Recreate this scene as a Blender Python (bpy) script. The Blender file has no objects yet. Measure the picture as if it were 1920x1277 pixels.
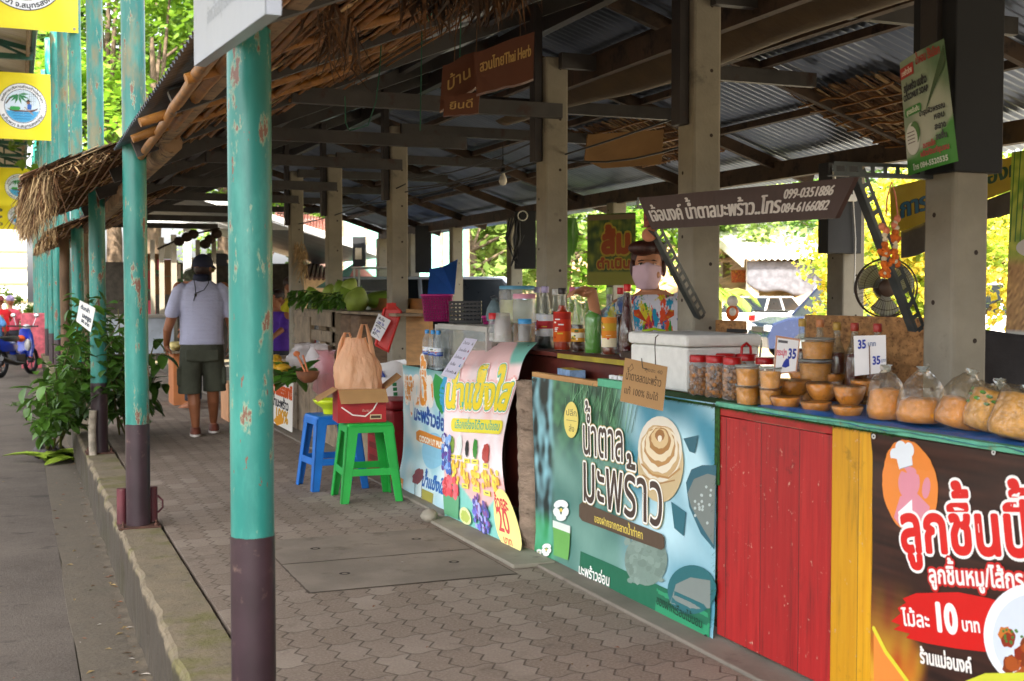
import bpy, bmesh, math, random
from mathutils import Vector as V, Matrix, noise
from mathutils.geometry import delaunay_2d_cdt
rad = math.radians
sc = bpy.context.scene
COL = sc.collection
R = random.Random(11)

# ------------------------------------------------------------------ camera
YAW, PIT, FP, EYE = rad(22.1), math.atan(86.5 / 2290), 2290.0, 1.32
cam_d = bpy.data.cameras.new('camera'); cam = bpy.data.objects.new('camera', cam_d); COL.objects.link(cam)
cam.location = (0, 0, EYE)
cam.rotation_euler = (math.pi / 2 - PIT, 0, -YAW)
cam_d.sensor_width = 36; cam_d.lens = 36 * FP / 1920
cam_d.clip_start = .05; cam_d.clip_end = 600
cam_d.dof.use_dof = True; cam_d.dof.focus_distance = 6.0; cam_d.dof.aperture_fstop = 5.6
sc.camera = cam
# ------------------------------------------------------------------ sky and sun
SUN_EL, SUN_AZ = 52, 208            # azimuth clockwise from +Y
w = bpy.data.worlds.new('World'); sc.world = w; w.use_nodes = True
nt = w.node_tree
sky = nt.nodes.new('ShaderNodeTexSky'); sky.sky_type = 'NISHITA'; sky.sun_disc = False
sky.sun_elevation = rad(SUN_EL); sky.sun_rotation = rad(SUN_AZ); sky.dust_density = 5.0; sky.air_density = .8
hs = nt.nodes.new('ShaderNodeHueSaturation'); hs.inputs['Saturation'].default_value = .18         # thin bright cloud
nt.links.new(sky.outputs[0], hs.inputs['Color']); nt.links.new(hs.outputs[0], nt.nodes['Background'].inputs[0])
nt.nodes['Background'].inputs[1].default_value = .15
sd = bpy.data.lights.new('sun', 'SUN'); so = bpy.data.objects.new('sun', sd); COL.objects.link(so)
sd.energy = 3.6; sd.angle = rad(.5); sd.color = (1, .93, .82)
so.location = (0, 0, 30)
so.rotation_euler = (V((math.sin(rad(SUN_AZ)) * math.cos(rad(SUN_EL)), math.cos(rad(SUN_AZ)) * math.cos(rad(SUN_EL)), math.sin(rad(SUN_EL))))).to_track_quat('Z', 'Y').to_euler()
sc.view_settings.view_transform = 'Standard'; sc.view_settings.look = 'None'
sc.view_settings.exposure = 2.55; sc.view_settings.gamma = 1
sc.cycles.use_denoising = True
sc.cycles.max_bounces = 8; sc.cycles.diffuse_bounces = 5; sc.cycles.glossy_bounces = 4
sc.cycles.transmission_bounces = 8; sc.cycles.transparent_max_bounces = 12
sc.cycles.sample_clamp_indirect = 6; sc.cycles.caustics_reflective = False; sc.cycles.caustics_refractive = False

# ------------------------------------------------------------------ measuring: where a sight line meets a plane of the place
_fw = V((math.sin(YAW) * math.cos(PIT), math.cos(YAW) * math.cos(PIT), -math.sin(PIT)))
_rt = V((math.cos(YAW), -math.sin(YAW), 0)); _up = _rt.cross(_fw)
def _meet(x, y, a, v):
    d = _fw + _rt * ((x - 960) / FP) - _up * ((y - 638.5) / FP)
    o = V((0, 0, EYE)); return o + d * ((v - o[a]) / d[a])
def at_x(x, y, v): return _meet(x, y, 0, v)
def at_y(x, y, v): return _meet(x, y, 1, v)
def at_z(x, y, v=0.): return _meet(x, y, 2, v)

# ------------------------------------------------------------------ colours and materials
def lin(h):
    if not isinstance(h, str): return tuple(h)[:3]
    h = h.lstrip('#'); c = [int(h[i:i + 2], 16) / 255 for i in (0, 2, 4)]
    return tuple(x / 12.92 if x <= .04045 else ((x + .055) / 1.055) ** 2.4 for x in c)
class NT:                                       # tiny node-building helper
    def __init__(s, name):
        s.m = bpy.data.materials.new(name); s.m.use_nodes = True; s.t = s.m.node_tree
        s.b = s.t.nodes['Principled BSDF']; s.out = s.t.nodes['Material Output']
    def n(s, kind, **kw):
        x = s.t.nodes.new('ShaderNode' + kind)
        for k, v in kw.items(): setattr(x, k, v)
        return x
    def l(s, a, b): s.t.links.new(a, b)
    def val(s, sock, v):
        if hasattr(v, 'node'): s.l(v, sock)
        else: sock.default_value = v
    def math(s, op, a, b=None, c=None, clamp=False):
        x = s.n('Math', operation=op, use_clamp=clamp)
        for i, v in enumerate((a, b, c)):
            if v is not None: s.val(x.inputs[i], v)
        return x.outputs[0]
    def mix(s, f, a, b, blend='MIX'):
        x = s.n('Mix', data_type='RGBA', blend_type=blend)
        s.val(x.inputs[0], f)
        for i, v in ((6, a), (7, b)):
            if hasattr(v, 'node'): s.l(v, x.inputs[i])
            else: x.inputs[i].default_value = (*lin(v), 1)
        return x.outputs[2]
    def pos(s, space='Object', stretch=(1, 1, 1)):
        c = s.n('TexCoord').outputs['Object'] if space == 'Object' else s.n('NewGeometry').outputs['Position']
        mp = s.n('Mapping'); mp.inputs['Scale'].default_value = stretch; s.l(c, mp.inputs[0]); return mp.outputs[0]
    def noise(s, vec, scale, detail=4, rough=.55):
        x = s.n('TexNoise'); s.l(vec, x.inputs[0]); x.inputs['Scale'].default_value = scale
        x.inputs['Detail'].default_value = detail; x.inputs['Roughness'].default_value = rough; return x.outputs[0]
    def ramp(s, f, lo, hi):
        x = s.n('MapRange'); x.interpolation_type = 'SMOOTHSTEP'; s.val(x.inputs[0], f)
        x.inputs[1].default_value = lo; x.inputs[2].default_value = hi; return x.outputs[0]
    def bump(s, h, strength, dist=.01):
        x = s.n('Bump'); x.inputs['Strength'].default_value = strength; x.inputs['Distance'].default_value = dist
        s.l(h, x.inputs['Height']); s.l(x.outputs[0], s.b.inputs['Normal'])
    def set(s, **kw):
        for k, v in kw.items(): s.val(s.b.inputs[k.replace('_', ' ')], v)
        return s.m
_mats = {}
def M(name, col='#888888', rough=.6, metal=0, var=.18, scale=9, bump=.15, bscale=45, dist=.004, stretch=(1, 1, 1), col2=None, cover=.5,
      space='Object', spec=.5, trans=0, alpha=1, sss=0, coat=0, sheen=0, ior=1.45, emit=0):
    if name in _mats: return _mats[name]
    t = NT(name); c = lin(col); p = t.pos(space, stretch)
    n1 = t.noise(p, scale, 5)
    d = tuple(max(0, x * (1 - var)) for x in c); e = tuple(min(1, x * (1 + var)) for x in c)
    base = t.mix(t.ramp(n1, .3, .7), d, e)
    if col2: base = t.mix(t.ramp(t.noise(p, scale * 1.7, 6, .65), cover, cover + .16), base, col2)
    t.l(base, t.b.inputs['Base Color'])
    t.val(t.b.inputs['Roughness'], t.math('ADD', t.math('MULTIPLY', n1, .16), rough - .08))
    if bump: t.bump(t.noise(p, bscale, 4, .6), bump, dist)
    t.set(Metallic=metal, Alpha=alpha, IOR=ior); t.b.inputs['Specular IOR Level'].default_value = spec
    t.b.inputs['Transmission Weight'].default_value = trans; t.b.inputs['Coat Weight'].default_value = coat
    if sss: t.b.inputs['Subsurface Weight'].default_value = sss; t.b.inputs['Subsurface Radius'].default_value = (.02, .01, .006)
    if emit: t.l(base, t.b.inputs['Emission Color']); t.b.inputs['Emission Strength'].default_value = emit
    _mats[name] = t.m; return t.m
def painted(name, rough=.45, var=.12, bump=.05, spec=.4, scale=20, trans=0):     # colours come from the printed artwork of the mesh
    if name in _mats: return _mats[name]
    t = NT(name); a = t.n('Attribute', attribute_name='Col')
    p = t.pos(); n1 = t.noise(p, scale, 5)
    g = t.math('ADD', t.math('MULTIPLY', n1, 2 * var), 1 - var)
    x = t.n('Mix', data_type='RGBA', blend_type='MULTIPLY'); x.inputs[0].default_value = 1
    t.l(a.outputs['Color'], x.inputs[6]); t.l(g, x.inputs[7]); t.l(x.outputs[2], t.b.inputs['Base Color'])
    t.set(Roughness=rough); t.b.inputs['Specular IOR Level'].default_value = spec
    t.b.inputs['Transmission Weight'].default_value = trans
    if bump: t.bump(t.noise(p, 7, 3), bump, .02)
    _mats[name] = t.m; return t.m
def leafmat(name, c1, c2, rough=.5, tr=.5):
    if name in _mats: return _mats[name]
    t = NT(name); p = t.pos('W'); ob = t.n('Attribute', attribute_name='Col')
    f = t.noise(p, 1.1, 3); f2 = t.noise(p, 23, 2)
    c = t.mix(t.math('ADD', t.math('MULTIPLY', f, .5), t.math('MULTIPLY', f2, .5)), c1, c2)
    x = t.n('Mix', data_type='RGBA', blend_type='MULTIPLY'); x.inputs[0].default_value = 1
    t.l(c, x.inputs[6]); t.l(ob.outputs['Color'], x.inputs[7]); c = x.outputs[2]
    t.l(c, t.b.inputs['Base Color']); t.set(Roughness=rough)
    tl = t.n('BsdfTranslucent'); t.l(c, tl.inputs[0])
    ms = t.n('MixShader'); ms.inputs[0].default_value = tr
    t.l(t.b.outputs[0], ms.inputs[1]); t.l(tl.outputs[0], ms.inputs[2]); t.l(ms.outputs[0], t.out.inputs[0])
    _mats[name] = t.m; return t.m
def filmmat(name, tint='#ffffff', vis=.25, rough=.12):             # clear plastic: mostly see-through with a glossy skin
    if name in _mats: return _mats[name]
    t = NT(name); tp = t.n('BsdfTransparent'); tp.inputs[0].default_value = (*lin(tint), 1)
    gl = t.n('BsdfGlossy'); gl.inputs['Roughness'].default_value = rough
    bp = t.n('Bump'); bp.inputs['Strength'].default_value = .9; bp.inputs['Distance'].default_value = .02
    t.l(t.noise(t.pos(), 34, 4), bp.inputs['Height']); t.l(bp.outputs[0], gl.inputs['Normal'])
    fr = t.n('LayerWeight'); fr.inputs[0].default_value = .3
    f = t.math('ADD', t.math('MULTIPLY', fr.outputs['Facing'], .5), .06, clamp=True)
    ms = t.n('MixShader'); t.l(f, ms.inputs[0]); t.l(tp.outputs[0], ms.inputs[1]); t.l(gl.outputs[0], ms.inputs[2])
    df = t.n('BsdfDiffuse'); df.inputs[0].default_value = (*lin(tint), 1)
    m2 = t.n('MixShader'); m2.inputs[0].default_value = max(0, vis - .12); t.l(ms.outputs[0], m2.inputs[1]); t.l(df.outputs[0], m2.inputs[2]); t.l(m2.outputs[0], t.out.inputs[0])
    _mats[name] = t.m; return t.m

# ------------------------------------------------------------------ mesh building
class MB:
    def __init__(s): s.v = []; s.f = []; s.m = []; s.c = []; s.s = []
    def add(s, vs, fs, m=0, col=None, sm=False, vcol=None):
        o = len(s.v); s.v += [V(x) for x in vs]
        for f in fs:
            s.f.append([i + o for i in f]); s.m.append(m); s.s.append(sm)
            s.c.append([vcol[i] for i in f] if vcol else (lin(col) if col is not None else None))
        return s
    def box(s, a, b, m=0, col=None):
        (x0, y0, z0), (x1, y1, z1) = a, b
        x0, x1 = sorted((x0, x1)); y0, y1 = sorted((y0, y1)); z0, z1 = sorted((z0, z1))
        vs = [(x0, y0, z0), (x1, y0, z0), (x1, y1, z0), (x0, y1, z0), (x0, y0, z1), (x1, y0, z1), (x1, y1, z1), (x0, y1, z1)]
        return s.add(vs, [(3, 2, 1, 0), (4, 5, 6, 7), (0, 1, 5, 4), (1, 2, 6, 5), (2, 3, 7, 6), (3, 0, 4, 7)], m, col)
    def cbox(s, c, size, rot=None, m=0, col=None):
        k = MB().box([-x / 2 for x in size], [x / 2 for x in size]); rt = rot or Matrix.Identity(3)
        return s.add([V(c) + rt @ v for v in k.v], k.f, m, col)
    def beam(s, p, q, w, h, up=(0, 0, 1), m=0, col=None):
        p, q = V(p), V(q); d = (q - p); L = d.length; d.normalize(); u = V(up)
        r = d.cross(u)
        if r.length < 1e-4: r = V((1, 0, 0))
        r.normalize(); u = r.cross(d)
        return s.cbox((p + q) / 2, (w, L, h), Matrix((r, d, u)).transposed(), m, col)
    def tube(s, pts, r, n=8, m=0, col=None, caps=True, sm=True, flat=None):
        pts = [V(p) for p in pts]; k = len(pts); rs = r if isinstance(r, (list, tuple)) else [r] * k
        vs = []; ref = None
        for i, p in enumerate(pts):
            d = (pts[min(i + 1, k - 1)] - pts[max(i - 1, 0)]).normalized()
            if ref is None: ref = d.orthogonal().normalized()
            ref = (ref - d * ref.dot(d))
            ref = ref.normalized() if ref.length > 1e-6 else d.orthogonal().normalized()
            b = d.cross(ref)
            for j in range(n):
                a = 2 * math.pi * j / n; vs.append(p + (ref * math.cos(a) + b * math.sin(a) * (flat or 1)) * rs[i])
        fs = [(i * n + j, i * n + (j + 1) % n, (i + 1) * n + (j + 1) % n, (i + 1) * n + j) for i in range(k - 1) for j in range(n)]
        s.add(vs, fs, m, col, sm)
        if caps: s.add(vs[:n], [tuple(range(n))[::-1]], m, col); s.add(vs[-n:], [tuple(range(n))], m, col)
        return s
    def lathe(s, prof, o=(0, 0, 0), n=20, rot=None, m=0, col=None, sm=True, sq=0, caps=True):
        o = V(o); vs = []; rt = rot or Matrix.Identity(3)
        for r, z in prof:
            for j in range(n):
                a = 2 * math.pi * j / n; c, q = math.cos(a), math.sin(a)
                if sq:
                    e = (abs(c) ** sq + abs(q) ** sq) ** (-1 / sq); c *= e; q *= e
                vs.append(o + rt @ V((r * c, r * q, z)))
        k = len(prof)
        fs = [(i * n + j, i * n + (j + 1) % n, (i + 1) * n + (j + 1) % n, (i + 1) * n + j) for i in range(k - 1) for j in range(n)]
        s.add(vs, fs, m, col, sm)
        if caps:
            if prof[0][0] > 1e-4: s.add(vs[:n], [tuple(range(n))[::-1]], m, col)
            if prof[-1][0] > 1e-4: s.add(vs[-n:], [tuple(range(n))], m, col)
        return s
    def grid(s, fn, nu, nv, m=0, col=None, sm=True, cf=None, wrap=False):
        vs = [fn(i / nu, j / nv) for j in range(nv + 1) for i in range(nu + (0 if wrap else 1))]
        W = nu if wrap else nu + 1
        vc = [lin(cf(i / nu, j / nv)) for j in range(nv + 1) for i in range(W)] if cf else None
        fs = [(j * W + i, j * W + (i + 1) % W, (j + 1) * W + (i + 1) % W, (j + 1) * W + i) for j in range(nv) for i in range(nu)]
        return s.add(vs, fs, m, col, sm, vc)
    def ball(s, c, r, nu=12, nv=8, rot=None, m=0, col=None, f=None):
        c = V(c); r = (r, r, r) if not isinstance(r, (tuple, list)) else r; rt = rot or Matrix.Identity(3)
        def fn(u, v):
            a, b = 2 * math.pi * u, math.pi * (v - .5)
            d = V((math.cos(a) * math.cos(b), math.sin(a) * math.cos(b), math.sin(b)))
            k = f(d) if f else 1
            return c + rt @ V((d.x * r[0] * k, d.y * r[1] * k, d.z * r[2] * k))
        return s.grid(fn, nu, nv, m, col, True, None, True)
    def poly(s, pts, m=0, col=None): return s.add(pts, [tuple(range(len(pts)))], m, col)
    def prism(s, pts, ext, m=0, col=None):
        ext = V(ext); n = len(pts); p = [V(x) for x in pts]
        return s.add(p + [x + ext for x in p], [tuple(range(n))[::-1], tuple(range(n, 2 * n))] + [(i, (i + 1) % n, n + (i + 1) % n, n + i) for i in range(n)], m, col)
    def join(s, o, mtx=None, m=None):
        k = len(s.v); s.v += [(mtx @ v if mtx else v.copy()) for v in o.v]; s.f += [[i + k for i in f] for f in o.f]
        s.m += o.m if m is None else [m] * len(o.f); s.c += o.c; s.s += o.s; return s
    def mesh(s, name, mats):
        me = bpy.data.meshes.new(name); me.from_pydata([tuple(v) for v in s.v], [], s.f)
        for m in (mats if isinstance(mats, (list, tuple)) else [mats]): me.materials.append(m)
        me.polygons.foreach_set('material_index', s.m); me.polygons.foreach_set('use_smooth', s.s)
        if any(c is not None for c in s.c):
            at = me.color_attributes.new('Col', 'FLOAT_COLOR', 'CORNER'); buf = []
            for f, c in zip(s.f, s.c):
                if c is None: c = (1, 1, 1)
                if isinstance(c, list):
                    for q in c: buf += [*q, 1]
                else: buf += [*c, 1] * len(f)
            at.data.foreach_set('color', buf)
        me.update(); return me
def rotz(a): return Matrix.Rotation(a, 3, 'Z')
def rotx(a): return Matrix.Rotation(a, 3, 'X')
def roty(a): return Matrix.Rotation(a, 3, 'Y')

# ------------------------------------------------------------------ things, parts, setting
def _wm(o):
    m = Matrix.LocRotScale(o.location, o.rotation_euler, o.scale)
    return (_wm(o.parent) @ o.matrix_parent_inverse @ m) if o.parent else m
def _tag(o, label, cat, group=None, kind=None):
    if label: o['label'] = label
    if cat: o['category'] = cat
    if group: o['group'] = group
    if kind: o['kind'] = kind
    return o
def thing(name, label, cat, loc=(0, 0, 0), rz=0, group=None):
    o = bpy.data.objects.new(name, None); COL.objects.link(o); o.empty_display_size = .1
    o.location = loc; o.rotation_euler = (0, 0, rz); return _tag(o, label, cat, group)
def _mods(o, bevel, solid, sub, remesh, smooth):
    if remesh:
        x = o.modifiers.new('remesh', 'REMESH'); x.mode = 'VOXEL'; x.voxel_size = remesh; x.use_smooth_shade = True
    if smooth:
        x = o.modifiers.new('smooth', 'SMOOTH'); x.iterations = smooth; x.factor = .5
    if solid:
        x = o.modifiers.new('solid', 'SOLIDIFY'); x.thickness = solid; x.offset = 0
    if bevel:
        x = o.modifiers.new('bevel', 'BEVEL'); x.width = bevel; x.segments = 2; x.limit_method = 'ANGLE'; x.angle_limit = rad(40)
    if sub:
        x = o.modifiers.new('sub', 'SUBSURF'); x.levels = sub; x.render_levels = sub
def part(name, mb, mat, parent, world=False, bevel=0, solid=0, sub=0, remesh=0, smooth=0, label=None, kind=None, loc=None):
    o = bpy.data.objects.new(name, mb.mesh(name, mat)); COL.objects.link(o); o.parent = parent
    if world: o.matrix_parent_inverse = _wm(parent).inverted()
    if loc: o.location = loc
    _mods(o, bevel, solid, sub, remesh, smooth); return _tag(o, label, None, None, kind)
def solo(name, mb, mat, label, cat, group=None, bevel=0, solid=0, sub=0, remesh=0, smooth=0, kind=None):
    b = [min(v.x for v in mb.v), max(v.x for v in mb.v), min(v.y for v in mb.v), max(v.y for v in mb.v), min(v.z for v in mb.v)]
    c = V(((b[0] + b[1]) / 2, (b[2] + b[3]) / 2, b[4])); mb.v = [v - c for v in mb.v]
    o = bpy.data.objects.new(name, mb.mesh(name, mat)); COL.objects.link(o); o.location = c
    _mods(o, bevel, solid, sub, remesh, smooth); return _tag(o, label, cat, group, kind)
def struct(name, mb, mat, bevel=0, kind='structure'):
    o = bpy.data.objects.new(name, mb.mesh(name, mat)); COL.objects.link(o); _mods(o, bevel, 0, 0, 0, 0); o['kind'] = kind; return o
def dup(o, loc, rz=None, label=None, scale=None, group=None, mats=None):
    def cp(x, par):
        c = x.copy(); COL.objects.link(c)
        if par: c.parent = par; c.matrix_parent_inverse = x.matrix_parent_inverse.copy()
        for ch in kids.get(x.name, []): cp(ch, c)
        return c
    kids = {}
    for x in bpy.data.objects:
        if x.parent: kids.setdefault(x.parent.name, []).append(x)
    n = cp(o, None); n.location = loc
    if rz is not None: n.rotation_euler = (0, 0, rz)
    if scale: n.scale = (scale,) * 3 if not isinstance(scale, tuple) else scale
    if label: n['label'] = label
    if group: n['group'] = group
    return n

# ------------------------------------------------------------------ lettering: glyph outlines filled as flat shapes
_glyph = {}
def _outline(ch):
    cu = bpy.data.curves.new('g', 'FONT'); cu.body = ch + '|'; o = bpy.data.objects.new('g', cu); COL.objects.link(o)
    cu2 = bpy.data.curves.new('g2', 'FONT'); cu2.body = '|'; o2 = bpy.data.objects.new('g2', cu2); COL.objects.link(o2)
    bpy.context.view_layer.update(); dg = bpy.context.evaluated_depsgraph_get()
    def loops(ob):
        c = ob.to_curve(dg); out = []
        for sp in c.splines:
            bp = sp.bezier_points; pts = []; n = len(bp)
            for i in range(n):
                a, b = bp[i], bp[(i + 1) % n]
                p0, p1, p2, p3 = a.co, a.handle_right, b.handle_left, b.co
                straight = (p1 - p0).cross(p3 - p0).length < 1e-5 and (p2 - p0).cross(p3 - p0).length < 1e-5
                k = 1 if straight else 4
                for t in range(k):
                    t /= k; q = (1 - t) ** 3 * p0 + 3 * (1 - t) ** 2 * t * p1 + 3 * (1 - t) * t * t * p2 + t ** 3 * p3
                    pts.append((q.x, q.y))
            cl = []
            for q in pts:
                if not cl or math.dist(q, cl[-1]) > 1e-4: cl.append(q)
            if len(cl) > 2: out.append(cl)
        ob.to_curve_clear(); return out
    bar = loops(o2); al = loops(o); bx = min(p[0] for p in bar[0])
    body, tail = al[:-1], al[-1]; adv = min(p[0] for p in tail) - bx
    for x, c in ((o, cu), (o2, cu2)): bpy.data.objects.remove(x); bpy.data.curves.remove(c)
    return body, adv
def glyph(ch):
    if ch not in _glyph:
        lp, adv = _outline(ch) if ch != ' ' else ([], .28)
        pts = []; edges = []
        for l in lp:
            o = len(pts); pts += [V(p) for p in l]; edges += [(o + i, o + (i + 1) % len(l)) for i in range(len(l))]
        tris = []
        if pts:
            vs, _, fs, *_r = delaunay_2d_cdt(pts, edges, [], 1, 1e-5)
            def wind(x, y):
                wn = 0
                for l in lp:
                    for i in range(len(l)):
                        (x0, y0), (x1, y1) = l[i], l[(i + 1) % len(l)]
                        if (y0 <= y) != (y1 <= y):
                            t = (x1 - x0) * (y - y0) - (x - x0) * (y1 - y0)
                            if y1 > y0 and t > 0: wn += 1
                            elif y1 <= y0 and t < 0: wn -= 1
                return wn
            for f in fs:
                cx = sum(vs[i].x for i in f) / len(f); cy = sum(vs[i].y for i in f) / len(f)
                if wind(cx, cy): tris.append([tuple(vs[i]) for i in f])
        _glyph[ch] = (lp, tris, adv)
    return _glyph[ch]
TONE = set('่้๊๋์'); UPV = set('ิีึืั')
def layout(txt):
    x = 0; out = []
    for i, ch in enumerate(txt):
        dy = 0
        if ch in TONE and ((i and txt[i - 1] in UPV) or (i + 1 < len(txt) and txt[i + 1] == 'ำ')): dy = .2
        out.append((ch, x, dy)); x += glyph(ch)[2]
    return out, x
class Art:
    lift0 = .0015; fine = .07; step = .00006
    """flat artwork on a sheet: shapes in sheet coordinates (0..W, 0..H), lifted layer by layer, placed by fn(x, y, lift)"""
    def __init__(s, fn): s.fn = fn; s.mb = MB(); s.k = 0; s.inc = 1
    def put(s, polys, col, dz=0):
        todo = [list(p) for p in polys]
        while todo:
            p = todo.pop(); n = len(p)
            if n in (3, 4):
                es = [math.dist(p[i], p[(i + 1) % n]) for i in range(n)]; i = es.index(max(es))
                if es[i] > s.fine:
                    p = p[i:] + p[:i]; m = ((p[0][0] + p[1][0]) / 2, (p[0][1] + p[1][1]) / 2)
                    if n == 3: todo += [[p[0], m, p[2]], [m, p[1], p[2]]]
                    else: k = ((p[2][0] + p[3][0]) / 2, (p[2][1] + p[3][1]) / 2); todo += [[p[0], m, k, p[3]], [m, p[1], p[2], k]]
                    continue
            s.mb.add([s.fn(x, y, s.lift0 + s.k * s.step + dz * .08) for x, y in p], [tuple(range(n))], 0, col)
    def shape(s, pts, col):
        s.k += s.inc; xs = [p[0] for p in pts]; ys = [p[1] for p in pts]; w_, h_ = max(xs) - min(xs), max(ys) - min(ys)
        if max(w_, h_) < .07 or max(w_, h_) > 4: s.put([pts], col); return s
        st = max(.03, max(w_, h_) / 24); dense = []
        for i in range(len(pts)):
            a, b = pts[i], pts[(i + 1) % len(pts)]; k = max(1, int(math.dist(a, b) / st)); dense += [(a[0] + (b[0] - a[0]) * t / k, a[1] + (b[1] - a[1]) * t / k) for t in range(k)]
        n = len(dense); inner = [(min(xs) + st * (i + .5), min(ys) + st * (j + .5)) for i in range(int(w_ / st) + 1) for j in range(int(h_ / st) + 1)]
        vs, _, fs, *_r = delaunay_2d_cdt([V(p) for p in dense + inner], [(i, (i + 1) % n) for i in range(n)], [], 1, 1e-6)
        s.put([[tuple(vs[i]) for i in f] for f in fs], col); return s
    def rect(s, x0, y0, x1, y1, col, r=0):
        if not r: return s.shape([(x0, y0), (x1, y0), (x1, y1), (x0, y1)], col)
        p = []
        for cx, cy, a0 in ((x1 - r, y0 + r, -90), (x1 - r, y1 - r, 0), (x0 + r, y1 - r, 90), (x0 + r, y0 + r, 180)):
            p += [(cx + r * math.cos(rad(a0 + q * 18)), cy + r * math.sin(rad(a0 + q * 18))) for q in range(6)]
        return s.shape(p, col)
    def oval(s, cx, cy, rx, ry, col, n=28, wob=0, rot=0, seed=0):
        q = random.Random(seed); p = []
        for i in range(n):
            a = 2 * math.pi * i / n; k = 1 + wob * (q.random() - .5); x, y = rx * k * math.cos(a), ry * k * math.sin(a)
            p.append((cx + x * math.cos(rot) - y * math.sin(rot), cy + x * math.sin(rot) + y * math.cos(rot)))
        return s.shape(p, col)
    def stroke(s, pts, wd, col, closed=False):
        s.k += s.inc; s._ribbon(pts, wd, col, closed); return s
    def _ribbon(s, pts, wd, col, closed, dots=True):
        n = len(pts)
        for i in range(n if closed else n - 1):
            a, b = V(pts[i]), V(pts[(i + 1) % n]); d = b - a
            if d.length < 1e-6: continue
            d.normalize(); q = V((-d.y, d.x)) * wd / 2; z = ((i * 7) % 9) * .00006
            s.put([[tuple(a - q), tuple(b - q), tuple(b + q), tuple(a + q)]], col, z)
            if dots: s.put([[(a.x + wd / 2 * math.cos(t), a.y + wd / 2 * math.sin(t)) for t in [k * math.pi / 3 for k in range(6)]]], col, z + .00003)
    def arc(s, txt, cx, cy, r, h, a0, a1, col, bold=0, inward=False):
        lay, L = layout(txt); s.k += 1; sy = h / .56
        for j, (ch, ox, dy) in enumerate(lay):
            _, tris, _ = glyph(ch); lp = _
            def tr(p):
                f = (p[0] + ox) / L; a = rad(a0 + (a1 - a0) * f); rr = r + (p[1] + dy) * sy * (-1 if inward else 1)
                return (cx + rr * math.cos(a), cy + rr * math.sin(a))
            s.put([[tr(p) for p in t] for t in tris], col, (j % 3) * .0001)
            if bold:
                for l in glyph(ch)[0]: s._ribbon([tr(p) for p in l], bold, col, True, False)
        return s
    def text(s, txt, x, y, h, col, fit=None, bold=0, out=None, outw=0, skew=0, rot=0, align='l', wscale=1):
        """h: height of the consonants; fit: total width; out/outw: outline colour(s) behind the letters"""
        lay, L = layout(txt); sy = h / .56; sx = (fit / L if fit else sy * wscale)
        if align == 'c': x -= L * sx / 2 * math.cos(rot); y -= L * sx / 2 * math.sin(rot)
        def tr(ch_x, dy, p):
            a = (p[0] + ch_x) * sx + skew * (p[1] + dy) * sy; b = (p[1] + dy) * sy
            return (x + a * math.cos(rot) - b * math.sin(rot), y + a * math.sin(rot) + b * math.cos(rot))
        outs = out if isinstance(out, list) else ([(out, outw)] if out else [])
        for oc, ow in outs:
            s.k += s.inc
            for ch, cx, dy in lay:
                lp, tris, _ = glyph(ch)
                for l in lp: s._ribbon([tr(cx, dy, p) for p in l], ow * 2 + bold, oc, True)
                s.put([[tr(cx, dy, p) for p in t] for t in tris], oc, -.0003)
        s.k += s.inc
        for j, (ch, cx, dy) in enumerate(lay):
            lp, tris, _ = glyph(ch)
            s.put([[tr(cx, dy, p) for p in t] for t in tris], col, (j % 4) * .0001)
            if bold:
                for l in lp: s._ribbon([tr(cx, dy, p) for p in l], bold, col, True)
        return s
def pixart(fn, nu, nv, cf, W, H):
    m = MB(); m.grid(lambda u, v: fn(u * W, v * H, 0), nu, nv, 0, None, True, cf); return m
def mixc(a, b, t):
    a, b = lin(a), lin(b); t = max(0, min(1, t)); return tuple(x + (y - x) * t for x, y in zip(a, b))
def nz(x, y, s=1., z=0.): return noise.noise(V((x * s, y * s, z)))
def sst(x, a, b):
    t = max(0, min(1, (x - a) / (b - a))); return t * t * (3 - 2 * t)
def at_d(x, y, d): return V((0, 0, EYE)) + (_fw + _rt * ((x - 960) / FP) - _up * ((y - 638.5) / FP)) * d
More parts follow.
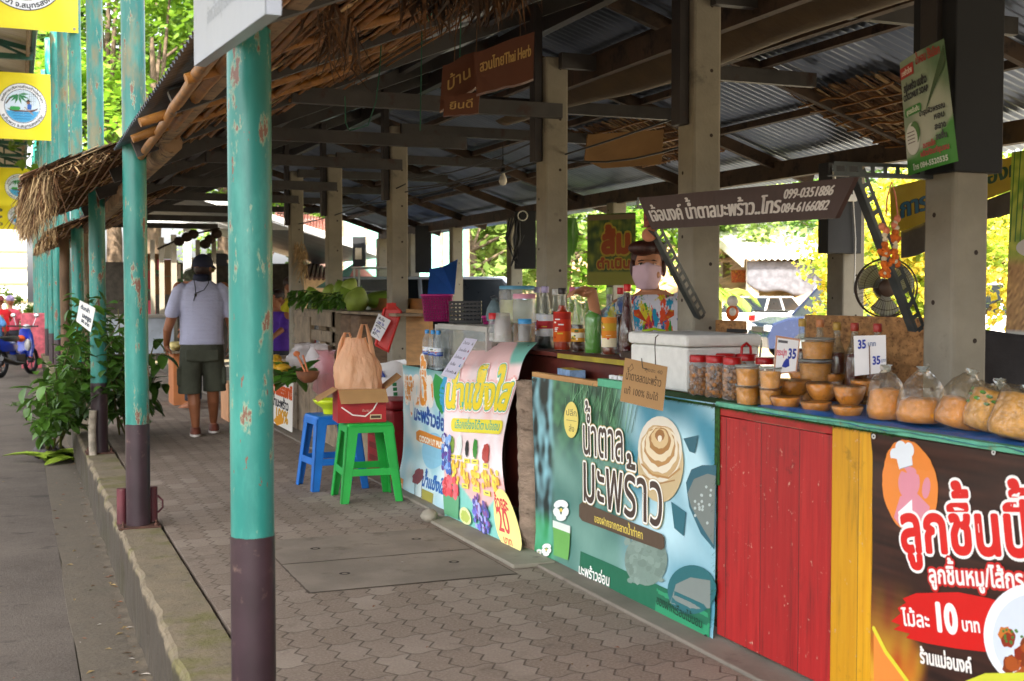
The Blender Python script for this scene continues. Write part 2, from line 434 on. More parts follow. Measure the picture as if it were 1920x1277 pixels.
# ================================================================== the setting
def m_pavers():
    t = NT('paver_blocks'); g = t.n('NewGeometry').outputs['Position']; s = t.n('SeparateXYZ'); t.l(g, s.inputs[0]); X, Y = s.outputs[0], s.outputs[1]
    wob = t.math('MULTIPLY', t.math('SUBTRACT', t.noise(g, 2.2, 2), .5), .03)
    zig = t.math('PINGPONG', Y, .056)
    u = t.math('DIVIDE', t.math('ADD', t.math('ADD', X, wob), t.math('MULTIPLY', zig, .62)), .121)
    v = t.math('ADD', t.math('DIVIDE', t.math('ADD', Y, wob), .224), t.math('MULTIPLY', t.math('SINE', t.math('MULTIPLY', X, 52)), .045))
    du = t.math('ABSOLUTE', t.math('SUBTRACT', t.math('FRACT', u), .5)); dv = t.math('ABSOLUTE', t.math('SUBTRACT', t.math('FRACT', v), .5))
    jn = t.noise(g, 30, 3)
    ju = t.ramp(t.math('ADD', du, t.math('MULTIPLY', jn, .035)), .47, .5); jv = t.ramp(t.math('ADD', dv, t.math('MULTIPLY', jn, .02)), .485, .5)
    j = t.math('MAXIMUM', ju, t.math('MULTIPLY', jv, .75))
    cb = t.n('CombineXYZ'); t.l(t.math('FLOOR', u), cb.inputs[0]); t.l(t.math('FLOOR', v), cb.inputs[1])
    wn = t.n('TexWhiteNoise', noise_dimensions='2D'); t.l(cb.outputs[0], wn.inputs[0])
    big = t.noise(g, 1.3, 5, .6); fine = t.noise(g, 90, 4, .7)
    c = t.mix(t.ramp(big, .3, .72), '#786b60', '#93867a')
    c = t.mix(t.math('MULTIPLY', wn.outputs['Value'], .8), c, '#6b5c50')
    c = t.mix(t.math('MULTIPLY', t.ramp(fine, .35, .75), .45), c, '#a89a8b')
    c = t.mix(t.ramp(t.noise(g, 5, 5, .7), .58, .78), c, '#5a514a')
    c = t.mix(t.math('MULTIPLY', j, .62), c, '#41362d')
    st = t.ramp(t.noise(g, .9, 6, .7), .56, .7); c = t.mix(t.math('MULTIPLY', st, .65), c, '#54473c'); c = t.mix(t.ramp(t.noise(g, 38, 3, .6), .72, .76), c, '#3f352c')
    t.l(c, t.b.inputs['Base Color']); t.set(Roughness=.82); t.b.inputs['Specular IOR Level'].default_value = .3
    t.bump(t.math('SUBTRACT', t.math('MULTIPLY', fine, .12), j), .75, .006); return t.m
def m_asphalt():
    t = NT('worn_asphalt'); g = t.n('NewGeometry').outputs['Position']
    f = t.noise(g, 75, 4, .75); b = t.noise(g, 1.1, 6, .65); k = t.noise(g, 16, 4)
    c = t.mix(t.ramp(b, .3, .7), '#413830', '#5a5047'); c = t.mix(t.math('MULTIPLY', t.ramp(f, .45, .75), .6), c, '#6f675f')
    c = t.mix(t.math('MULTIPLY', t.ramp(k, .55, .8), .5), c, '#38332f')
    mp = t.n('Mapping'); mp.inputs['Scale'].default_value = (1, 2.2, 1); t.l(g, mp.inputs[0]); st = t.ramp(t.noise(mp.outputs[0], 2.1, 5, .6), .6, .66); c = t.mix(t.math('MULTIPLY', st, .7), c, '#2c2621')
    t.l(c, t.b.inputs['Base Color']); t.set(Roughness=.9); t.bump(f, .9, .008); return t.m
def m_moss(name, base='#857c6e', moss='#6d6a33', amt=.52, dark='#4a4238', face=False):
    t = NT(name); g = t.n('NewGeometry').outputs['Position']; b = t.noise(g, 2.6, 6, .65); f = t.noise(g, 70, 4, .7)
    c = t.mix(t.ramp(t.noise(g, 6, 5), .3, .7), base, tuple(x * .72 for x in lin(base)))
    c = t.mix(t.ramp(t.noise(g, 14, 6, .7), .55, .75), c, dark)
    c = t.mix(t.ramp(b, amt, amt + .14), c, moss); c = t.mix(t.math('MULTIPLY', f, .25), c, '#b0a794')
    if face:                                    # algae and dirt on the kerb's lower side, painted darker still for its shade
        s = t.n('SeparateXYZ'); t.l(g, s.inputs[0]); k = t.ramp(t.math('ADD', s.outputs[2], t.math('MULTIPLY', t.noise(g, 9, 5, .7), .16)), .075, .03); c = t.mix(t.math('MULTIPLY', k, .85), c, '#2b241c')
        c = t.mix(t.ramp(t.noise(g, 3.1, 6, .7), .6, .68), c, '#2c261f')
    t.l(c, t.b.inputs['Base Color']); t.set(Roughness=.88); t.bump(t.math('ADD', f, t.noise(g, 22, 4)), .7, .006); return t.m
def m_pole():
    t = NT('chipped_teal_paint'); g = t.n('NewGeometry').outputs['Position']; s = t.n('SeparateXYZ'); t.l(g, s.inputs[0])
    mp = t.n('Mapping'); mp.inputs['Scale'].default_value = (1, 1, .3); t.l(g, mp.inputs[0]); q = mp.outputs[0]
    c = t.mix(t.ramp(t.noise(q, 5, 5), .3, .7), '#166d65', '#258076'); c = t.mix(t.math('MULTIPLY', t.ramp(t.noise(q, 11, 5, .65), .45, .75), .5), c, '#4b9d90')
    chip = t.math('MAXIMUM', t.ramp(t.noise(q, 15, 6, .66), .61, .625), t.math('MAXIMUM', t.ramp(t.noise(q, 42, 4, .6), .675, .69), t.ramp(t.noise(q, 4.2, 7, .7), .665, .675))); c = t.mix(t.ramp(t.noise(q, 15, 6, .66), .57, .625), c, '#8a9a80'); c = t.mix(chip, c, '#6f4a3a')
    gr = t.math('MULTIPLY', t.ramp(t.noise(q, 7, 4, .6), .5, .66), t.ramp(s.outputs[2], 2.0, 2.5)); c = t.mix(t.math('MULTIPLY', gr, .75), c, '#80714c')
    t.l(c, t.b.inputs['Base Color']); t.set(Roughness=.36); t.bump(t.math('SUBTRACT', t.math('MULTIPLY', t.noise(g, 30, 3), .25), chip), .4, .002); return t.m
def m_tin(name, c1, c2, rust='#5b4030', amt=.56, rough=.42, metal=.7):
    t = NT(name); g = t.n('NewGeometry').outputs['Position']
    mp = t.n('Mapping'); mp.inputs['Scale'].default_value = (.45, 1.6, .45); t.l(g, mp.inputs[0]); q = mp.outputs[0]
    s = t.n('SeparateXYZ'); t.l(g, s.inputs[0]); cb = t.n('CombineXYZ'); t.l(t.math('FLOOR', t.math('DIVIDE', s.outputs[1], .76)), cb.inputs[0])
    wn = t.n('TexWhiteNoise', noise_dimensions='2D'); t.l(cb.outputs[0], wn.inputs[0])
    c = t.mix(t.ramp(t.noise(q, 2, 5), .3, .7), c1, c2); c = t.mix(t.math('MULTIPLY', wn.outputs['Value'], .45), c, c1)
    r = t.ramp(t.noise(q, 2.4, 6, .68), amt, amt + .16); c = t.mix(r, c, rust)
    t.l(c, t.b.inputs['Base Color']); t.val(t.b.inputs['Roughness'], t.math('ADD', t.math('MULTIPLY', r, .35), rough))
    t.val(t.b.inputs['Metallic'], t.math('MULTIPLY', t.math('SUBTRACT', 1, r), metal)); t.bump(t.noise(g, 9, 4), .2, .01); return t.m
def m_planks(name, c1, c2, w=.14, axis='Y', rough=.7, scale=3, dark='#2a1c12'):
    t = NT(name); g = t.n('NewGeometry').outputs['Position']; s = t.n('SeparateXYZ'); t.l(g, s.inputs[0]); a = s.outputs['XYZ'.index(axis)]
    mp = t.n('Mapping'); st = {'Y': (14, 14, .9), 'Z': (1.2, 1.2, 14), 'X': (14, 1, 14)}[axis]; mp.inputs['Scale'].default_value = st; t.l(g, mp.inputs[0])
    u = t.math('DIVIDE', a, w); wn = t.n('TexWhiteNoise', noise_dimensions='1D'); t.l(t.math('FLOOR', u), wn.inputs['W'])
    c = t.mix(t.ramp(t.noise(mp.outputs[0], scale, 6, .65), .3, .7), c1, c2); c = t.mix(t.math('MULTIPLY', wn.outputs['Value'], .4), c, tuple(x * .6 for x in lin(c1)))
    c = t.mix(t.math('MULTIPLY', t.ramp(t.noise(mp.outputs[0], scale * .7, 7, .72), .5, .74), .8), c, dark); c = t.mix(t.math('MULTIPLY', t.ramp(t.noise(g, 7, 6, .75), .6, .7), .5), c, dark)
    c = t.mix(t.math('MULTIPLY', t.ramp(t.noise(g, 30, 5, .7), .64, .7), .7), c, '#c9a890')
    j = t.ramp(t.math('ABSOLUTE', t.math('SUBTRACT', t.math('FRACT', u), .5)), .485, .497); c = t.mix(j, c, dark)
    t.l(c, t.b.inputs['Base Color']); t.set(Roughness=rough); t.bump(t.math('SUBTRACT', t.math('MULTIPLY', t.noise(mp.outputs[0], 6, 5), .3), j), .5, .004); return t.m
WOOD = M('weathered_timber', '#8a7258', .75, var=.3, scale=3, stretch=(3, 3, 3), col2='#4f3d2d', cover=.52, bump=.5, bscale=60)
DARKW = M('dark_timber', '#453529', .75, var=.35, scale=4, bump=.5, col2='#1d1511')
STEEL = M('rusty_grey_steel', '#3d3a38', .55, var=.25, scale=5, col2='#38241b', cover=.55, bump=.3)
DSTEEL = M('dark_steel', '#2c2624', .55, var=.3, scale=5, col2='#452a1e', cover=.57)
CONC = M('post_concrete', '#8f897b', .85, var=.16, scale=4, col2='#6f6a60', cover=.58, bump=.4, bscale=70)
THATCH = M('dry_thatch', '#5f4229', .85, var=.45, scale=16, col2='#352417', cover=.5, bump=.4, bscale=80)
STRAW = M('bleached_thatch', '#a98f68', .85, var=.35, scale=14, col2='#6d5236', cover=.52, bump=.4, bscale=80)
BAMBOO = M('bamboo_pole', '#8a5c26', .5, var=.3, scale=12, col2='#4f361e', cover=.55, bump=.2)
BLACK = M('black_plastic', '#141416', .45, var=.3, bump=.05)
WHITEP = M('white_paint', '#dcdcd8', .5, var=.06, col2='#a7a296', cover=.66)
IRON = M('rusted_iron', '#4b3025', .8, var=.3, bump=.5)

b = MB(); b.add([(-200, -200, -.36), (200, -200, -.36), (200, 260, -.36), (-200, 260, -.36)], [(0, 1, 2, 3)])
struct('ground', b, M('dry_earth', '#5f563f', .95, var=.2, scale=.6, col2='#4a4a2c', cover=.55, bump=.6, bscale=8, dist=.02))
b = MB(); b.add([(-7.5, -12, -.33), (.232, -12, -.33), (.232, 120, -.33), (-7.5, 120, -.33)], [(0, 1, 2, 3)])
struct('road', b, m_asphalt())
b = MB()
q = random.Random(3); ys = [-12 + i * .5 for i in range(145)]
ed = [.232 + q.uniform(-.008, .008) for _ in ys]
for i in range(len(ys) - 1): b.add([(ed[i], ys[i], -.324), (.53, ys[i], -.324), (.53, ys[i + 1], -.324), (ed[i + 1], ys[i + 1], -.324), (ed[i], ys[i], -.345), (ed[i + 1], ys[i + 1], -.345)], [(0, 1, 2, 3), (0, 3, 5, 4)])
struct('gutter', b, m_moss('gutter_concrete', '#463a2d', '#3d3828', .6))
b = MB()
def kf(u, v):
    y = -12 + 72 * v; prof = [(.516, -.36), (.52, -.2), (.516, -.022), (.524, -.006), (.538, .002), (.742, .002), (.746, -.06)]
    i = min(5, int(u * 6 + 1e-6)); t = u * 6 - i; x = prof[i][0] + (prof[i + 1][0] - prof[i][0]) * t; z = prof[i][1] + (prof[i + 1][1] - prof[i][1]) * t
    k = 1 if u < .68 else .2
    return V((x + .018 * k * nz(y, z * 3, 4.1) + .01 * k * nz(y, z, 17), y, z + .008 * k * nz(y, u, 6)))
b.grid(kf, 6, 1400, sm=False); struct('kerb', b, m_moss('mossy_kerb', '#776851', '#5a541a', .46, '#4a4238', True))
b = MB(); b.box((.764, -12, -.36), (2.32, 24, 0)); struct('pavement', b, m_pavers())
b = MB(); b.box((2.325, -12, -.36), (6.6, 24, .012)); struct('stall_floor', b, M('floor_concrete', '#7d756a', .85, var=.2, scale=2, col2='#5a5148', cover=.56, bump=.4), bevel=.006)
b = MB(); b.add([(1.178, 5.285, .0012), (2.18, 5.285, .0012), (2.18, 6.515, .0012), (1.178, 6.515, .0012)], [(0, 1, 2, 3)], 2)
for (y0, y1) in ((5.295, 5.89), (5.905, 6.505)):
    b.grid(lambda u, v: V((1.185 + .985 * u + .006 * nz(v * 9, y0, 1, u * 3), y0 + (y1 - y0) * v + .007 * nz(u * 8, y0 * 3, 1, v), .0035)), 40, 24, sm=False)
    for hx, hy in ((1.42, y0 + .3), (1.98, y0 + .34)): b.lathe([(.014, .0045), (.027, .0045)], (hx, hy, 0), 12, m=1, caps=False)
struct('drain_cover_slab', b, [M('slab_concrete', '#7d7266', .88, var=.2, scale=2.5, col2='#61564b', cover=.55, bump=.5, bscale=80), M('hole_dark', '#3a3029', .9), M('gap_dirt', '#554a40', .95)])
# parking ground to the right and a leafy bank behind it
b = MB(); b.add([(6.62, -20, -.2), (60, -20, -.2), (60, 70, -.2), (6.62, 70, -.2)], [(0, 1, 2, 3)]); struct('parking_ground', b, M('pale_dust_ground', '#8f8674', .95, var=.12, scale=.7, bump=.5, bscale=10, dist=.02))

# ------------------------------------------------------------------ teal pillars
TEAL = m_pole(); BROWN = M('brown_base_paint', '#33242a', .4, var=.2, scale=7, col2='#6a564f', cover=.6, bump=.15)
def pillar(y, label, h=6.1):
    t = thing('teal_pillar', label, 'pillar', (.66 if y < 4 else .63, y, 0), 0, 'teal steel pillars along the kerb')
    part('pole', MB().lathe([(.0655, .0), (.0655, h)], n=28), TEAL, t)
    part('painted_base', MB().grid(lambda u, v: V((.0672 * math.cos(6.2832 * u), .0672 * math.sin(6.2832 * u), .008 + v * (.578 + .006 * nz(math.cos(6.2832 * u) * 3, math.sin(6.2832 * u) * 3, 1, y * 7)))), 40, 6, wrap=True), BROWN, t)
    part('base_plate', MB().box((-.115, -.1, .0), (.115, .1, .012)), IRON, t, bevel=.003)
    for sx in (-.09, .09):
        for sy in (-.075, .075): part('bolt', MB().lathe([(.011, .012), (.011, .026), (.005, .026), (.005, .045)], (sx, sy, 0), 6), IRON, t)
PY = [3.73 + 3.475 * i for i in range(13)]
pl = ['chipped teal pillar with brown base, nearest and widest, under the white metal sign', 'teal pillar with a pair of maroon pipe stubs at its brown base', 'teal pillar with a white note hanging on it beside the leafy saplings',
      'teal pillar just behind the saplings bundle with straight brown base', 'teal pillar beside the bark covered wooden pole', 'teal pillar ending at left beside the parked motorbike',
      ]
for i, y in enumerate(PY):
    pillar(y, pl[i] if i < 6 else 'far teal pillar in the tight row beyond the motorbike')
MAR = M('maroon_paint', '#5a2a30', .55, var=.3, col2='#8a7a70', cover=.62)
t = thing('pipe_stubs', 'pair of short maroon pipe stubs at the foot of a teal pillar', 'pipe', (.63, PY[1] + .07, 0))
for s in (-.085, .085): part('pipe', MB().lathe([(.028, 0), (.028, .21)], (s, 0, 0), 12), MAR, t)
part('hook', MB().tube([(.113, 0, .06), (.14, -.01, .09), (.14, -.01, .13), (.113, 0, .16)], .006, 6), MAR, t)

# ------------------------------------------------------------------ roof over the road
rs = thing('road_roof', 'tall corrugated roof on green trusses over the road at left', 'roof', (-3, 20, 0))
def corr(b, p0, p1, y0, y1, per=.076, amp=.009, over=0):
    n = int((y1 - y0) / per * 6); d = V((p1[0] - p0[0], 0, p1[1] - p0[1])); nr = V((-d.z, 0, d.x)).normalized()
    def fn(u, v):
        y = y0 + (y1 - y0) * v; h = amp * math.cos(2 * math.pi * (y - y0) / per)
        return V((p0[0] + d.x * u, y, p0[1] + d.z * u)) + nr * h
    return b.grid(fn, 2, n)
b = MB(); corr(b, (.42, 5.95), (-2.0, 6.5), -3, 62, .2, .02); part('roof_sheet', b, m_tin('road_roof_tin', '#9a958a', '#aaa699', '#7a6a58', .66, .6, .1), rs, True)
b = MB(); corr(b, (-2.0, 6.5), (-3.9, 5.9), -3, 62, .2, .02); part('roof_sheet', b, bpy.data.materials['road_roof_tin'], rs, True)
GREEN = M('dark_green_steel', '#1d4a42', .5, var=.2)
b = MB()
for x, z in ((.36, 5.9), (-1.4, 6.4), (-3.2, 6.92), (-5, 6.4), (-5.5, 6.2)): b.beam((x, -3, z), (x, 62, z), .06, .1)
part('purlin', b, GREEN, rs, True)
for y in PY[1:]:
    b = MB(); b.beam((.36, y, 5.72), (-3.8, y, 5.72), .1, .1); b.beam((.36, y, 5.86), (-2.0, y, 6.36), .07, .09); b.beam((-2.0, y, 6.36), (-3.8, y, 5.83), .07, .09)
    for k in range(4): x = .3 - .58 * k; z = 5.74 + .55 * (1 - abs((x - .29) + 2.0 - .0) / 2.3) if 0 else 5.74; b.beam((x, y, 5.72), (x - .58, y, 5.84 + .2 * (k + 1) * .6), .05, .05); b.beam((x - .58, y, 5.84 + .12 * (k + 1)), (x - .58, y, 5.72), .05, .05)
    part('truss', b, GREEN, rs, True)
b = MB(); b.box((.24, -3, 5.72), (.3, 62, 5.9)); part('fascia', b, M('fascia_brown', '#6b5640', .7, var=.3), rs, True)

# ------------------------------------------------------------------ market shed
RIDX, RIDZ = 3.35, 3.2
def zl(x): return 2.14 + .4 * (x - .7)
def zr(x): return RIDZ - .325 * (x - RIDX)
rf = thing('market_roof', 'long low gable roof of dark corrugated sheets and thatch over the stalls', 'roof', (3.3, 8, 0))
TIN = m_tin('old_tin', '#62676f', '#8b919b', '#46362b', .62, .4, .55)
b = MB(); corr(b, (.53, zl(.53) + .07), (RIDX, zl(RIDX) + .07), -10, 7.35); part('roof_sheet', b, TIN, rf, True)
b = MB(); corr(b, (.75, zl(.75) + .09), (RIDX, zl(RIDX) + .075), 7.3, 20.5); part('roof_sheet', b, TIN, rf, True)
b = MB(); corr(b, (RIDX - .02, zr(RIDX) + .08), (6.3, zr(6.3) + .06), -10, 20.5); part('roof_sheet', b, m_tin('blue_grey_tin', '#8b96a8', '#aab4c6', '#5a4a3c', .66, .3, .85), rf, True)
PR = [-1.8, -.1, 1.62, 3.33, 5.04, 6.75, 8.4, 9.97, 12.2, 14.0, 16.0, 18.0, 20.0]
for y in PR:
    part('rafter', MB().beam((.6, y + .12, zl(.6) + .0), (RIDX, y + .12, zl(RIDX) + .0), .05, .09), STEEL, rf, True)
    part('rafter', MB().beam((RIDX, y + .12, zr(RIDX) - .02), (6.15, y + .12, zr(6.15) - .02), .05, .09), DARKW, rf, True)
for x, mt in ((1.3, DSTEEL), (1.95, STEEL), (2.6, DSTEEL)):
    part('purlin', MB().beam((x, -9.5, zl(x) + .03), (x, 20.3, zl(x) + .03), .05, .05), mt, rf, True)
for x, mt in ((3.9, DARKW), (4.55, DARKW), (5.2, DARKW)):
    part('purlin', MB().beam((x, -9.5, zr(x) + .01), (x, 20.3, zr(x) + .01), .05, .05), mt, rf, True)
part('ridge_beam', MB().beam((RIDX, -9.5, RIDZ - .05), (RIDX, 20.3, RIDZ - .05), .07, .12), DSTEEL, rf, True)
for y in PR[2:]:                                # cross ties
    part('tie_beam', MB().beam((3.0, y - .12, 2.7), (4.8, y - .12, 2.7), .05, .09), STEEL, rf, True)
    if y > 6: part('tie_beam', MB().beam((1.4, y - .13, 2.4), (3.0, y - .13, 2.4), .05, .085), STEEL, rf, True)
b = MB(); b.beam((.735, 2.2, 2.17), (.735, 7.0, 2.17), .055, .11); part('eave_beam', b, WOOD, rf, True, bevel=.006)
b = MB(); b.beam((.74, 3.4, 2.26), (.74, 5.2, 2.26), .05, .09); part('eave_beam', b, WOOD, rf, True, bevel=.006)
b = MB(); b.tube([(.78, 6.7, 2.12), (.77, 9.6, 2.1)], .055, 10); part('eave_beam', b, WOOD, rf, True)
b = MB(); b.beam((.78, 9.7, 2.08), (.78, 20, 2.08), .07, .1); part('eave_beam', b, WOOD, rf, True)
b = MB(); b.beam((5.8, -6, 2.33), (5.8, 20.3, 2.33), .07, .14); part('eave_beam', b, DARKW, rf, True)
def thatch(b, x0, x1, y0, y1, zf, dz, rows=.1, seed=1, side=1, ln=.5, jag=.05):
    q = random.Random(seed); n = int((x1 - x0) / rows)
    for i in range(n + 1):
        x = x0 + (x1 - x0) * i / n; y = y0
        while y < y1:
            wd = q.uniform(.01, .03); xa = x + q.uniform(-.02, .03) + .06 * side; xb = xa - side * (ln * q.uniform(.6, 1.1)); sk = q.uniform(-.06, .06)
            xb = max(x0 - q.uniform(0, jag), xb) if side > 0 else min(x1 + q.uniform(0, jag), xb)
            za, zb = zf(xa) + dz + q.uniform(-.006, .01) + .022, zf(xb) + dz - q.uniform(.0, .035)
            b.add([(xa, y, za), (xa, y + wd, za + q.uniform(-.006, .006)), (xb, y + wd * .8 + sk, zb + q.uniform(-.012, .012)), (xb, y + sk, zb)], [(0, 1, 2, 3)], 0 if q.random() < .82 else 1)
            y += wd * .8
    for i in range(n + 1):
        x = x0 + (x1 - x0) * i / n
        pts = [(x + q.uniform(-.012, .012), y0 + (y1 - y0) * k / 6, zf(x) + dz - .035 + q.uniform(-.012, .012)) for k in range(7)]
        b.tube(pts, q.choice((.005, .006, .007, .009, .014)), 6, 2)
TM = [THATCH, STRAW, BAMBOO]
def zB(x): return 2.0 + .37 * (x - .12)
b = MB(); thatch(b, .74, 2.0, 2.6, 7.5, zl, .015, .055, 2, 1, .3); part('thatch_panel', b, TM, rf, True)
b = MB(); thatch(b, .12, 1.7, 7.4, 12.7, zB, .02, .065, 4, 1, .45, .1); part('thatch_panel', b, TM, rf, True)
b = MB(); thatch(b, .3, 1.7, 13.2, 20, zl, -.03, .08, 5); part('thatch_panel', b, TM, rf, True)
b = MB(); thatch(b, 5.0, 5.75, 6.1, 7.1, zr, -.02, .1, 6, -1); part('thatch_panel', b, TM, rf, True)
b = MB(); thatch(b, 4.7, 5.35, 8.6, 10.0, zr, -.02, .1, 7, -1); part('thatch_panel', b, TM, rf, True)
# loose fronds hanging from the thatch edge
def fringe(b, pts, n, ln, seed, sp=.05, wd=(.008, .024)):
    q = random.Random(seed)
    for _ in range(n):
        i = q.randrange(len(pts) - 1); t = q.random(); p = V(pts[i]).lerp(V(pts[i + 1]), t) + V((q.uniform(-sp, sp), q.uniform(-sp, sp), q.uniform(-.02, .03)))
        L = ln * q.uniform(.4, 1.15); d = V((q.uniform(-.35, .25), q.uniform(-.3, .3), -1)).normalized(); w_ = q.uniform(*wd); s = V((q.uniform(-1, 1), q.uniform(-1, 1), 0)).normalized() * w_ / 2
        m1 = p + d * L * .5 + V((q.uniform(-.03, .03), q.uniform(-.03, .03), 0)); e = p + d * L + V((q.uniform(-.07, .05), q.uniform(-.06, .06), 0))
        b.add([p - s, p + s, m1 + s * .8, m1 - s * .8, e], [(0, 1, 2, 3), (3, 2, 4)], 0 if q.random() < .4 else 1)
b = MB(); fringe(b, [(.5, 7.35, 2.12), (.12, 7.4, 2.0)], 70, .07, 1, .03, (.004, .012)); fringe(b, [(.18, 7.4, 2.0), (.1, 7.6, 1.98), (.1, 8.6, 1.96)], 520, .36, 2, .05, (.003, .013)); fringe(b, [(.1, 8.6, 1.96), (.1, 12.7, 1.97)], 420, .22, 3, .05, (.004, .014)); fringe(b, [(.35, 13.2, 1.97), (.3, 18, 1.97)], 160, .2, 5)
part('thatch_fringe', b, [THATCH, STRAW], rf, True)
b = MB(); fringe(b, [(1.25, 3.9, 2.36), (1.75, 4.15, 2.52)], 420, .2, 8, .07, (.005, .022)); fringe(b, [(.85, 3.6, 2.2), (1.2, 4.6, 2.3)], 110, .2, 9, .06, (.004, .014)); part('thatch_fringe', b, [THATCH, DARKW], rf, True)
# bamboo poles poking out over the near eave
b = MB(); q = random.Random(5)
for (x0, y0, x1, y1) in ((.57, 3.2, .62, 5.6), (.6, 3.9, .66, 7.2), (.5, 5.45, 1.6, 5.55), (.52, 6.05, 1.6, 6.1), (.56, 4.4, 1.7, 4.5), (.66, 2.4, .7, 6.0)):
    p0, p1 = V((x0, y0, zl(x0) - .01)), V((x1, y1, zl(x1) - .03)); b.tube([p0.lerp(p1, k / 6) + V((0, 0, q.uniform(-.008, .008))) for k in range(7)], [.02 + .003 * (k % 2) for k in range(7)], 8)
part('bamboo_batten', b, BAMBOO, rf, True)
# folded tan tarpaulin slung along the posts and the cardboard hanging from it
def tf(u, v):
    y = 4.0 + 4.4 * v; s = .06 * math.sin(v * 9) * math.sin(math.pi * v); x = 3.28 + .5 * u; z = zr(3.5) - .52 + .16 * u + .05 * math.sin(u * 7 + v * 4) - .1 * math.sin(math.pi * u) + s * .4
    return V((x, y, z))
b = MB(); b.grid(tf, 16, 46); solo('slung_tarpaulin', b, M('tan_tarp', '#54452f', .7, var=.2, scale=5, bump=.4, bscale=14, dist=.01), 'tan sagging tarpaulin slung under the roof along the posts', 'tarpaulin', solid=.004)
b = MB(); b.beam((3.25, -2, 2.68), (3.25, 7.4, 2.68), .05, .13); b.beam((3.82, -2, 2.7), (3.82, 6.5, 2.7), .05, .1); part('purlin', b, DARKW, rf, True)
p = [at_y(1102, 252, 8.1), at_y(1245, 243, 8.0), at_y(1240, 308, 8.0), at_y(1130, 316, 8.1), at_y(1096, 300, 8.1)]
solo('cardboard_sheet', MB().prism(p, (.0, .012, 0), ), M('cardboard', '#8d6c46', .85, var=.12, scale=4, bump=.2), 'bent brown cardboard sheet hanging under the roof between two concrete posts', 'cardboard', bevel=.002)

# ------------------------------------------------------------------ concrete posts
HOLE = bpy.data.materials['hole_dark']
def cpost(x, y, label, w=.15, h=2.72, board=True):
    t = thing('concrete_post', label, 'post', (x, y, 0.012), 0, 'concrete posts of the market shed')
    b = MB().box((-w / 2, -w / 2, 0), (w / 2, w / 2, h))
    for k in range(int(h / .3)):
        z = .25 + k * .3
        b.lathe([(0, 0), (.009, 0)], (.02, -w / 2 - .0015, z), 8, rotx(math.pi / 2), m=1, caps=False); b.lathe([(0, 0), (.009, 0)], (-w / 2 - .0015, .02, z + .13), 8, roty(-math.pi / 2), m=1, caps=False)
    part('shaft', b, [CONC, HOLE], t, bevel=.014)
    if board:
        zt = (zl(x) if x < RIDX else zr(x)) - .03
        part('steel_upright', MB().box((-w / 2 - .055, -.04, h - .62), (-w / 2 - .004, .04, zt)), DSTEEL, t, bevel=.004)
    return t
lab = {3.33: 'thick concrete post carrying the soap poster, right of the fan', 5.04: 'concrete post behind the plank sign and the white foam box', 6.75: 'concrete post behind the syrup bottles, left of the masked vendor',
       9.97: 'concrete post beside the red tray and the pomelo crate', 12.2: 'concrete post behind the heap of pomelos', 14.0: 'concrete post with a dry fibre bundle, left of the pomelos'}
for y in (3.33, 5.04, 6.75, 9.97, 12.2, 14.0, 16.0, 18.0): cpost(3.0, y, lab.get(y, 'far concrete post at the end of the stall aisle'))
rl = {7.6: 'far side concrete post with the electric box, behind the fan', 11.4: 'pale far side concrete post behind the masked vendor', 14.2: 'far side concrete post with black coiled cables', 16.4: 'thin far side concrete post in front of the silver car',
      18.4: 'far side concrete post with a grey hanging board, beside the blue cloth', 20.2: 'last far side concrete post with a dark board'}
for y in (7.6, 11.4, 14.2, 16.4, 18.4, 20.2): cpost(5.8, y, rl[y], .16 if y > 8 else .2, 2.26, False)

b = MB(); q = random.Random(77)                      # fallen leaf scraps and grit
for _ in range(420):
    x = q.choice((q.uniform(-2.2, .22), q.uniform(.235, .5), q.uniform(.45, .5), q.uniform(.78, 2.2))); y = 1.5 + 14 * q.random() ** 1.4; z = -.33 if x < .232 else (-.3235 if x < .51 else .001); s_ = q.uniform(.004, .017) * (1.5 if x < .5 else .8); a = q.uniform(0, 6.3); m_ = rotz(a)
    b.add([V((x, y, z + .002)) + m_ @ V(v) * s_ for v in ((-1, -.3, 0), (0, -.45, .25), (1, 0, .1), (0, .4, .3))], [(0, 1, 2, 3)], 0, q.choice(['#6a5236', '#8a7650', '#4a3a28', '#9a938a', '#7a4a30']))
struct('leaf_litter', b, painted('litter', .8), kind='stuff')
# ================================================================== stalls
VINYL = painted('printed_vinyl', .38, .05, .12, .5)
PAPER = painted('printed_card', .7, .05, .05, .3)
PAINTW = painted('painted_wood', .55, .2, .3, .4, 6)
REDP = m_planks('red_planks', '#a41619', '#b92624', .23, 'Y', .5, 3, '#5a1512'); YELP = m_planks('yellow_planks', '#d0920a', '#dda414', .165, 'Y', .5, 3, '#7a5a10')
TURF = M('artificial_turf', '#2f5a22', .9, var=.4, scale=60, bump=1, bscale=200, dist=.01)
EDGE = M('teal_edge_paint', '#5fa98c', .6, var=.2, scale=14, col2='#8a6b48', cover=.56, bump=.4)
BTARP = M('blue_tarp', '#1f63b0', .4, var=.15, scale=12, bump=.6, bscale=18, dist=.01)
LWOOD = M('pale_board', '#b58a58', .65, var=.2, scale=3, stretch=(8, 1, 8), bump=.3)
REDBR = M('red_brown_board', '#5a2218', .6, var=.25, scale=5, bump=.2)
ALU = M('aluminium', '#b9bab8', .38, metal=.7, var=.1, bump=.05)
FILM = filmmat('clear_film', '#f6f8f6', .16); GLASS = filmmat('clear_glass', '#eef4f0', .1, .05); PET = filmmat('clear_pet', '#eef3f6', .2, .12)
ORN = lambda n, c, **k: M(n, c, **k)
X0 = 2.45
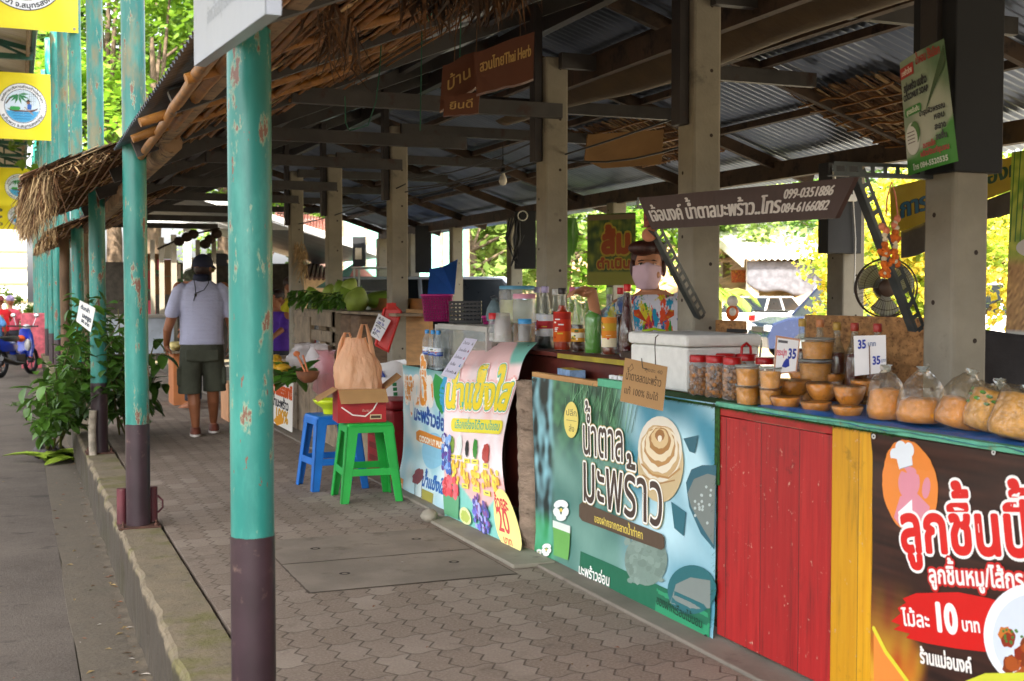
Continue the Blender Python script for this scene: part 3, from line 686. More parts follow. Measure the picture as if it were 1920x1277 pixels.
# -- stall with red and yellow planks
st = thing('market_stall', 'market stall with red and yellow plank front and teal edged counter', 'stall', (2.75, 3.6, .012))
part('front_panel', MB().box((2.452, 3.275, .03), (2.472, 3.968, .862)), REDP, st, True, bevel=.003)
part('front_panel', MB().box((2.4505, 3.275, .865), (2.472, 3.968, .893)), M('red_rail', '#a32420', .5, var=.25, scale=8, col2='#5f1512', cover=.62, bump=.3), st, True, bevel=.003)
part('front_panel', MB().box((2.451, 3.07, .0), (2.472, 3.272, .893)), YELP, st, True, bevel=.003, label='yellow plank panel beside the red one')
part('front_panel', MB().box((2.465, 1.3, .0), (2.48, 3.067, .893)).box((2.465, 3.975, .05), (2.48, 5.8, .893)), DARKW, st, True)
part('counter_top', MB().box((2.47, 1.3, .872), (3.22, 5.74, .9)), LWOOD, st, True)
part('edge_strip', MB().box((2.44, 1.3, .898), (2.472, 3.97, .917)), EDGE, st, True, bevel=.003)
part('edge_strip', MB().box((2.44, 4.98, .9), (2.475, 5.74, .925)), LWOOD, st, True, bevel=.003, label='bare wooden edge strip')
part('edge_strip', MB().box((2.438, 4.66, .905), (2.476, 4.975, .94)), M('mint_paint', '#58b08a', .5, var=.1), st, True, bevel=.003, label='mint green edge strip')
b = MB(); q = random.Random(2)
b.box((2.445, 2.9, .894), (2.62, 4.66, .903)); b.box((2.447, 3.95, .6), (2.45, 3.985, .9))
for _ in range(3600):
    y = q.uniform(2.95, 4.68) if q.random() < .9 else q.uniform(3.945, 3.99); z = .9
    x = q.uniform(2.436, 2.47); a = q.uniform(-.014, .014)
    if y > 3.94 and y < 3.99 and q.random() < .7: z = q.uniform(.05, .9)
    b.add([(x, y, z), (x, y + .003, z), (x - .012 + a, y + a, z + q.uniform(-.016, .01))], [(0, 1, 2)])
part('turf_mat', b, TURF, st, True)
for y in (1.6, 3.2, 4.9): part('leg', MB().box((3.1, y, 0), (3.16, y + .06, .872)), DARKW, st, True)
part('foot_block', MB().box((2.5, 3.7, .012), (2.58, 3.85, .06)), CONC, st, True)
def tarpf(u, v):
    y = 1.4 + 2.35 * v; x = 2.43 + .42 * u
    return V((x, y, .921 + .006 * nz(x * 9, y * 7) + (.012 * nz(y * 9, 3.3) - .012 if u < .1 else 0)))
b = MB(); b.grid(tarpf, 14, 70); solo('blue_tarpaulin', b, BTARP, 'crinkled bright blue tarpaulin spread under the bags on the counter', 'tarpaulin')

# -- artwork helpers for upright sheets facing the walkway
class Sheet(Art):
    """a sheet whose art is laid out from measured points: uv() gives sheet metres of a point seen at (px, py)"""
    def __init__(s, y_left, x=X0, fn=None):
        s.y0 = y_left; s.x = x
        Art.__init__(s, fn or (lambda a, c, lift: V((x - lift, y_left - a, c))))
    def uv(s, px, py): p = at_x(px, py, s.x); return (s.y0 - p.y, p.z)
    def pg(s, pts, col): return s.shape([s.uv(*p) for p in pts], col)
    def el(s, cx, cy, rx, ry, col, **k):
        n = k.pop('n', 26); wob = k.pop('wob', 0); q = random.Random(k.pop('seed', 0)); rot = k.pop('rot', 0); pts = []
        for i in range(n):
            a = 2 * math.pi * i / n; e = 1 + wob * (q.random() - .5); dx, dy = rx * e * math.cos(a), ry * e * math.sin(a)
            pts.append((cx + dx * math.cos(rot) - dy * math.sin(rot), cy + dx * math.sin(rot) + dy * math.cos(rot)))
        return s.pg(pts, col)
    def st(s, pts, wpx, col):
        p = [s.uv(*x) for x in pts]; d = at_x(pts[0][0], pts[0][1], s.x); w_ = wpx * d.length / FP; return s.stroke(p, w_, col)
    def tx(s, txt, p0, p1, hpx, col, prefix=None, **k):
        a, c = s.uv(*p0), s.uv(*p1); t = s.uv(p0[0], p0[1] - hpx); L = math.dist(a, c); h = math.dist(a, t); rot = math.atan2(c[1] - a[1], c[0] - a[0])
        if prefix: L *= layout(txt)[1] / layout(prefix)[1]
        return s.text(txt, a[0], a[1], h, col, fit=L, rot=rot, **k)
def sheet_obj(name, base, art, label, cat, group=None, extra=None, bevel=0):
    base.join(art.mb); o = solo(name, base, VINYL, label, cat, group)
    return o
# -- teal coconut sugar banner
YL, YR, ZB, ZT = 5.745, 3.972, -.0, .908
def tealc(s, t):
    n = nz(s * 9, t * 7, 1, 1.3); n2 = nz(s * 28, t * 16, 1, 4); 
    c = mixc('#4f7f76', '#7aa69a', .5 + n * .8)
    fol = sst(t, .5, .8) * (1 - sst(s, .5, .62)); c = mixc(c, mixc('#123f28', '#4f8a58', .5 + 1.3 * n2), fol * .85)
    lt = sst(s, .52, .68); c = mixc(c, mixc('#3f8ca4', '#bfe4ee', .5 + 1.5 * nz(s * 5, t * 3.2 + s * 4, 1, 9)), lt)
    dk = (1 - sst(s, .12, .17)); f = nz(s * 34, t * 5, 1, 2) + .5 * n2
    c = mixc(c, mixc('#0c181c', '#8fc8d4', .36 + 1.2 * f), dk * .95)
    if t < .28: c = mixc(c, '#3fae6c', (1 - sst(s, .1, .22)) * sst(.28 - t, 0, .12) * .8)
    return c
def bf(a, c, lift): return V((X0 - .004 - lift + .006 * nz(a * 3, c * 2, 1, 7) - (.008 * sst(.12 - c, 0, .12)), YL - a, c))
W_, H_ = YL - YR, ZT
base = MB().grid(lambda u, v: bf(u * W_, v * H_, 0), 110, 64, 0, None, True, tealc)
A = Sheet(YL, X0, bf)
for i in range(46):
    q = random.Random(i + 400); x0 = 1060 + q.uniform(0, 110); y0 = 715 + q.uniform(0, 40); a = q.uniform(1.2, 2.6); A.st([(x0, y0), (x0 + 26 * math.cos(a), y0 + 60 * math.sin(a))], 1.1, ['#5fa070', '#1c5234', '#8cc49a', '#0f3a22'][i % 4])
for i in range(15):                                   # palm fronds
    x0 = 1080 + i * 9; q = random.Random(i)
    A.st([(x0, 712 + i * 1.4), (x0 - 14 + q.uniform(-6, 6), 770 + q.uniform(0, 60))], 1.6, ['#7fb98a', '#2c6a44', '#164a30'][i % 3])
A.pg([(1092, 1033), (1337, 1140), (1337, 1199), (1092, 1088)], '#1d6a4e'); A.pg([(1235, 1098), (1337, 1143), (1337, 1199), (1235, 1152)], '#2f9468')
A.el(1215, 1050, 40, 48, '#7f948a'); A.pg([(1285, 822), (1312, 816), (1306, 850), (1296, 846)], '#2a6272'); A.pg([(1262, 940), (1290, 960), (1286, 1005), (1268, 990)], '#2f6a78')
A.pg([(1290, 905), (1300, 880), (1320, 872), (1346, 872), (1343, 1030), (1318, 1000), (1296, 950)], '#2d6272'); A.pg([(1293, 925), (1305, 898), (1330, 888), (1345, 892), (1342, 1022), (1322, 990), (1300, 950)], '#77807c')
for k in range(16): q = random.Random(k + 60); A.el(1305 + q.uniform(0, 34), 905 + q.uniform(0, 80), 2.4, 3, '#b9c6c4', n=8)
for k in range(60): q = random.Random(k + 800); A.inc = .05; A.el(1215 + q.uniform(-34, 34), 1050 + q.uniform(-40, 40), q.uniform(3, 9), q.uniform(3, 9), ['#74897f', '#889d93', '#7c9288'][k % 3], n=9, wob=.4, seed=k)
A.inc = 1; A.el(1302, 1105, 46, 46, '#2b6a70', n=30); A.pg([(1262, 1130), (1272, 1095), (1300, 1082), (1337, 1088), (1337, 1140), (1300, 1142)], '#808a86')
A.el(1243, 868, 43, 74, '#c9b48a'); A.el(1242, 842, 41, 62, '#e3dccb')
for (rx, ry, cy, col) in ((36, 50, 846, '#c7a97a'), (33, 44, 842, '#e9dfc8'), (29, 38, 836, '#b98d56'), (26, 33, 832, '#e6d6b4'), (20, 25, 826, '#a87a44'), (16, 19, 822, '#d9bd8c'), (9, 11, 816, '#9a6a38'), (4, 6, 822, '#efe6d4')): A.el(1242, cy, rx, ry, col, wob=.12, seed=int(rx))
A.st([(1208, 870), (1228, 890), (1258, 896), (1280, 878)], 4, '#b58a50'); A.st([(1210, 890), (1235, 908), (1270, 900)], 2.5, '#a87c48')
A.el(1075, 787, 13.5, 34, '#e8d774'); A.tx('ปลีก', (1065, 778), (1086, 781), 9, '#4a4030'); A.st([(1066, 787), (1085, 790)], .8, '#4a4030'); A.tx('ส่ง', (1070, 808), (1081, 810), 9, '#4a4030')
A.pg([(1041, 985), (1073, 998), (1071, 1050), (1044, 1040)], '#6fb05a'); A.pg([(1041, 975), (1073, 986), (1073, 1000), (1041, 988)], '#e6ece6')
for cx, cy, r in ((1056, 956, 15), (1031, 1030, 9), (1018, 1035, 5)):
    for k in range(5): a = k * 1.257 + .3; A.el(cx + r * .55 * math.cos(a), cy + r * .95 * math.sin(a), r * .42, r * .62, '#f4f6f2', n=12, rot=a)
    A.el(cx, cy, r * .2, r * .25, '#e8d060', n=8)
for s_ in ((1097, 849, 1175, 866, 53, 'น้ำตาล'), (1095, 936, 1250, 990, 72, 'มะพร้าว')):
    A.tx(s_[5], (s_[0], s_[1]), (s_[2], s_[3]), s_[4], '#4a3b34', bold=.004, out=[('#c8a860', .0115), ('#f2f4ee', .0085)])
A.pg([(1090, 946), (1096, 941), (1246, 1001), (1251, 1008), (1251, 1026), (1245, 1031), (1096, 976), (1090, 968)], '#5a4a3c')
A.tx('ของฝากจากตลาดน้ำท่าคา', (1119, 978), (1211, 1011), 11, '#e6cf5a', bold=.0015)
A.tx('มะพร้าวอ่อน', (1092, 1075), (1150, 1099), 15, '#f4f4ee', bold=.003); A.tx('ของฝากเรือนไม้นอม', (1237, 1131), (1325, 1178), 13, '#0f3a2c', bold=.001)
for px, py in ((1006, 712), (1343, 760), (993, 1030), (1332, 1192)): A.el(px, py, 3, 4, '#20302c', n=8)
sheet_obj('vinyl_banner', base, A, 'teal vinyl banner with large coconut sugar lettering and a cream swirl', 'banner', 'printed vinyl banners on the stall fronts')
# -- dark brown grilled meatball banner
YM = 3.064
def bm(a, c, lift): return V((X0 - .002 - lift - .01 * sst(c, .8, .9) * (.5 + .5 * math.sin(a * 5 + 1.5)) + .004 * nz(a * 4, c * 3), YM - a, c))
def brc(s, t):
    f = nz(s * 3, t * 55, 1, 3) + .6 * nz(s * 9, t * 130, 1, 5); c = mixc('#1d0f0c', '#4a2a20', .4 + .7 * f)
    fl = sst(.55 - t * 1.0, 0, .5) * sst(.16 - s + .09 * nz(t * 6, 1.7) + .1 * (.5 - t), 0, .05); c = mixc(c, mixc('#d8581c', '#f0b030', .5 + nz(s * 30, t * 8)), fl * .95); return c
base = MB().grid(lambda u, v: bm(u * 1.5, v * .893, 0), 120, 80, 0, None, True, brc)
A = Sheet(YM, X0, bm)
A.pg([(1640, 1182), (1660, 1225), (1700, 1277), (1640, 1277)], '#ee8a3c'); A.st([(1640, 1178), (1662, 1222), (1712, 1290)], 9, '#dcd43a')
A.el(1708, 912, 51, 88, '#e8893a', wob=.03, n=60, rot=-.12)
A.el(1706, 905, 20, 31, '#dc8fa0'); A.pg([(1678, 970), (1690, 930), (1722, 926), (1745, 950), (1740, 985), (1700, 1000)], '#dc8fa0'); A.el(1738, 915, 7.5, 20, '#dc8fa0', rot=.1)
A.pg([(1686, 960), (1712, 936), (1714, 985), (1690, 985)], '#eef2f6')
for cx, cy, rx, ry in ((1681, 853, 9, 13), (1694, 842, 11, 16), (1709, 843, 9, 14)): A.el(cx, cy, rx, ry, '#e4ecf4')
A.pg([(1683, 855), (1713, 848), (1713, 872), (1688, 880)], '#e4ecf4'); A.st([(1689, 879), (1713, 872)], 1.2, '#9ab0c4')
A.tx('ลูกชิ้นปิ้ง', (1692, 1032), (1886, 1040), 66, '#d8201c', prefix='ลูกชิ้น', bold=.013, out=[('#f6f4f2', .0085)])
A.tx('ลูกชิ้นหมู/ไส้กรอก', (1745, 1092), (1925, 1104), 25, '#f4f0ec', prefix='ลูกชิ้นหมู/ไส้กร', bold=.004, out=[('#c81e1c', .007)])
A.pg([(1672, 1165), (1690, 1150), (1684, 1140), (1700, 1130), (1694, 1122), (1720, 1112), (1800, 1110), (1860, 1122), (1900, 1135), (1890, 1150), (1905, 1165), (1880, 1185), (1890, 1205), (1850, 1222), (1800, 1216), (1740, 1206), (1700, 1196), (1708, 1188), (1676, 1180), (1690, 1172)], '#cf1714')
A.tx('ไม้ละ', (1694, 1172), (1747, 1177), 22, '#f6f0ec', bold=.003); A.tx('10', (1754, 1180), (1800, 1187), 40, '#f6f0ec', bold=.012); A.tx('บาท', (1807, 1182), (1842, 1186), 19, '#f6f0ec', bold=.003)
A.tx('ร้านแม่อนงค์', (1728, 1242), (1826, 1262), 20, '#f2ece6', bold=.004)
A.el(1935, 1190, 88, 96, '#f0f3fa', n=40); A.el(1938, 1196, 74, 82, '#d4deee', n=40)
A.inc = .2
for k in range(26): q = random.Random(k + 9); A.el(1885 + q.uniform(0, 80), 1185 + q.uniform(-6, 90), 12, 15, ['#a8501c', '#7c3410', '#c8742c', '#8c2c14'][k % 4], wob=.4, seed=k, n=12)
for k in range(14): q = random.Random(k + 90); A.el(1880 + q.uniform(0, 50), 1178 + q.uniform(0, 30), 3, 3, '#4a7a34', n=6)
A.inc = 1; A.pg([(1812, 1277), (1850, 1262), (1960, 1260), (1960, 1290), (1812, 1290)], '#cfd23c')
for px, py in ((1645, 818), (1866, 848)): A.el(px, py, 4, 5, '#c9c9c6', n=10); A.el(px, py, 1.8, 2.2, '#3a3030', n=8)
sheet_obj('vinyl_banner', base, A, 'dark brown vinyl banner with red grilled meatball lettering and a price of 10', 'banner', 'printed vinyl banners on the stall fronts')
# -- pale blue coconut pudding banner
YP = 8.0
def bp(a, c, lift): return V((X0 - .004 - lift + .012 * nz(a * 5, c * 4, 1, 3) - .05 * sst(.3 - c, 0, .3), YP - a, c))
def puc(s, t):
    n = nz(s * 6, t * 7, 1, 8); c = mixc('#9fd0de', '#dfeef0', .55 + n); return mixc(c, '#1f8a86', sst(t, .93, 1) * .8)
base = MB().grid(lambda u, v: bp(u * 1.2, -.06 + v * .9, 0), 60, 50, 0, None, True, puc)
A = Sheet(YP, X0, bp)
A.pg([(812, 725), (818, 700), (832, 712), (838, 760), (830, 778), (820, 760)], '#2f9a4c'); A.el(836, 740, 10, 34, '#3fa8d8'); A.el(815, 845, 22, 34, '#8cc4e0')
A.tx('พุดดิ้ง', (760, 752), (815, 758), 44, '#e8962c', bold=.03, out=[('#f4efe6', .012)]); A.tx('มะพร้าวอ่อน', (778, 785), (845, 812), 20, '#2858a8', bold=.012)
A.pg([(783, 810), (788, 806), (850, 828), (850, 850), (788, 828), (783, 824)], '#e08e34'); A.tx('COCONUT PUDDING', (788, 826), (850, 846), 8, '#f6efe2', bold=.006)
A.pg([(755, 892), (769, 898), (769, 928), (755, 920)], '#dc9440'); A.tx('อร่อย', (756, 910), (768, 916), 9, '#f6efe2', bold=.004)
A.el(793, 893, 9, 14, '#8a4a52', wob=.3); A.st([(790, 905), (793, 928), (800, 940), (806, 930), (802, 900)], 2.5, '#3a2a34'); A.pg([(805, 915), (826, 925), (826, 958), (808, 950)], '#a8a04c')
A.tx('น้ำแข็งใส', (802, 908), (845, 926), 16, '#2f6ab8', bold=.01)
sheet_obj('vinyl_banner', base, A, 'pale blue vinyl banner with orange pudding lettering, left of the pink one', 'banner', 'printed vinyl banners on the stall fronts')
# -- pink shaved ice banner draped over the shelf
Lp = [at_x(882, 640, 2.62), at_x(852, 680, 2.45), at_x(838, 715, 2.37), at_x(834, 850, 2.36), at_x(834, 974, 2.33)]
Rp = [at_x(1008, 642, 2.62), at_x(985, 668, 2.48), at_x(971, 715, 2.44), at_x(941, 860, 2.5), at_x(968, 1032, 2.36)]
TS = [0, .1, .19, .58, 1]
def crv(pts, t):
    for i in range(4):
        if t <= TS[i + 1] or i == 3:
            a = (t - TS[i]) / (TS[i + 1] - TS[i]); p0, p1, p2, p3 = pts[max(i - 1, 0)], pts[i], pts[i + 1], pts[min(i + 2, 4)]
            m1 = (p2 - p0) * .5; m2 = (p3 - p1) * .5; return (2 * a ** 3 - 3 * a * a + 1) * p1 + (a ** 3 - 2 * a * a + a) * m1 + (-2 * a ** 3 + 3 * a * a) * p2 + (a ** 3 - a * a) * m2
WPK, HPK = .78, 1.12
def pk(a, c, lift):
    u, v = a / WPK, 1 - c / HPK; p = crv(Lp, v).lerp(crv(Rp, v), u); return p + V((-1, -.12, .1)) * (lift + .008 * math.sin(u * 14 + v * 3) * math.sin(math.pi * min(1, v * 1.3)) * sst(v, .1, .4))
def pkc(s, t):
    n = nz(s * 7, t * 9, 1, 3); c = mixc('#efe6ea', '#f3c9c6', .3 + n * .8 + sst(t, .78, .9)); c = mixc(c, '#e9a49c', sst(.36 - t, 0, .06) * .75); c = mixc(c, '#7cc8bc', sst(.23 - t + .05 * math.sin(s * 8), 0, .02))
    return mixc(c, '#7cc4b4', sst(s - .8 + .8 * (t - .9), 0, .03) * sst(t, .84, .88))
base = MB().grid(lambda u, v: pk(u * WPK, v * HPK, 0), 70, 90, 0, None, True, pkc)
A = Art(pk); A.lift0 = .004; A.fine = .04; A.step = .0002; P_ = lambda u, t: (u * WPK, t * HPK)
def lab(u, t, w=.1): A.rect(*P_(u - w / 2, t - .012), *P_(u + w / 2, t + .012), '#e6d84a'); A.rect(*P_(u - w / 4, t - .003), *P_(u + w / 4, t + .003), '#6a6a30')
A.text('น้ำแข็งใส', .01, .655 * HPK, .15, '#ecd431', fit=.75, bold=.022, out=[('#f2b4b0', .019), ('#fbf6f2', .014), ('#58b49c', .007)], rot=.0)
A.rect(*P_(.12, .535), *P_(.97, .6), '#e9dc48', .03); A.text('เลือกเครื่องได้ตามใจชอบ', .13, .552 * HPK, .034, '#3fae9a', fit=.6, bold=.002)
for u, t, rx, ry, c in ((.14, .47, .03, .045, '#7a9a3c'), (.27, .47, .055, .05, '#dfe8e4'), (.43, .455, .032, .042, '#23262a'), (.56, .455, .032, .05, '#3f8a3c'), (.74, .44, .07, .05, '#b0413c')):
    A.oval(*P_(u, t), rx * WPK, ry * HPK, c, wob=.25, seed=int(u * 99)); lab(u, t - .065, .1)
A.inc = .1
for i, u in enumerate((.2, .38, .56, .73, .9)):
    for k in range(16): q = random.Random(i * 40 + k); A.oval(*P_(u + q.uniform(-.06, .06), .335 - i * .006 + q.uniform(-.045, .045)), .017, .017, ['#e9c21c', '#f0d84a', '#d6a414'][k % 3], n=9)
    lab(u, .268 - i * .006, .11)
for k in range(60): q = random.Random(k + 7); A.oval(*P_(.07 + q.uniform(-.07, .05), .43 + q.uniform(-.11, .08)), .02, .024, ['#3a64b8', '#7fa8e0', '#cfdff2', '#28468c', '#5a3a90'][k % 5], n=8)
A.shape([P_(*p) for p in ((-.0, .2), (.27, .2), (.24, .06), (.02, .06))], '#5fa87a')
for k in range(30): q = random.Random(k + 70); A.oval(*P_(.13 + q.uniform(-.13, .13), .225 + q.uniform(-.03, .06)), .026, .026, ['#c8323c', '#e86a74', '#e04a58'][k % 3], n=9)
for k in range(90): q = random.Random(k + 170); a = q.uniform(0, 6.3); r_ = q.random() ** .5; A.oval(*P_(.6 + .12 * r_ * math.cos(a), .135 + .1 * r_ * math.sin(a)), .014, .018, ['#3c3c9c', '#6a6ad0', '#a8a8e8', '#2a2a6c', '#7a3c8c'][k % 5], n=7)
A.inc = 1; A.oval(*P_(.36, .1), .07, .06, '#dfe6a8'); A.oval(*P_(.36, .1), .05, .04, '#b8c85a', wob=.3)
A.oval(*P_(.97, .13), .13, .17, '#f4e88a'); A.text('ถ้วยละ', .66, .195 * HPK, .05, '#cf2a2a', fit=.15, bold=.006); A.text('20', .66, .095 * HPK, .095, '#cf2a2a', fit=.125, bold=.006); A.text('บาท', .69, .03 * HPK, .04, '#cf5a2a', fit=.09, bold=.004)
for p in ((.03, .98), (.5, .975), (.96, .965), (.95, .02), (.03, .03)): A.oval(*P_(*p), .008, .008, '#2a3430', n=8)
sheet_obj('vinyl_banner', base, A, 'pink vinyl banner with yellow shaved ice lettering, draped and curling outward', 'banner', 'printed vinyl banners on the stall fronts')
# -- drinks stall behind the pink and blue banners
st = thing('drinks_stall', 'dark wooden drinks stall counter behind the pink and blue banners', 'stall', (2.8, 6.9, .012))
part('counter', MB().box((2.48, 6.62, .1), (3.2, 8.05, .832)), DARKW, st, True, bevel=.004)
part('counter', MB().box((2.64, 5.0, .1), (3.25, 6.6, .985)), REDBR, st, True, bevel=.004)
part('shelf', MB().box((2.6, 4.95, .995), (3.25, 6.6, 1.018)), REDBR, st, True, bevel=.003)
part('shelf_edge', MB().box((2.588, 4.95, .992), (2.599, 5.75, 1.016)), M('olive_yellow_strip', '#9a8a1e', .5, var=.2), st, True)
b = MB(); b.grid(lambda u, v: V((2.452, 5.8, 0)) + V((.05 * math.cos(u * 6.283) + .004 * nz(u * 12, v * 16) + .0018 * math.sin(v * 80), .088 * math.sin(u * 6.283) + .05 * v - .02, .012 + .86 * v)), 22, 90, wrap=True)
solo('palm_trunk_post', b, M('palm_bark', '#8a7766', .9, var=.3, scale=5, stretch=(1, 1, 3), bump=.9, bscale=30, dist=.012, col2='#5c4c3e', cover=.55), 'grey ringed palm trunk post between the pink and teal banners', 'post')
solo('stone', MB().ball((2.21, 6.72, .035), (.05, .075, .04), 10, 7, f=lambda d: 1 + .25 * nz(d.x * 2, d.y * 2, 1, d.z * 2)), CONC, 'small pale stone holding the bottom of the blue banner', 'stone')
b = MB(); b.box((2.2, 5.4, .0), (2.42, 6.75, .02)); solo('stone_edging', b, CONC, 'low concrete edging strip under the pink banner', 'edging', bevel=.004)
# ================================================================== goods on the stalls
CT = .905                                                       # counter height
PASTE = M('coconut_sugar_paste', '#e8981e', .4, var=.16, scale=30, col2='#cc8014', cover=.55, bump=.4, bscale=60)
PASTE2 = M('pale_sugar_paste', '#e2a73e', .5, var=.25, scale=34, col2='#b07830', cover=.55, bump=.7, bscale=50)
NUTS = M('sugar_lumps', '#b8783a', .6, var=.3, scale=22, bump=.4, bscale=50); REDLID = M('red_lid', '#b8161a', .35, var=.1, bump=.03)
SHELL = M('split_shell', '#e2a03c', .35, var=.3, scale=20, col2='#b0701e', cover=.56, bump=.3); GREENL = M('green_garnish', '#5d9a34', .6, var=.3)
CARD = M('cardboard_brown', '#a07a4e', .85, var=.1, scale=5, bump=.15); WHITE = M('white_card', '#e8e8ea', .6, var=.03, bump=.02)
FOAM = M('styrofoam', '#e4e4e0', .75, var=.05, scale=20, col2='#bdb9ae', cover=.68, bump=.2, bscale=160)
def basepos(px, py, z=CT): return at_z(px, py, z)
def rpx(p, px): return px / FP * (p - V((0, 0, EYE))).dot(_fw)
# -- bags of sugar paste
def bag(px, yb, yt, wpx, yfill, label, mat, lean=0, green=False, seed=0):
    p = basepos(px, yb, CT + .018); r = rpx(p, wpx) / 2; h = rpx(p, yb - yt) * 1.1; hf = rpx(p, yb - yfill); q = random.Random(seed)
    p = p + V((.9, .42, 0)).normalized() * r * .7; p.z = CT + .02
    t = thing('sugar_bag', label, 'bag', p, 0, 'clear plastic bags of coconut sugar'); t.rotation_euler = (rad(lean) * .3, rad(lean), q.uniform(-.5, .5))
    def rr(z, k=1): return r * k * (1 - .12 * (z / h) ** 2)
    b = MB(); b.lathe([(r * .6, 0), (r * .98, .006), (r * 1.08, .03), (rr(hf * .6), hf * .6), (rr(hf) * .96, hf - .004), (rr(hf) * .7, hf + .004), (.001, hf + .002)], n=24, sq=2.7); 
    for i, v in enumerate(b.v): b.v[i] = v * (1 + .05 * nz(v.x * 25, v.y * 25, 1, v.z * 25 + seed))
    part('sugar', b, mat, t)
    b = MB(); b.lathe([(r * .64, -.002), (r * 1.04, .004), (r * 1.13, .03), (rr(hf, 1.04), hf), (r * .9, hf + (h - hf) * .3), (r * .68, hf + (h - hf) * .58), (r * .36, hf + (h - hf) * .8), (.012, h * .955), (.02, h)], n=30, sq=2.5, caps=False)
    for i, v in enumerate(b.v): b.v[i] = v * (1 + .16 * (v.z / h) * nz(v.x * 45, v.y * 45, 1, v.z * 16 + seed))
    part('clear_bag', b, filmmat('bag_film_clear', '#f4efe2', .165, .1), t)
    b = MB(); b.lathe([(.01, h * .945), (.014, h * .955), (.01, h * .968)], n=10); b.ball((.006, 0, h * .975), (.009, .006, .012), 8, 5); b.lathe([(.006, h * .96), (.012, h * 1.0), (.02, h * 1.04)], n=9, caps=False)
    part('knot', b, M('knotted_film', '#d5e0e2', .3, trans=.4, bump=.3), t)
    if green:
        b = MB()
        for _ in range(26): a = q.uniform(0, 6.3); z = hf * q.uniform(.55, .98); v = V((math.cos(a) * rr(z) * .99, math.sin(a) * rr(z) * .99, z)); b.ball(v, (.012, .012, .006), 6, 4)
        part('green_garnish', b, GREENL, t)
bag(1651, 789, 699, 62, 733, 'clear knotted bag of sugar paste, leftmost of the bag row beside the 35 sign', PASTE, seed=1)
bag(1716, 796, 703, 84, 752, 'wide clear knotted bag of smooth sugar paste, second in the bag row', PASTE, seed=2)
bag(1785, 806, 707, 84, 752, 'leaning clear bag of orange sugar paste, third in the bag row', PASTE, 12, seed=3)
bag(1836, 812, 728, 86, 736, 'clear bag of pale crumbly sugar with green garnish on top', PASTE2, 14, True, seed=4)
bag(1892, 828, 738, 94, 744, 'clear bag of pale crumbly sugar at the right edge, nearest the camera', PASTE2, 14, seed=5)
bag(1860, 792, 722, 60, 745, 'small clear bag with green garnish standing behind the bag row', PASTE2, 5, True, seed=6)
# -- half bowls wrapped in film
def shell(px, yb, yt, wpx, label, rest=CT, seed=0):
    p = basepos(px, yb, rest + .006); r = rpx(p, wpx) / 2; h = max(.028, rpx(p, yb - yt) * .82); p = p + V((.5, .85, 0)).normalized() * r * .6; p.z = rest + .004
    t = thing('wrapped_bowl', label, 'bowl', p, random.Random(seed).uniform(0, 6), 'film wrapped half bowls of sugar')
    b = MB(); b.lathe([(r * .55, 0), (r * .8, h * .3), (r, h * .85), (r * .97, h), (r * .9, h * .96), (.001, h * 1.02)], n=22); part('sugar_bowl', b, SHELL, t)
    b = MB(); b.lathe([(r * .6, -.002), (r * .86, h * .3), (r * 1.05, h * .88), (r * 1.0, h * 1.06), (r * .5, h * 1.1), (.001, h * 1.14)], n=26)
    for i, v in enumerate(b.v): b.v[i] = v * (1 + .06 * nz(v.x * 50, v.y * 50, 1, v.z * 60 + seed))
    for k in range(5): a = k * .35 + seed; b.add([(r * .9 * math.cos(a), r * .9 * math.sin(a), h * 1.05), (r * 1.25 * math.cos(a + .1), r * 1.25 * math.sin(a + .1), h * .9), (r * 1.2 * math.cos(a + .25), r * 1.2 * math.sin(a + .25), h * 1.2)], [(0, 1, 2)])
    part('wrap_film', b, filmmat('wrap_film', '#f6e8cc', .13, .1), t)
for i, a in enumerate(((1475, 768, 739, 58, 'film wrapped bowl at the left end of the front row'), (1532, 776, 749, 58, 'film wrapped bowl second from left in the front row'), (1591, 785, 757, 58, 'film wrapped bowl right end of the front row, left of the bags'))): shell(*a, seed=i)
for i, a in enumerate(((1488, 742, 707, 66, 'film wrapped bowl stacked highest at the left, beneath the price card'), (1543, 750, 712, 60, 'film wrapped bowl in the middle of the upper row'), (1595, 759, 717, 60, 'film wrapped bowl of the upper row touching the 35 sign'))): shell(*a, rest=CT + .036, seed=i + 5)
for i, a in enumerate(((1452, 735, 706, 52, 'film wrapped bowl at the far left of the back row'), (1508, 722, 690, 54, 'film wrapped bowl in the back row under the framed price card'), (1625, 742, 706, 56, 'film wrapped bowl half hidden behind the leftmost sugar bag'), (1560, 728, 694, 50, 'film wrapped bowl in the back row beneath the 35 sign'))): shell(*a, rest=CT + .05, seed=i + 25)
shell(1580, 712, 676, 48, 'film wrapped bowl standing behind the others, under the honey bottles', CT + .06, 9)
for i, a in enumerate(((1430, 741, 716, 40, 'film wrapped bowl tucked beside the stacked sugar tubs'),)): shell(*a, rest=CT + .03, seed=i + 15)
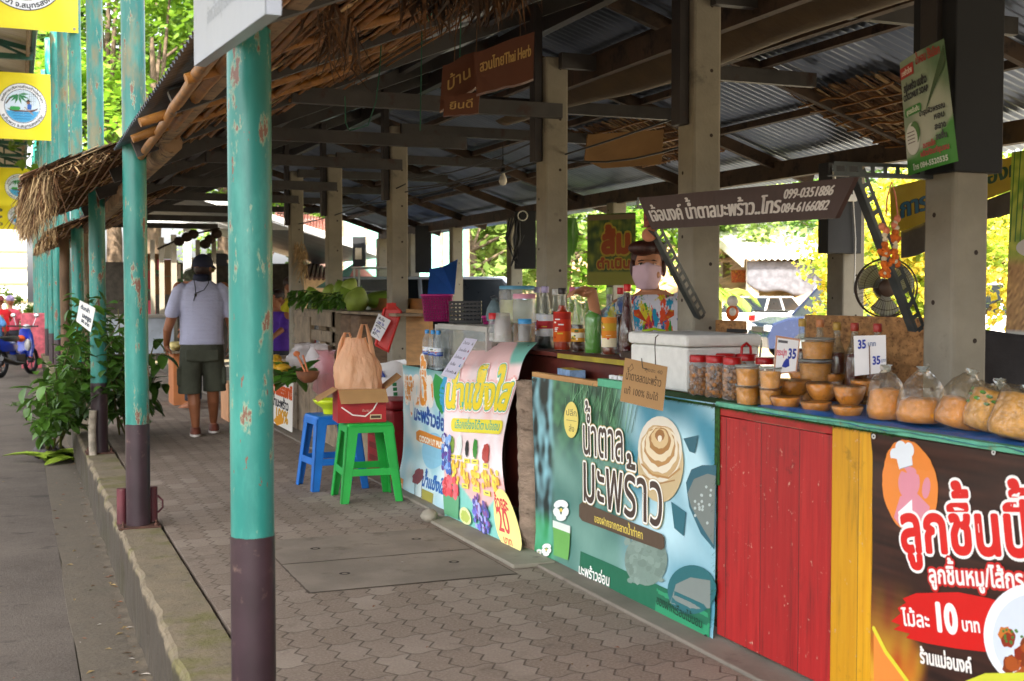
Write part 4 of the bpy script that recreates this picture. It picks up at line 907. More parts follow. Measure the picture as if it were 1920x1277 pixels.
# -- round tubs with lids
def tub(px, yb, wpx, hh, label, rest, r=None, mat=PASTE):
    p = basepos(px, yb, rest); r = rpx(p, wpx) / 2; p = p + V((.45, .9, 0)).normalized() * r; p.z = rest + .001
    t = thing('sugar_tub', label, 'tub', p, 0, 'clear lidded tubs of sugar paste')
    part('sugar', MB().lathe([(r * .82, .002), (r * .95, hh * .8), (.001, hh * .82)], n=24), mat, t)
    part('cup', MB().lathe([(r * .84, 0), (r * .98, hh * .93)], n=24, caps=False), FILM, t)
    part('lid', MB().lathe([(r * .98, hh * .92), (r * 1.04, hh * .92), (r * 1.04, hh), (r * .92, hh * 1.0), (r * .9, hh * .97), (.001, hh * .97)], n=24), M('clear_lid', '#d8dcd6', .2, trans=.6, var=.04, bump=.03), t)
    return hh
tub(1404, 761, 46, .078, 'lower tub of the left front stack beside the red lidded jars', CT); tub(1404, 725, 46, .076, 'upper tub of the left front stack beside the red lidded jars', CT + .079)
tub(1447, 766, 42, .078, 'lower tub of the right front stack under the price card', CT); tub(1447, 730, 42, .076, 'upper tub of the right front stack under the price card', CT + .079)
for k, (z, lb) in enumerate(((CT, 'bottom tub of the tall stack behind the price card'), (CT + .083, 'middle tub of the tall stack behind the price card'), (CT + .166, 'top tub of the tall stack behind the price card'))): tub(1530, 757, 64, .081, lb, CT) if k == 0 else None
for k, lb in ((1, 'middle tub of the tall stack behind the price card'), (2, 'top tub of the tall stack behind the price card')):
    o = dup([x for x in bpy.data.objects if x.get('label') == 'bottom tub of the tall stack behind the price card'][0], (0, 0, 0), label=lb); src = [x for x in bpy.data.objects if x.get('label') == 'bottom tub of the tall stack behind the price card'][0]
    o.location = src.location + V((.006 * k, -.004 * k, .083 * k))
# -- jars of sugar lumps with red lids
def jar(px, yb, yt, wpx, label, rest=CT, fill=NUTS, lid=REDLID, film=PET, lumps=True, fillh=.8, handle=False, grp='clear jars with red lids'):
    p = basepos(px, yb, rest); r = rpx(p, wpx) / 2; h = rpx(p, yb - yt); p = p + V((.45, .9, 0)).normalized() * r; p.z = rest + .001
    t = thing('storage_jar', label, 'jar', p, 0, grp)
    if lumps:
        b = MB(); q = random.Random(px)
        for _ in range(70):
            a = q.uniform(0, 6.3); z = q.uniform(.05, fillh * .88) * h; rr = r * .74; s_ = r * q.uniform(.24, .36)
            b.ball((rr * math.cos(a), rr * math.sin(a), z), (s_, s_, s_ * .8), 7, 5, Matrix.Rotation(q.uniform(0, 3), 3, (q.random(), q.random(), q.random() + .1)))
        part('sugar_lumps', b, fill, t)
    else: part('contents', MB().lathe([(r * .9, .004), (r * .9, h * fillh * .85), (.001, h * fillh * .86)], n=20), fill, t)
    part('jar_body', MB().lathe([(r * .9, 0), (r, .006), (r, h * .74), (r * .9, h * .82), (r * .88, h * .86)], n=26, caps=False), film, t)
    b = MB().lathe([(r * .96, h * .83), (r * .97, h * .84), (r * .97, h * .98), (r * .9, h), (.001, h)], n=28)
    part('lid', b, lid, t)
    if handle: part('handle', MB().tube([(-r * .5, 0, h), (-r * .45, 0, h + .03), (0, 0, h + .045), (r * .45, 0, h + .03), (r * .5, 0, h)], .006, 8), lid, t)
jar(1311, 743, 667, 36, 'red lidded jar of sugar lumps, leftmost beside the white foam box'); jar(1343, 747, 668, 38, 'red lidded jar of sugar lumps, middle of the front three'); jar(1374, 752, 671, 36, 'red lidded jar of sugar lumps, right one next to the stacked tubs')
jar(1362, 738, 664, 38, 'red lidded jar half hidden behind the front jars'); jar(1401, 738, 665, 42, 'red lidded jar with an arched red handle, behind the tubs', handle=True); jar(1436, 742, 672, 36, 'red lidded jar standing left of the price card, under the straws')
jar(1690, 742, 662, 58, 'clear jar with yellow lid and red rim behind the sugar bags', fill=M('blue_sachets', '#5f93c8', .5, var=.4, scale=40), lid=M('yellow_lid', '#c9b94a', .4, var=.1), lumps=False, fillh=.5, grp=None)
# -- straws in a cup
p = basepos(1430, 738, CT) + V((.12, .25, 0)); t = thing('straw_cup', 'cup of clear drinking straws behind the red lids', 'cup', p)
part('cup', MB().lathe([(.03, 0), (.036, .11)], n=16, caps=False), FILM, t); b = MB(); q = random.Random(1)
for _ in range(22): a = q.uniform(0, 6.3); b.tube([(.015 * math.cos(a), .015 * math.sin(a), .01), (.035 * math.cos(a) + q.uniform(-.01, .01), .035 * math.sin(a), q.uniform(.19, .23))], .003, 5, caps=False)
part('straw', b, M('straw_plastic', '#d9dfd9', .3, trans=.3, var=.1), t)
# -- honey coloured bottles against the chipboard
OSB = M('chipboard', '#a3774a', .75, var=.3, scale=26, stretch=(1, 1, 1.6), col2='#6f4a2a', cover=.5, bump=.5, bscale=50)
solo('chipboard_panel', MB().box((3.06, 3.42, CT), (3.075, 4.28, 1.235)), OSB, 'low chipboard panel at the back of the counter, behind the honey bottles', 'panel', bevel=.002)
solo('chipboard_panel', MB().box((3.05, 4.72, CT), (3.065, 5.0, 1.2)), OSB, 'small chipboard offcut beside the doll, behind the foam box', 'panel', bevel=.002)
def bottle(name, p, r, h, label, cat='bottle', liquid='#6a2410', lfill=.75, cap='#c8a048', neck=.3, lab=None, grp=None, glass=None, shape='std', capr=1.0):
    t = thing(name, label, cat, p, 0, grp); hb = h * (1 - neck)
    if shape == 'cone': prof = [(r * .92, 0), (r, .008), (r, hb * .62), (r * .93, hb * .7), (r * .36, h * .9), (r * .33, h * .95)]
    elif shape == 'bell': prof = [(r * .92, 0), (r, .008), (r, hb * .9), (r * .94, hb), (r * .62, hb + h * neck * .12), (r * .42, hb + h * neck * .3), (r * .44, hb + h * neck * .36), (r * .38, hb + h * neck * .42), (r * .41, hb + h * neck * .5), (r * .36, hb + h * neck * .58), (r * .38, hb + h * neck * .66), (r * .33, h * .95)]
    else: prof = [(r * .92, 0), (r, .008), (r, hb * .86), (r * .86, hb * .96), (r * .45, hb + h * neck * .3), (r * .36, hb + h * neck * .5), (r * .35, h * .95)]
    part('glass', MB().lathe(prof, n=22), glass or GLASS, t)
    lh = h * lfill; lp = [(q_[0] * .93, max(.004, q_[1])) for q_ in prof if q_[1] < lh]
    i = len(lp); nx = prof[i] if i < len(prof) else prof[-1]; pv = prof[i - 1]; f = (lh - pv[1]) / max(1e-4, nx[1] - pv[1]); rl = (pv[0] + (nx[0] - pv[0]) * min(1, f)) * .93
    lp += [(rl, lh), (.0005, lh + .0005)]
    lm = M('liquid_' + liquid.strip('#'), liquid, .08, var=.04, bump=0, coat=.5, spec=.6); part('liquid', MB().lathe(lp, n=22), lm, t)
    part('cap', MB().lathe([(r * .4 * capr, h * .9), (r * .42 * capr, h * .905), (r * .42 * capr, h * .99), (r * .36 * capr, h), (.0005, h)], n=16), M('cap_' + cap.strip('#'), cap, .4, var=.08, bump=.03), t)
    if lab:
        b = MB(); z0, z1, stripes = lab; n = 18
        for k, (f0, f1, c) in enumerate(stripes):
            b.grid(lambda u, v: V((r * (1.012 + .004 * k) * math.cos(2.3 + u * 3.6), r * (1.012 + .004 * k) * math.sin(2.3 + u * 3.6), h * (z0 + (z1 - z0) * (f0 + (f1 - f0) * v)))), n, 2, 0, c)
        q = random.Random(int(p[1] * 1000))
        for _ in range(9):
            a0 = 3.4 + q.uniform(-.5, .9); zc = h * (z0 + (z1 - z0) * q.uniform(.15, .85)); da = q.uniform(.1, .35); dz = h * q.uniform(.006, .03); c = q.choice(['#f0ead8', '#d6b93c', '#b0241c', '#2c5a34', '#e8e4e0'])
            b.grid(lambda u, v: V((r * 1.035 * math.cos(a0 + da * (u - .5) * 2), r * 1.035 * math.sin(a0 + da * (u - .5) * 2), zc + dz * (v - .5))), 4, 1, 0, c)
        part('label_sticker', b, PAPER, t)
    return t
for i, (px, cp) in enumerate(((1505, 'yellow'), (1538, 'orange'), (1570, 'gold'), (1603, 'red'), (1646, 'red'))):
    p = at_x(px, 552, 2.93 - .0 * i); p.z = CT
    bottle('honey_bottle', p, .036, rpx(p, {0: 98}.get(i, 0)) if 0 else .318 - .01 * (i > 1), ['honey bottle with a gold cap, leftmost against the chipboard', 'honey bottle with an orange cap, second against the chipboard', 'honey bottle with a gold striped cap, middle of the five', 'honey bottle with a red cap left of the 35 sign top', 'honey bottle with a red cap, rightmost above the 35 sign'][i],
           liquid='#5a1c0a', lfill=.62, cap=['#b9964a', '#c07a4a', '#b08c3c', '#a83a2c', '#a8322c'][i], neck=.34, grp='honey bottles against the chipboard', capr=1.05)
# -- price cards
def card(pts, d, art, label, name='price_sign', cat='sign', back=WHITE, th=.003, grp=None, stick=None):
    P = [at_d(x, y, d + (k if isinstance(k, (int, float)) else 0)) for (x, y, k) in pts]                # bl, br, tr, tl
    e0 = P[1] - P[0]; e1 = P[3] - P[0]; nr = e0.cross(e1).normalized()
    if nr.dot(P[0] - V((0, 0, EYE))) > 0: nr = -nr
    def fn(u, v, lift):
        a = P[0].lerp(P[1], u); b_ = P[3].lerp(P[2], u); return a.lerp(b_, v) + nr * (lift + th / 2)
    A = Art(fn); art(A); b = MB().prism(P, -nr * th)
    if stick: b.beam(stick[0], stick[1], .006, .006, col='#8a5a34')
    b.c = [lin('#e6e6ea') if c is None else c for c in b.c]; b.join(A.mb); return solo(name, b, PAPER, label, cat, grp)
def a35(A):
    A.text('35', .1, .68, .17, '#2a3c9c', fit=.27, bold=.02); A.text('บาท', .42, .72, .1, '#6a7aa0', fit=.26, bold=.008)
    A.text('35', .55, .24, .17, '#2a3c9c', fit=.26, bold=.02); A.text('บาท', .83, .28, .08, '#8a96b0', fit=.15, bold=.008); A.rect(.45, -.05, .485, .74, '#6a4630')
card([(1603, 705, 0), (1662, 698, 0), (1661, 628, 0), (1601, 630, 0)], 4.0, a35, 'white card with 35 baht handwritten twice in blue')
def a35b(A):
    A.rect(0, 0, 1, 1, '#c08a6c'); A.rect(.06, .04, .95, .95, '#e9e9ec'); A.rect(.1, .83, .5, .9, '#5a5a60'); A.text('กระปุก', .06, .5, .13, '#d0506c', fit=.44, bold=.015); A.text('35', .55, .42, .22, '#2a3c9c', fit=.36, bold=.03)
    A.shape([(.33, .2), (.4, .33), (.5, .42), (.62, .4), (.66, .2), (.5, .16)], '#2c3e9c')
card([(1450, 703, 0), (1493, 698, 0), (1500, 636, 0), (1455, 629, 0)], 4.35, a35b, 'small framed card with pink writing and 35 in blue above the bowls')
def acb(A):
    A.text('น้ำตาลสดมะพร้าว', .06, .52, .15, '#5a4630', fit=.84, bold=.006); A.text('แท้ 100% ชิมได้', .06, .2, .12, '#5a4630', fit=.8, bold=.005); A.text('ถุงละ 40', .48, .8, .07, '#6a5640', fit=.42, bold=.003); A.stroke([(.12, .78), (.18, .9), (.22, .8), (.15, .72)], .012, '#5a4630')
def ccard():
    def art(A):
        A.rect(0, 0, 1, 1, '#a88458'); acb(A)
    return card([(1163, 752, .02), (1243, 771, -.02), (1252, 688, .0), (1172, 671, .04)], 4.78, art, 'brown cardboard sign with handwriting hooked on the white foam box', th=.005)
o = ccard()
hk = [at_d(1229, 683, 4.77), at_d(1228, 650, 4.86), at_d(1229, 633, 4.88), at_d(1234, 628, 4.92)]
solo('wire_hook', MB().tube(hk, .0022, 6).tube([at_d(1203, 672, 4.78), at_d(1205, 690, 4.75), at_d(1214, 693, 4.76)], .0022, 6), M('wire', '#4a4038', .5), 'thin bent wire holding the cardboard sign on the foam box lid', 'wire')
# -- white foam box
t = thing('foam_box', 'white styrofoam cool box with lid on the counter', 'cool box', (2.79, 4.72, CT))
part('box_body', MB().box((-.185, -.255, .002), (.17, .255, .19)), FOAM, t, bevel=.012); part('lid', MB().box((-.195, -.265, .193), (.18, .265, .245)), FOAM, t, bevel=.014)
p = at_d(1385, 628, 4.9); solo('sunglasses', MB().box((2.93, 4.55, CT + .247), (2.96, 4.68, CT + .262)), BLACK, 'black folded sunglasses lying on the foam box lid', 'glasses', bevel=.004)
# -- lime basket and doll behind
p = at_d(1222, 640, 5.75); t = thing('lime_basket', 'lime green plastic basket with arched handle behind the foam box', 'basket', (p.x, p.y, 1.05)); LIME = M('lime_plastic', '#9db714', .4, var=.08, bump=.05)
b = MB(); b.lathe([(.068, 0), (.082, .07), (.084, .078)], n=30, sq=5, caps=False); b.lathe([(.001, 0.001), (.068, .0)], n=30, sq=5, caps=False)
part('basket_body', b, LIME, t, solid=.004)
b = MB()
for k in range(26):
    for j in range(3): b.cbox((-.09 + .0072 * k, -.0855 + .0 * j, .016 + j * .018), (.003, .004, .012))
part('slot_pattern', b, M('slot_shade_green', '#5d7208', .5), t); part('handle', MB().tube([(-.06, -.083, .075), (-.05, -.088, .1), (0, -.09, .11), (.05, -.088, .1), (.06, -.083, .075)], .007, 8), LIME, t)
t.rotation_euler.z = -YAW
solo('wooden_stand', MB().box((p.x - .1, p.y - .1, .012), (p.x + .1, p.y + .12, 1.048)), DARKW, 'dark wooden stand under the lime basket', 'stand')
p = at_d(1333, 586, 5.6); t = thing('toy_doll', 'small orange and white toy standing on the chipboard offcut', 'toy', (3.057, 4.83, 1.2)); s_ = .05
part('body', MB().ball((0, 0, .035), (.03, .028, .036), 12, 8), M('toy_orange', '#d2601c', .5), t); part('head', MB().ball((0, 0, .088), (.026, .026, .027), 12, 8).ball((-.012, -.02, .04), (.018, .015, .02), 8, 6), M('toy_white', '#cfc8bc', .6), t)
# -- small goods at the left end of the counter
p = at_z(1035, 690, .93); t = thing('soap_box', 'pale blue soap box with a yellow top at the left counter end', 'box', (2.56, 5.52, .903), rad(-8)); part('carton', MB().box((-.04, -.11, 0), (.04, .11, .045)), M('pale_blue_print', '#7f9cc0', .5, var=.25, scale=30), t, bevel=.002); part('printed_top', MB().box((-.03, -.09, .0455), (.03, .09, .047)), M('yellow_print', '#c2ab3a', .5, var=.3, scale=30), t)
for i, (px, py, lb) in enumerate(((1086, 690, 'blue lidded balm jar, left of the pair'), (1100, 692, 'blue lidded balm jar, right of the pair'), (1118, 694, 'blue lidded balm jar next to the small vials'))):
    p = at_z(px, py, .92); p.x += .03; p.z = .903; t = thing('balm_jar', lb, 'jar', p, 0, 'blue lidded balm jars'); part('jar_body', MB().lathe([(.019, 0), (.021, .003), (.021, .034)], n=16), WHITE, t); part('lid', MB().lathe([(.022, .032), (.022, .05), (.001, .051)], n=16), M('blue_lid', '#2a74b4', .35), t)
for i in range(5):
    for j in range(2):
        p = V((2.53 + .05 * j, 4.83 + .045 * i, .906)); t = thing('balm_vial', ['small balm vial with yellow content and white cap in the tray, front row', 'small balm vial with gold cap in the tray, back row'][j], 'vial', p, 0, 'balm vials in rows' + (' at the back' if j else '')); part('vial_body', MB().lathe([(.013, 0), (.013, .022), (.009, .026)], n=12), M('yellow_balm', '#c2a62a', .3), t); part('cap', MB().lathe([(.014, .026), (.014, .044), (.001, .045)], n=12), WHITE if j == 0 else M('gold_cap', '#b8a050', .3, metal=.6), t)
solo('vial_tray', MB().box((2.5, 4.78, .9035), (2.62, 5.3, .9055)), M('patterned_mat', '#8f97a8', .6, var=.5, scale=60), 'patterned mat under the balm vials', 'mat')
for px, lb in ((1158, 'black and white spotted bottle beside the foam box'), (1172, 'clear bottle with a black cap touching the foam box')):
    p = at_z(px, 690, .93); p.x += .06; p.z = .904
    bottle('sauce_bottle', p, .024, .145, lb, liquid='#cfd2cf', lfill=.5, cap='#1c1c1e', neck=.35, lab=(.12, .55, [(0, 1, '#dfe4ea'), (.2, .45, '#39414a'), (.6, .8, '#b8c2cc')]), glass=PET)
# -- syrup bottles on the shelf
SH = 1.0195
syr = [(1022, 32, .345, 'cone', '#0d1a10', .55, '#a89cc0', 'dark syrup bottle with a lilac cap at the left shelf end', (.2, .55, [(0, 1, '#dfe2e8'), (.35, .7, '#b8323c')])), (1007, 30, .345, 'cone', '#2a0c10', .5, '#b0a6c4', 'dark red syrup bottle with a lilac cap behind the pink banner corner', (.2, .55, [(0, 1, '#e2e4ea'), (.3, .6, '#3a4a8c')])),
       (1054, 33, .335, 'bell', '#c23a18', .72, '#2a2426', 'orange red syrup bottle with a strawberry label', (.14, .62, [(0, 1, '#c8321c'), (.0, .35, '#d8641c'), (.75, .95, '#a82418')])), (1042, 30, .33, 'bell', '#10261c', .6, '#d8d8d4', 'green black syrup bottle with a white cap behind the red one', None),
       (1084, 26, .34, 'cone', '#3a1508', .42, '#b0a6c4', 'half empty amber syrup bottle with a lilac cap', (.16, .36, [(0, 1, '#c8902c'), (.3, .7, '#e0d8c0')])), (1073, 26, .34, 'cone', '#41160c', .4, '#d06a90', 'amber syrup bottle with a pink cap', None),
       (1112, 33, .335, 'bell', '#5da63c', .66, '#23282a', 'bright green syrup bottle with a black cap', None), (1101, 28, .335, 'bell', '#4c8c34', .3, '#2f9a4c', 'nearly empty syrup bottle with a green cap', None),
       (1142, 28, .335, 'bell', '#7a2c10', .2, '#8fae6c', 'syrup bottle with an orange fruit label and pale green cap', (.12, .56, [(0, 1, '#d9862a'), (0, .3, '#e6dcbc'), (.55, .8, '#c8a02c')])),
       (1163, 26, .335, 'cone', '#37060c', .6, '#b81c20', 'dark red syrup bottle with a red cap, second from right', None), (1176, 30, .35, 'cone', '#4a060c', .88, '#c41c20', 'full dark red syrup bottle with a red cap at the right shelf end', None)]
for i, (px, wpx, h, shp, lq, lf, cp, lb, lab_) in enumerate(syr):
    p = at_x(px, 600, 2.72 if i % 2 == 0 and i != 10 else 2.82); p.z = SH
    if i == 9: p = at_x(px, 600, 2.84); p.z = SH
    if i == 10: p = at_x(px, 600, 2.72); p.z = SH
    bottle('syrup_bottle', p, rpx(p, wpx) / 2, h, lb, liquid=lq, lfill=lf, cap=cp, neck=.42, lab=lab_, shape=shp, grp='syrup bottles on the drinks shelf', capr=1.1)
# -- display case, water bottles, baskets and tubs of the drinks stall
t = thing('display_case', 'aluminium framed glass display case on the drinks stall', 'display case', (2.78, 7.12, .835)); L0, L1, D, Hc = -.5, .42, .24, .29
b = MB()
for x in (-D, D):
    for y in (L0, L1): b.box((x - .014, y - .014, 0), (x + .014, y + .014, Hc))
for z in (.012, Hc - .012):
    for x in (-D, D): b.box((x - .012, L0, z - .012), (x + .012, L1, z + .012))
    for y in (L0, L1): b.box((-D, y - .012, z - .012), (D, y + .012, z + .012))
part('frame', b, ALU, t); part('top_panel', MB().box((-D, L0, Hc), (D, L1, Hc + .006)), M('case_top', '#b4b2aa', .6, var=.15, col2='#8f8a80', cover=.6), t)
part('glass_pane', MB().box((-D - .001, L0 + .015, .02), (-D + .002, L1 - .015, Hc - .02)).box((-D + .015, L0 - .001, .02), (D - .015, L0 + .002, Hc - .02)), GLASS, t); part('back_panel', MB().box((D - .004, L0, .01), (D - .001, L1, Hc)), M('case_back', '#8a867e', .7), t)
b = MB(); q = random.Random(4)
for _ in range(12): b.ball((q.uniform(-.15, .15), q.uniform(-.4, .3), .05), (.05, .05, .045), 8, 6)
part('stored_goods', b, M('bottled_goods', '#9aa6a8', .3, trans=.5, var=.3), t)
for i, (px, lb) in enumerate(((801, 'blue capped water bottle, left of the three'), (812, 'blue capped water bottle, middle of the three'), (822, 'blue capped water bottle, right of the three beside the display case'))):
    p = at_x(px, 670, 2.5); p.z = .834; t = bottle('water_bottle', p, .031, .255, lb, liquid='#b9c4c8', lfill=.06, cap='#3a8ed0', neck=.2, lab=(.36, .56, [(0, 1, '#2c4aa0'), (.5, 1, '#dfe6f0'), (.2, .4, '#7f9ad0')]), glass=PET, grp='water bottles beside the display case', capr=1.15)
MAG = M('magenta_plastic', '#a0206c', .4, var=.1, bump=.05)
def basket(p, w0, w1, h, mat, name, label, slots=True, dark=None, aspect=1.):
    t = thing(name, label, 'basket', p, -YAW); b = MB(); b.lathe([(w0, 0), (w1, h), (w1 * 1.06, h), (w1 * 1.06, h - .012)], n=32, sq=5, caps=False); b.lathe([(.001, .001), (w0, .001)], n=32, sq=5, caps=False)
    part('basket_body', b, mat, t, solid=.004); b = MB()
    for j in range(int(h / .022) - 1):
        z = .02 + j * .022; ww = w0 + (w1 - w0) * z / h
        for k in range(int(ww * 2 / .018)): b.cbox((-ww * .93 + k * .018 + .008, -ww - .0022, z), (.008, .002, .013))
    part('slot_pattern', b, dark or M('slot_shade_magenta', '#5c0f3c', .6), t); return t
TOPZ = .835 + .297
p = at_d(820, 598, 8.25); basket((p.x, p.y, 1.14), .085, .104, .18, MAG, 'magenta_basket', 'tall magenta plastic basket on the display case')
t = thing('black_crate', 'black slotted plastic crate between the magenta basket and tray', 'crate', at_d(873, 592, 7.9), -YAW); t.location.z = 1.135; b = MB()
for s in (-1, 1):
    for z in (.004, .03, .055, .08, .105, .128): b.box((-.1, s * .075 - .003, z), (.1, s * .075 + .003, z + .014)); b.box((s * .1 - .003, -.075, z), (s * .1 + .003, .075, z + .014))
    for k in range(9): b.box((-.1 + k * .025 - .003, s * .075 - .002, 0), (-.1 + k * .025 + .003, s * .075 + .002, .14))
    for k in range(7): b.box((s * .1 - .002, -.075 + k * .025 - .003, 0), (s * .1 + .002, -.075 + k * .025 + .003, .14))
b.box((-.1, -.075, 0), (.1, .075, .004)); part('crate_body', b, BLACK, t)
p = at_d(925, 588, 7.5); p.z = 1.138; basket(p, .06, .066, .05, MAG, 'magenta_tray', 'shallow magenta plastic tray beside the black crate')
p = at_d(927, 572, 7.4); p.z = 1.16; t = thing('drawstring_bag', 'teal and grey drawstring bag standing in the magenta tray', 'bag', p); b = MB(); b.lathe([(.045, 0), (.052, .03), (.047, .08), (.02, .115), (.012, .12), (.02, .13)], n=20)
for i, v in enumerate(b.v): b.v[i] = v * (1 + .12 * nz(v.x * 30, v.y * 30, 1, v.z * 20))
part('pouch', b, M('grey_teal_cloth', '#6a7f86', .8, var=.25, scale=12, bump=.4), t); part('cord', MB().tube([(-.01, -.01, .12), (-.03, -.01, .145), (0, -.01, .155), (.02, -.01, .13)], .003, 6), M('cord_grey', '#5a5a5e', .8), t)
def clearjar(px, d, yb, yt, wpx, label, lid, liquid, fill, name='clear_jar', lidh=.1, sq=0):
    p = at_d(px, yb, d); r = rpx(p, wpx) / 2; h = rpx(p, yb - yt); t = thing(name, label, 'jar', p)
    part('liquid', MB().lathe([(r * .9, .004), (r * .92, h * fill), (.001, h * fill + .001)], n=22, sq=sq), M('liq_' + liquid.strip('#'), liquid, .2, var=.1, scale=20, bump=.05), t)
    part('jar_body', MB().lathe([(r * .92, 0), (r * .97, .006), (r, h * (1 - lidh) * .92), (r * .92, h * (1 - lidh))], n=24, sq=sq, caps=False), PET, t)
    part('lid', MB().lathe([(r * .98, h * (1 - lidh)), (r * .99, h * .99), (r * .9, h), (.001, h)], n=24, sq=sq), M('lid_' + lid.strip('#'), lid, .4, var=.06, bump=.03), t); return t
clearjar(969, 7.1, 602, 536, 60, 'square clear tub with a pale blue lid and lemon liquid', '#5f9ab8', '#c9c488', .6, sq=4); clearjar(983, 6.7, 642, 551, 44, 'tall clear jar with a pink lid half full of brown syrup', '#d090a4', '#a87440', .4, lidh=.1)
clearjar(984, 6.45, 640, 598, 26, 'small spice jar with a bright blue lid', '#3f90c8', '#8a8078', .7, lidh=.22); clearjar(926, 6.75, 640, 587, 20, 'small squeeze bottle with a red cap beside the cup stack', '#c2242a', '#b9b0a4', .3, name='squeeze_bottle', lidh=.22)
p = at_d(943, 641, 6.6); t = thing('cup_stack', 'stack of clear plastic cups turned upside down', 'cups', p); b = MB(); 
for k in range(5): b.lathe([(.05, .018 * k), (.036, .085 + .018 * k), (.001, .086 + .018 * k)], n=20, caps=False)
part('cup', b, filmmat('frosted_cups', '#f4f2f0', .3, .25), t)
def aclip(A):
    A.rect(0, 0, 1, 1, '#cfcde0')
    for k, (a, wd) in enumerate((('น้ำลำไย', .5), ('น้ำกระเจี๊ยบ', .6), ('น้ำเก๊กฮวย', .55), ('โอเลี้ยง', .4), ('น้ำมะพร้าว', .62))): A.text(a, .12, .84 - k * .185, .045, '#4a4660', fit=wd, bold=.003); A.shape([(.78, .84 - k * .185), (.9, .84 - k * .185), (.84, .92 - k * .185)], ['#6a6a70', '#8a2a4a', '#c06a8a', '#3a7ab0', '#2a2a3c'][k])
card([(827, 703, 0), (852, 711, 0), (895, 637, .12), (872, 634, .12)], 6.75, aclip, 'leaning white menu board listing drinks on the pink banner', 'menu_board', th=.006)
# ================================================================== fruit stall with pomelos
st = thing('fruit_stall', 'rough timber fruit stall with slatted crate under the pomelos', 'stall', (2.8, 11, .012))
GW = M('grey_old_wood', '#8b7c68', .8, var=.3, scale=3, stretch=(2, 2, 2), col2='#55483a', cover=.55, bump=.6, bscale=50)
b = MB(); q = random.Random(8)
for k in range(22):
    y = 8.75 + k * .17; b.box((2.5 + q.uniform(-.008, .008), y, .02), (2.525, y + .155, .64 + q.uniform(-.03, .02)))
part('front_planks', b, GW, st, True); part('table_top', MB().box((2.42, 8.7, .655), (3.2, 12.6, .69)), GW, st, True, bevel=.004)
b = MB()
for z, h_ in ((.72, .13), (.88, .1), (1.02, .14)): b.box((2.66, 10.9, z), (2.69, 12.55, z + h_)); b.box((2.66, 10.9, z), (3.15, 10.93, z + h_))
for y in (10.92, 11.5, 12.0, 12.5): b.box((2.69, y, .69), (2.75, y + .07, 1.17))
part('slatted_crate', b, GW, st, True, bevel=.004)
b = MB().box((2.645, 11.75, .69), (2.658, 12.4, 1.1)); part('leaning_board', b, GW, st, True)
b = MB(); 
for (x0, y0, x1, y1) in ((2.72, 10.2, 3.0, 10.5), (2.72, 10.52, 3.0, 10.86)): b.box((x0, y0, .695), (x1, y1, 1.14))
part('log_block', b, M('sawn_log', '#6f5a48', .85, var=.3, scale=6, stretch=(1, 1, 4), bump=.7, bscale=30), st, True, bevel=.03)
for y, z in ((11.4, .8), (11.2, .74)): part('log_block', MB().tube([(2.6, y + .5, z), (2.62, y - .5, z)], .055, 12), M('sawn_log', '#fff'), st, True)
part('shelf_board', MB().box((2.7, 9.0, 1.15), (3.2, 12.6, 1.172)), GW, st, True)
part('post_board', MB().box((2.93, 8.9, .69), (2.96, 9.5, 1.2)), LWOOD, st, True)
b = MB(); p0, p1 = at_x(636, 573, 3.1), at_x(792, 573, 3.1); b.beam((3.12, p0.y - 1.2, 1.22), (3.12, 9.2, 1.22), .04, .13); solo('timber_plank', b, M('varnished_plank', '#8f5a2a', .5, var=.25, scale=3, stretch=(8, 1, 8), bump=.3), 'orange brown timber plank laid on edge beside the pomelos', 'plank', bevel=.005)
POM = M('pomelo_skin', '#7d9a34', .5, var=.22, scale=7, bump=.35, bscale=160, dist=.002); POM2 = M('pomelo_skin_pale', '#93a848', .5, var=.22, scale=7, bump=.35, bscale=160, dist=.002)
pom = [(594, 566, 24), (612, 566, 24), (630, 560, 26), (648, 556, 26), (668, 566, 34), (640, 543, 22), (618, 548, 20), (585, 552, 18), (655, 538, 22)]
for i, (px, py, wpx) in enumerate(pom):
    p = at_x(px, py, 2.85 + .02 * (i % 3)); r = rpx(p, wpx) / 2 * 1.35; t = thing('pomelo', ['green pomelo with yellowish cheek in the heap, left front', 'green pomelo second from left in the heap', 'green pomelo in the middle of the front heap', 'tall green pomelo right of the middle', 'largest green pomelo at the right front of the heap', 'green pomelo on top of the heap', 'small green pomelo at the upper left of the heap', 'dark green pomelo at the far left of the heap', 'green pomelo at the upper right of the heap'][i], 'pomelo', p, 0, 'pomelos heaped on the crate')
    part('fruit', MB().lathe([(.001, -r * .92), (r * .5, -r * .85), (r * .93, -r * .35), (r, 0), (r * .9, r * .45), (r * .6, r * .9), (r * .3, r * 1.2), (.001, r * 1.28)], n=20), POM if i % 2 else POM2, t); part('stem', MB().tube([(0, 0, r * 1.25), (.005, 0, r * 1.4)], .004, 6), GREENL, t)
    t.rotation_euler = (R.uniform(-.5, .5), R.uniform(-.5, .5), 0)
p = at_x(720, 563, 3.2); solo('pomelo', MB().ball((p.x, p.y, p.z), (.2, .2, .09), 16, 10), POM, 'dark green fruit lying behind the timber plank', 'pomelo')
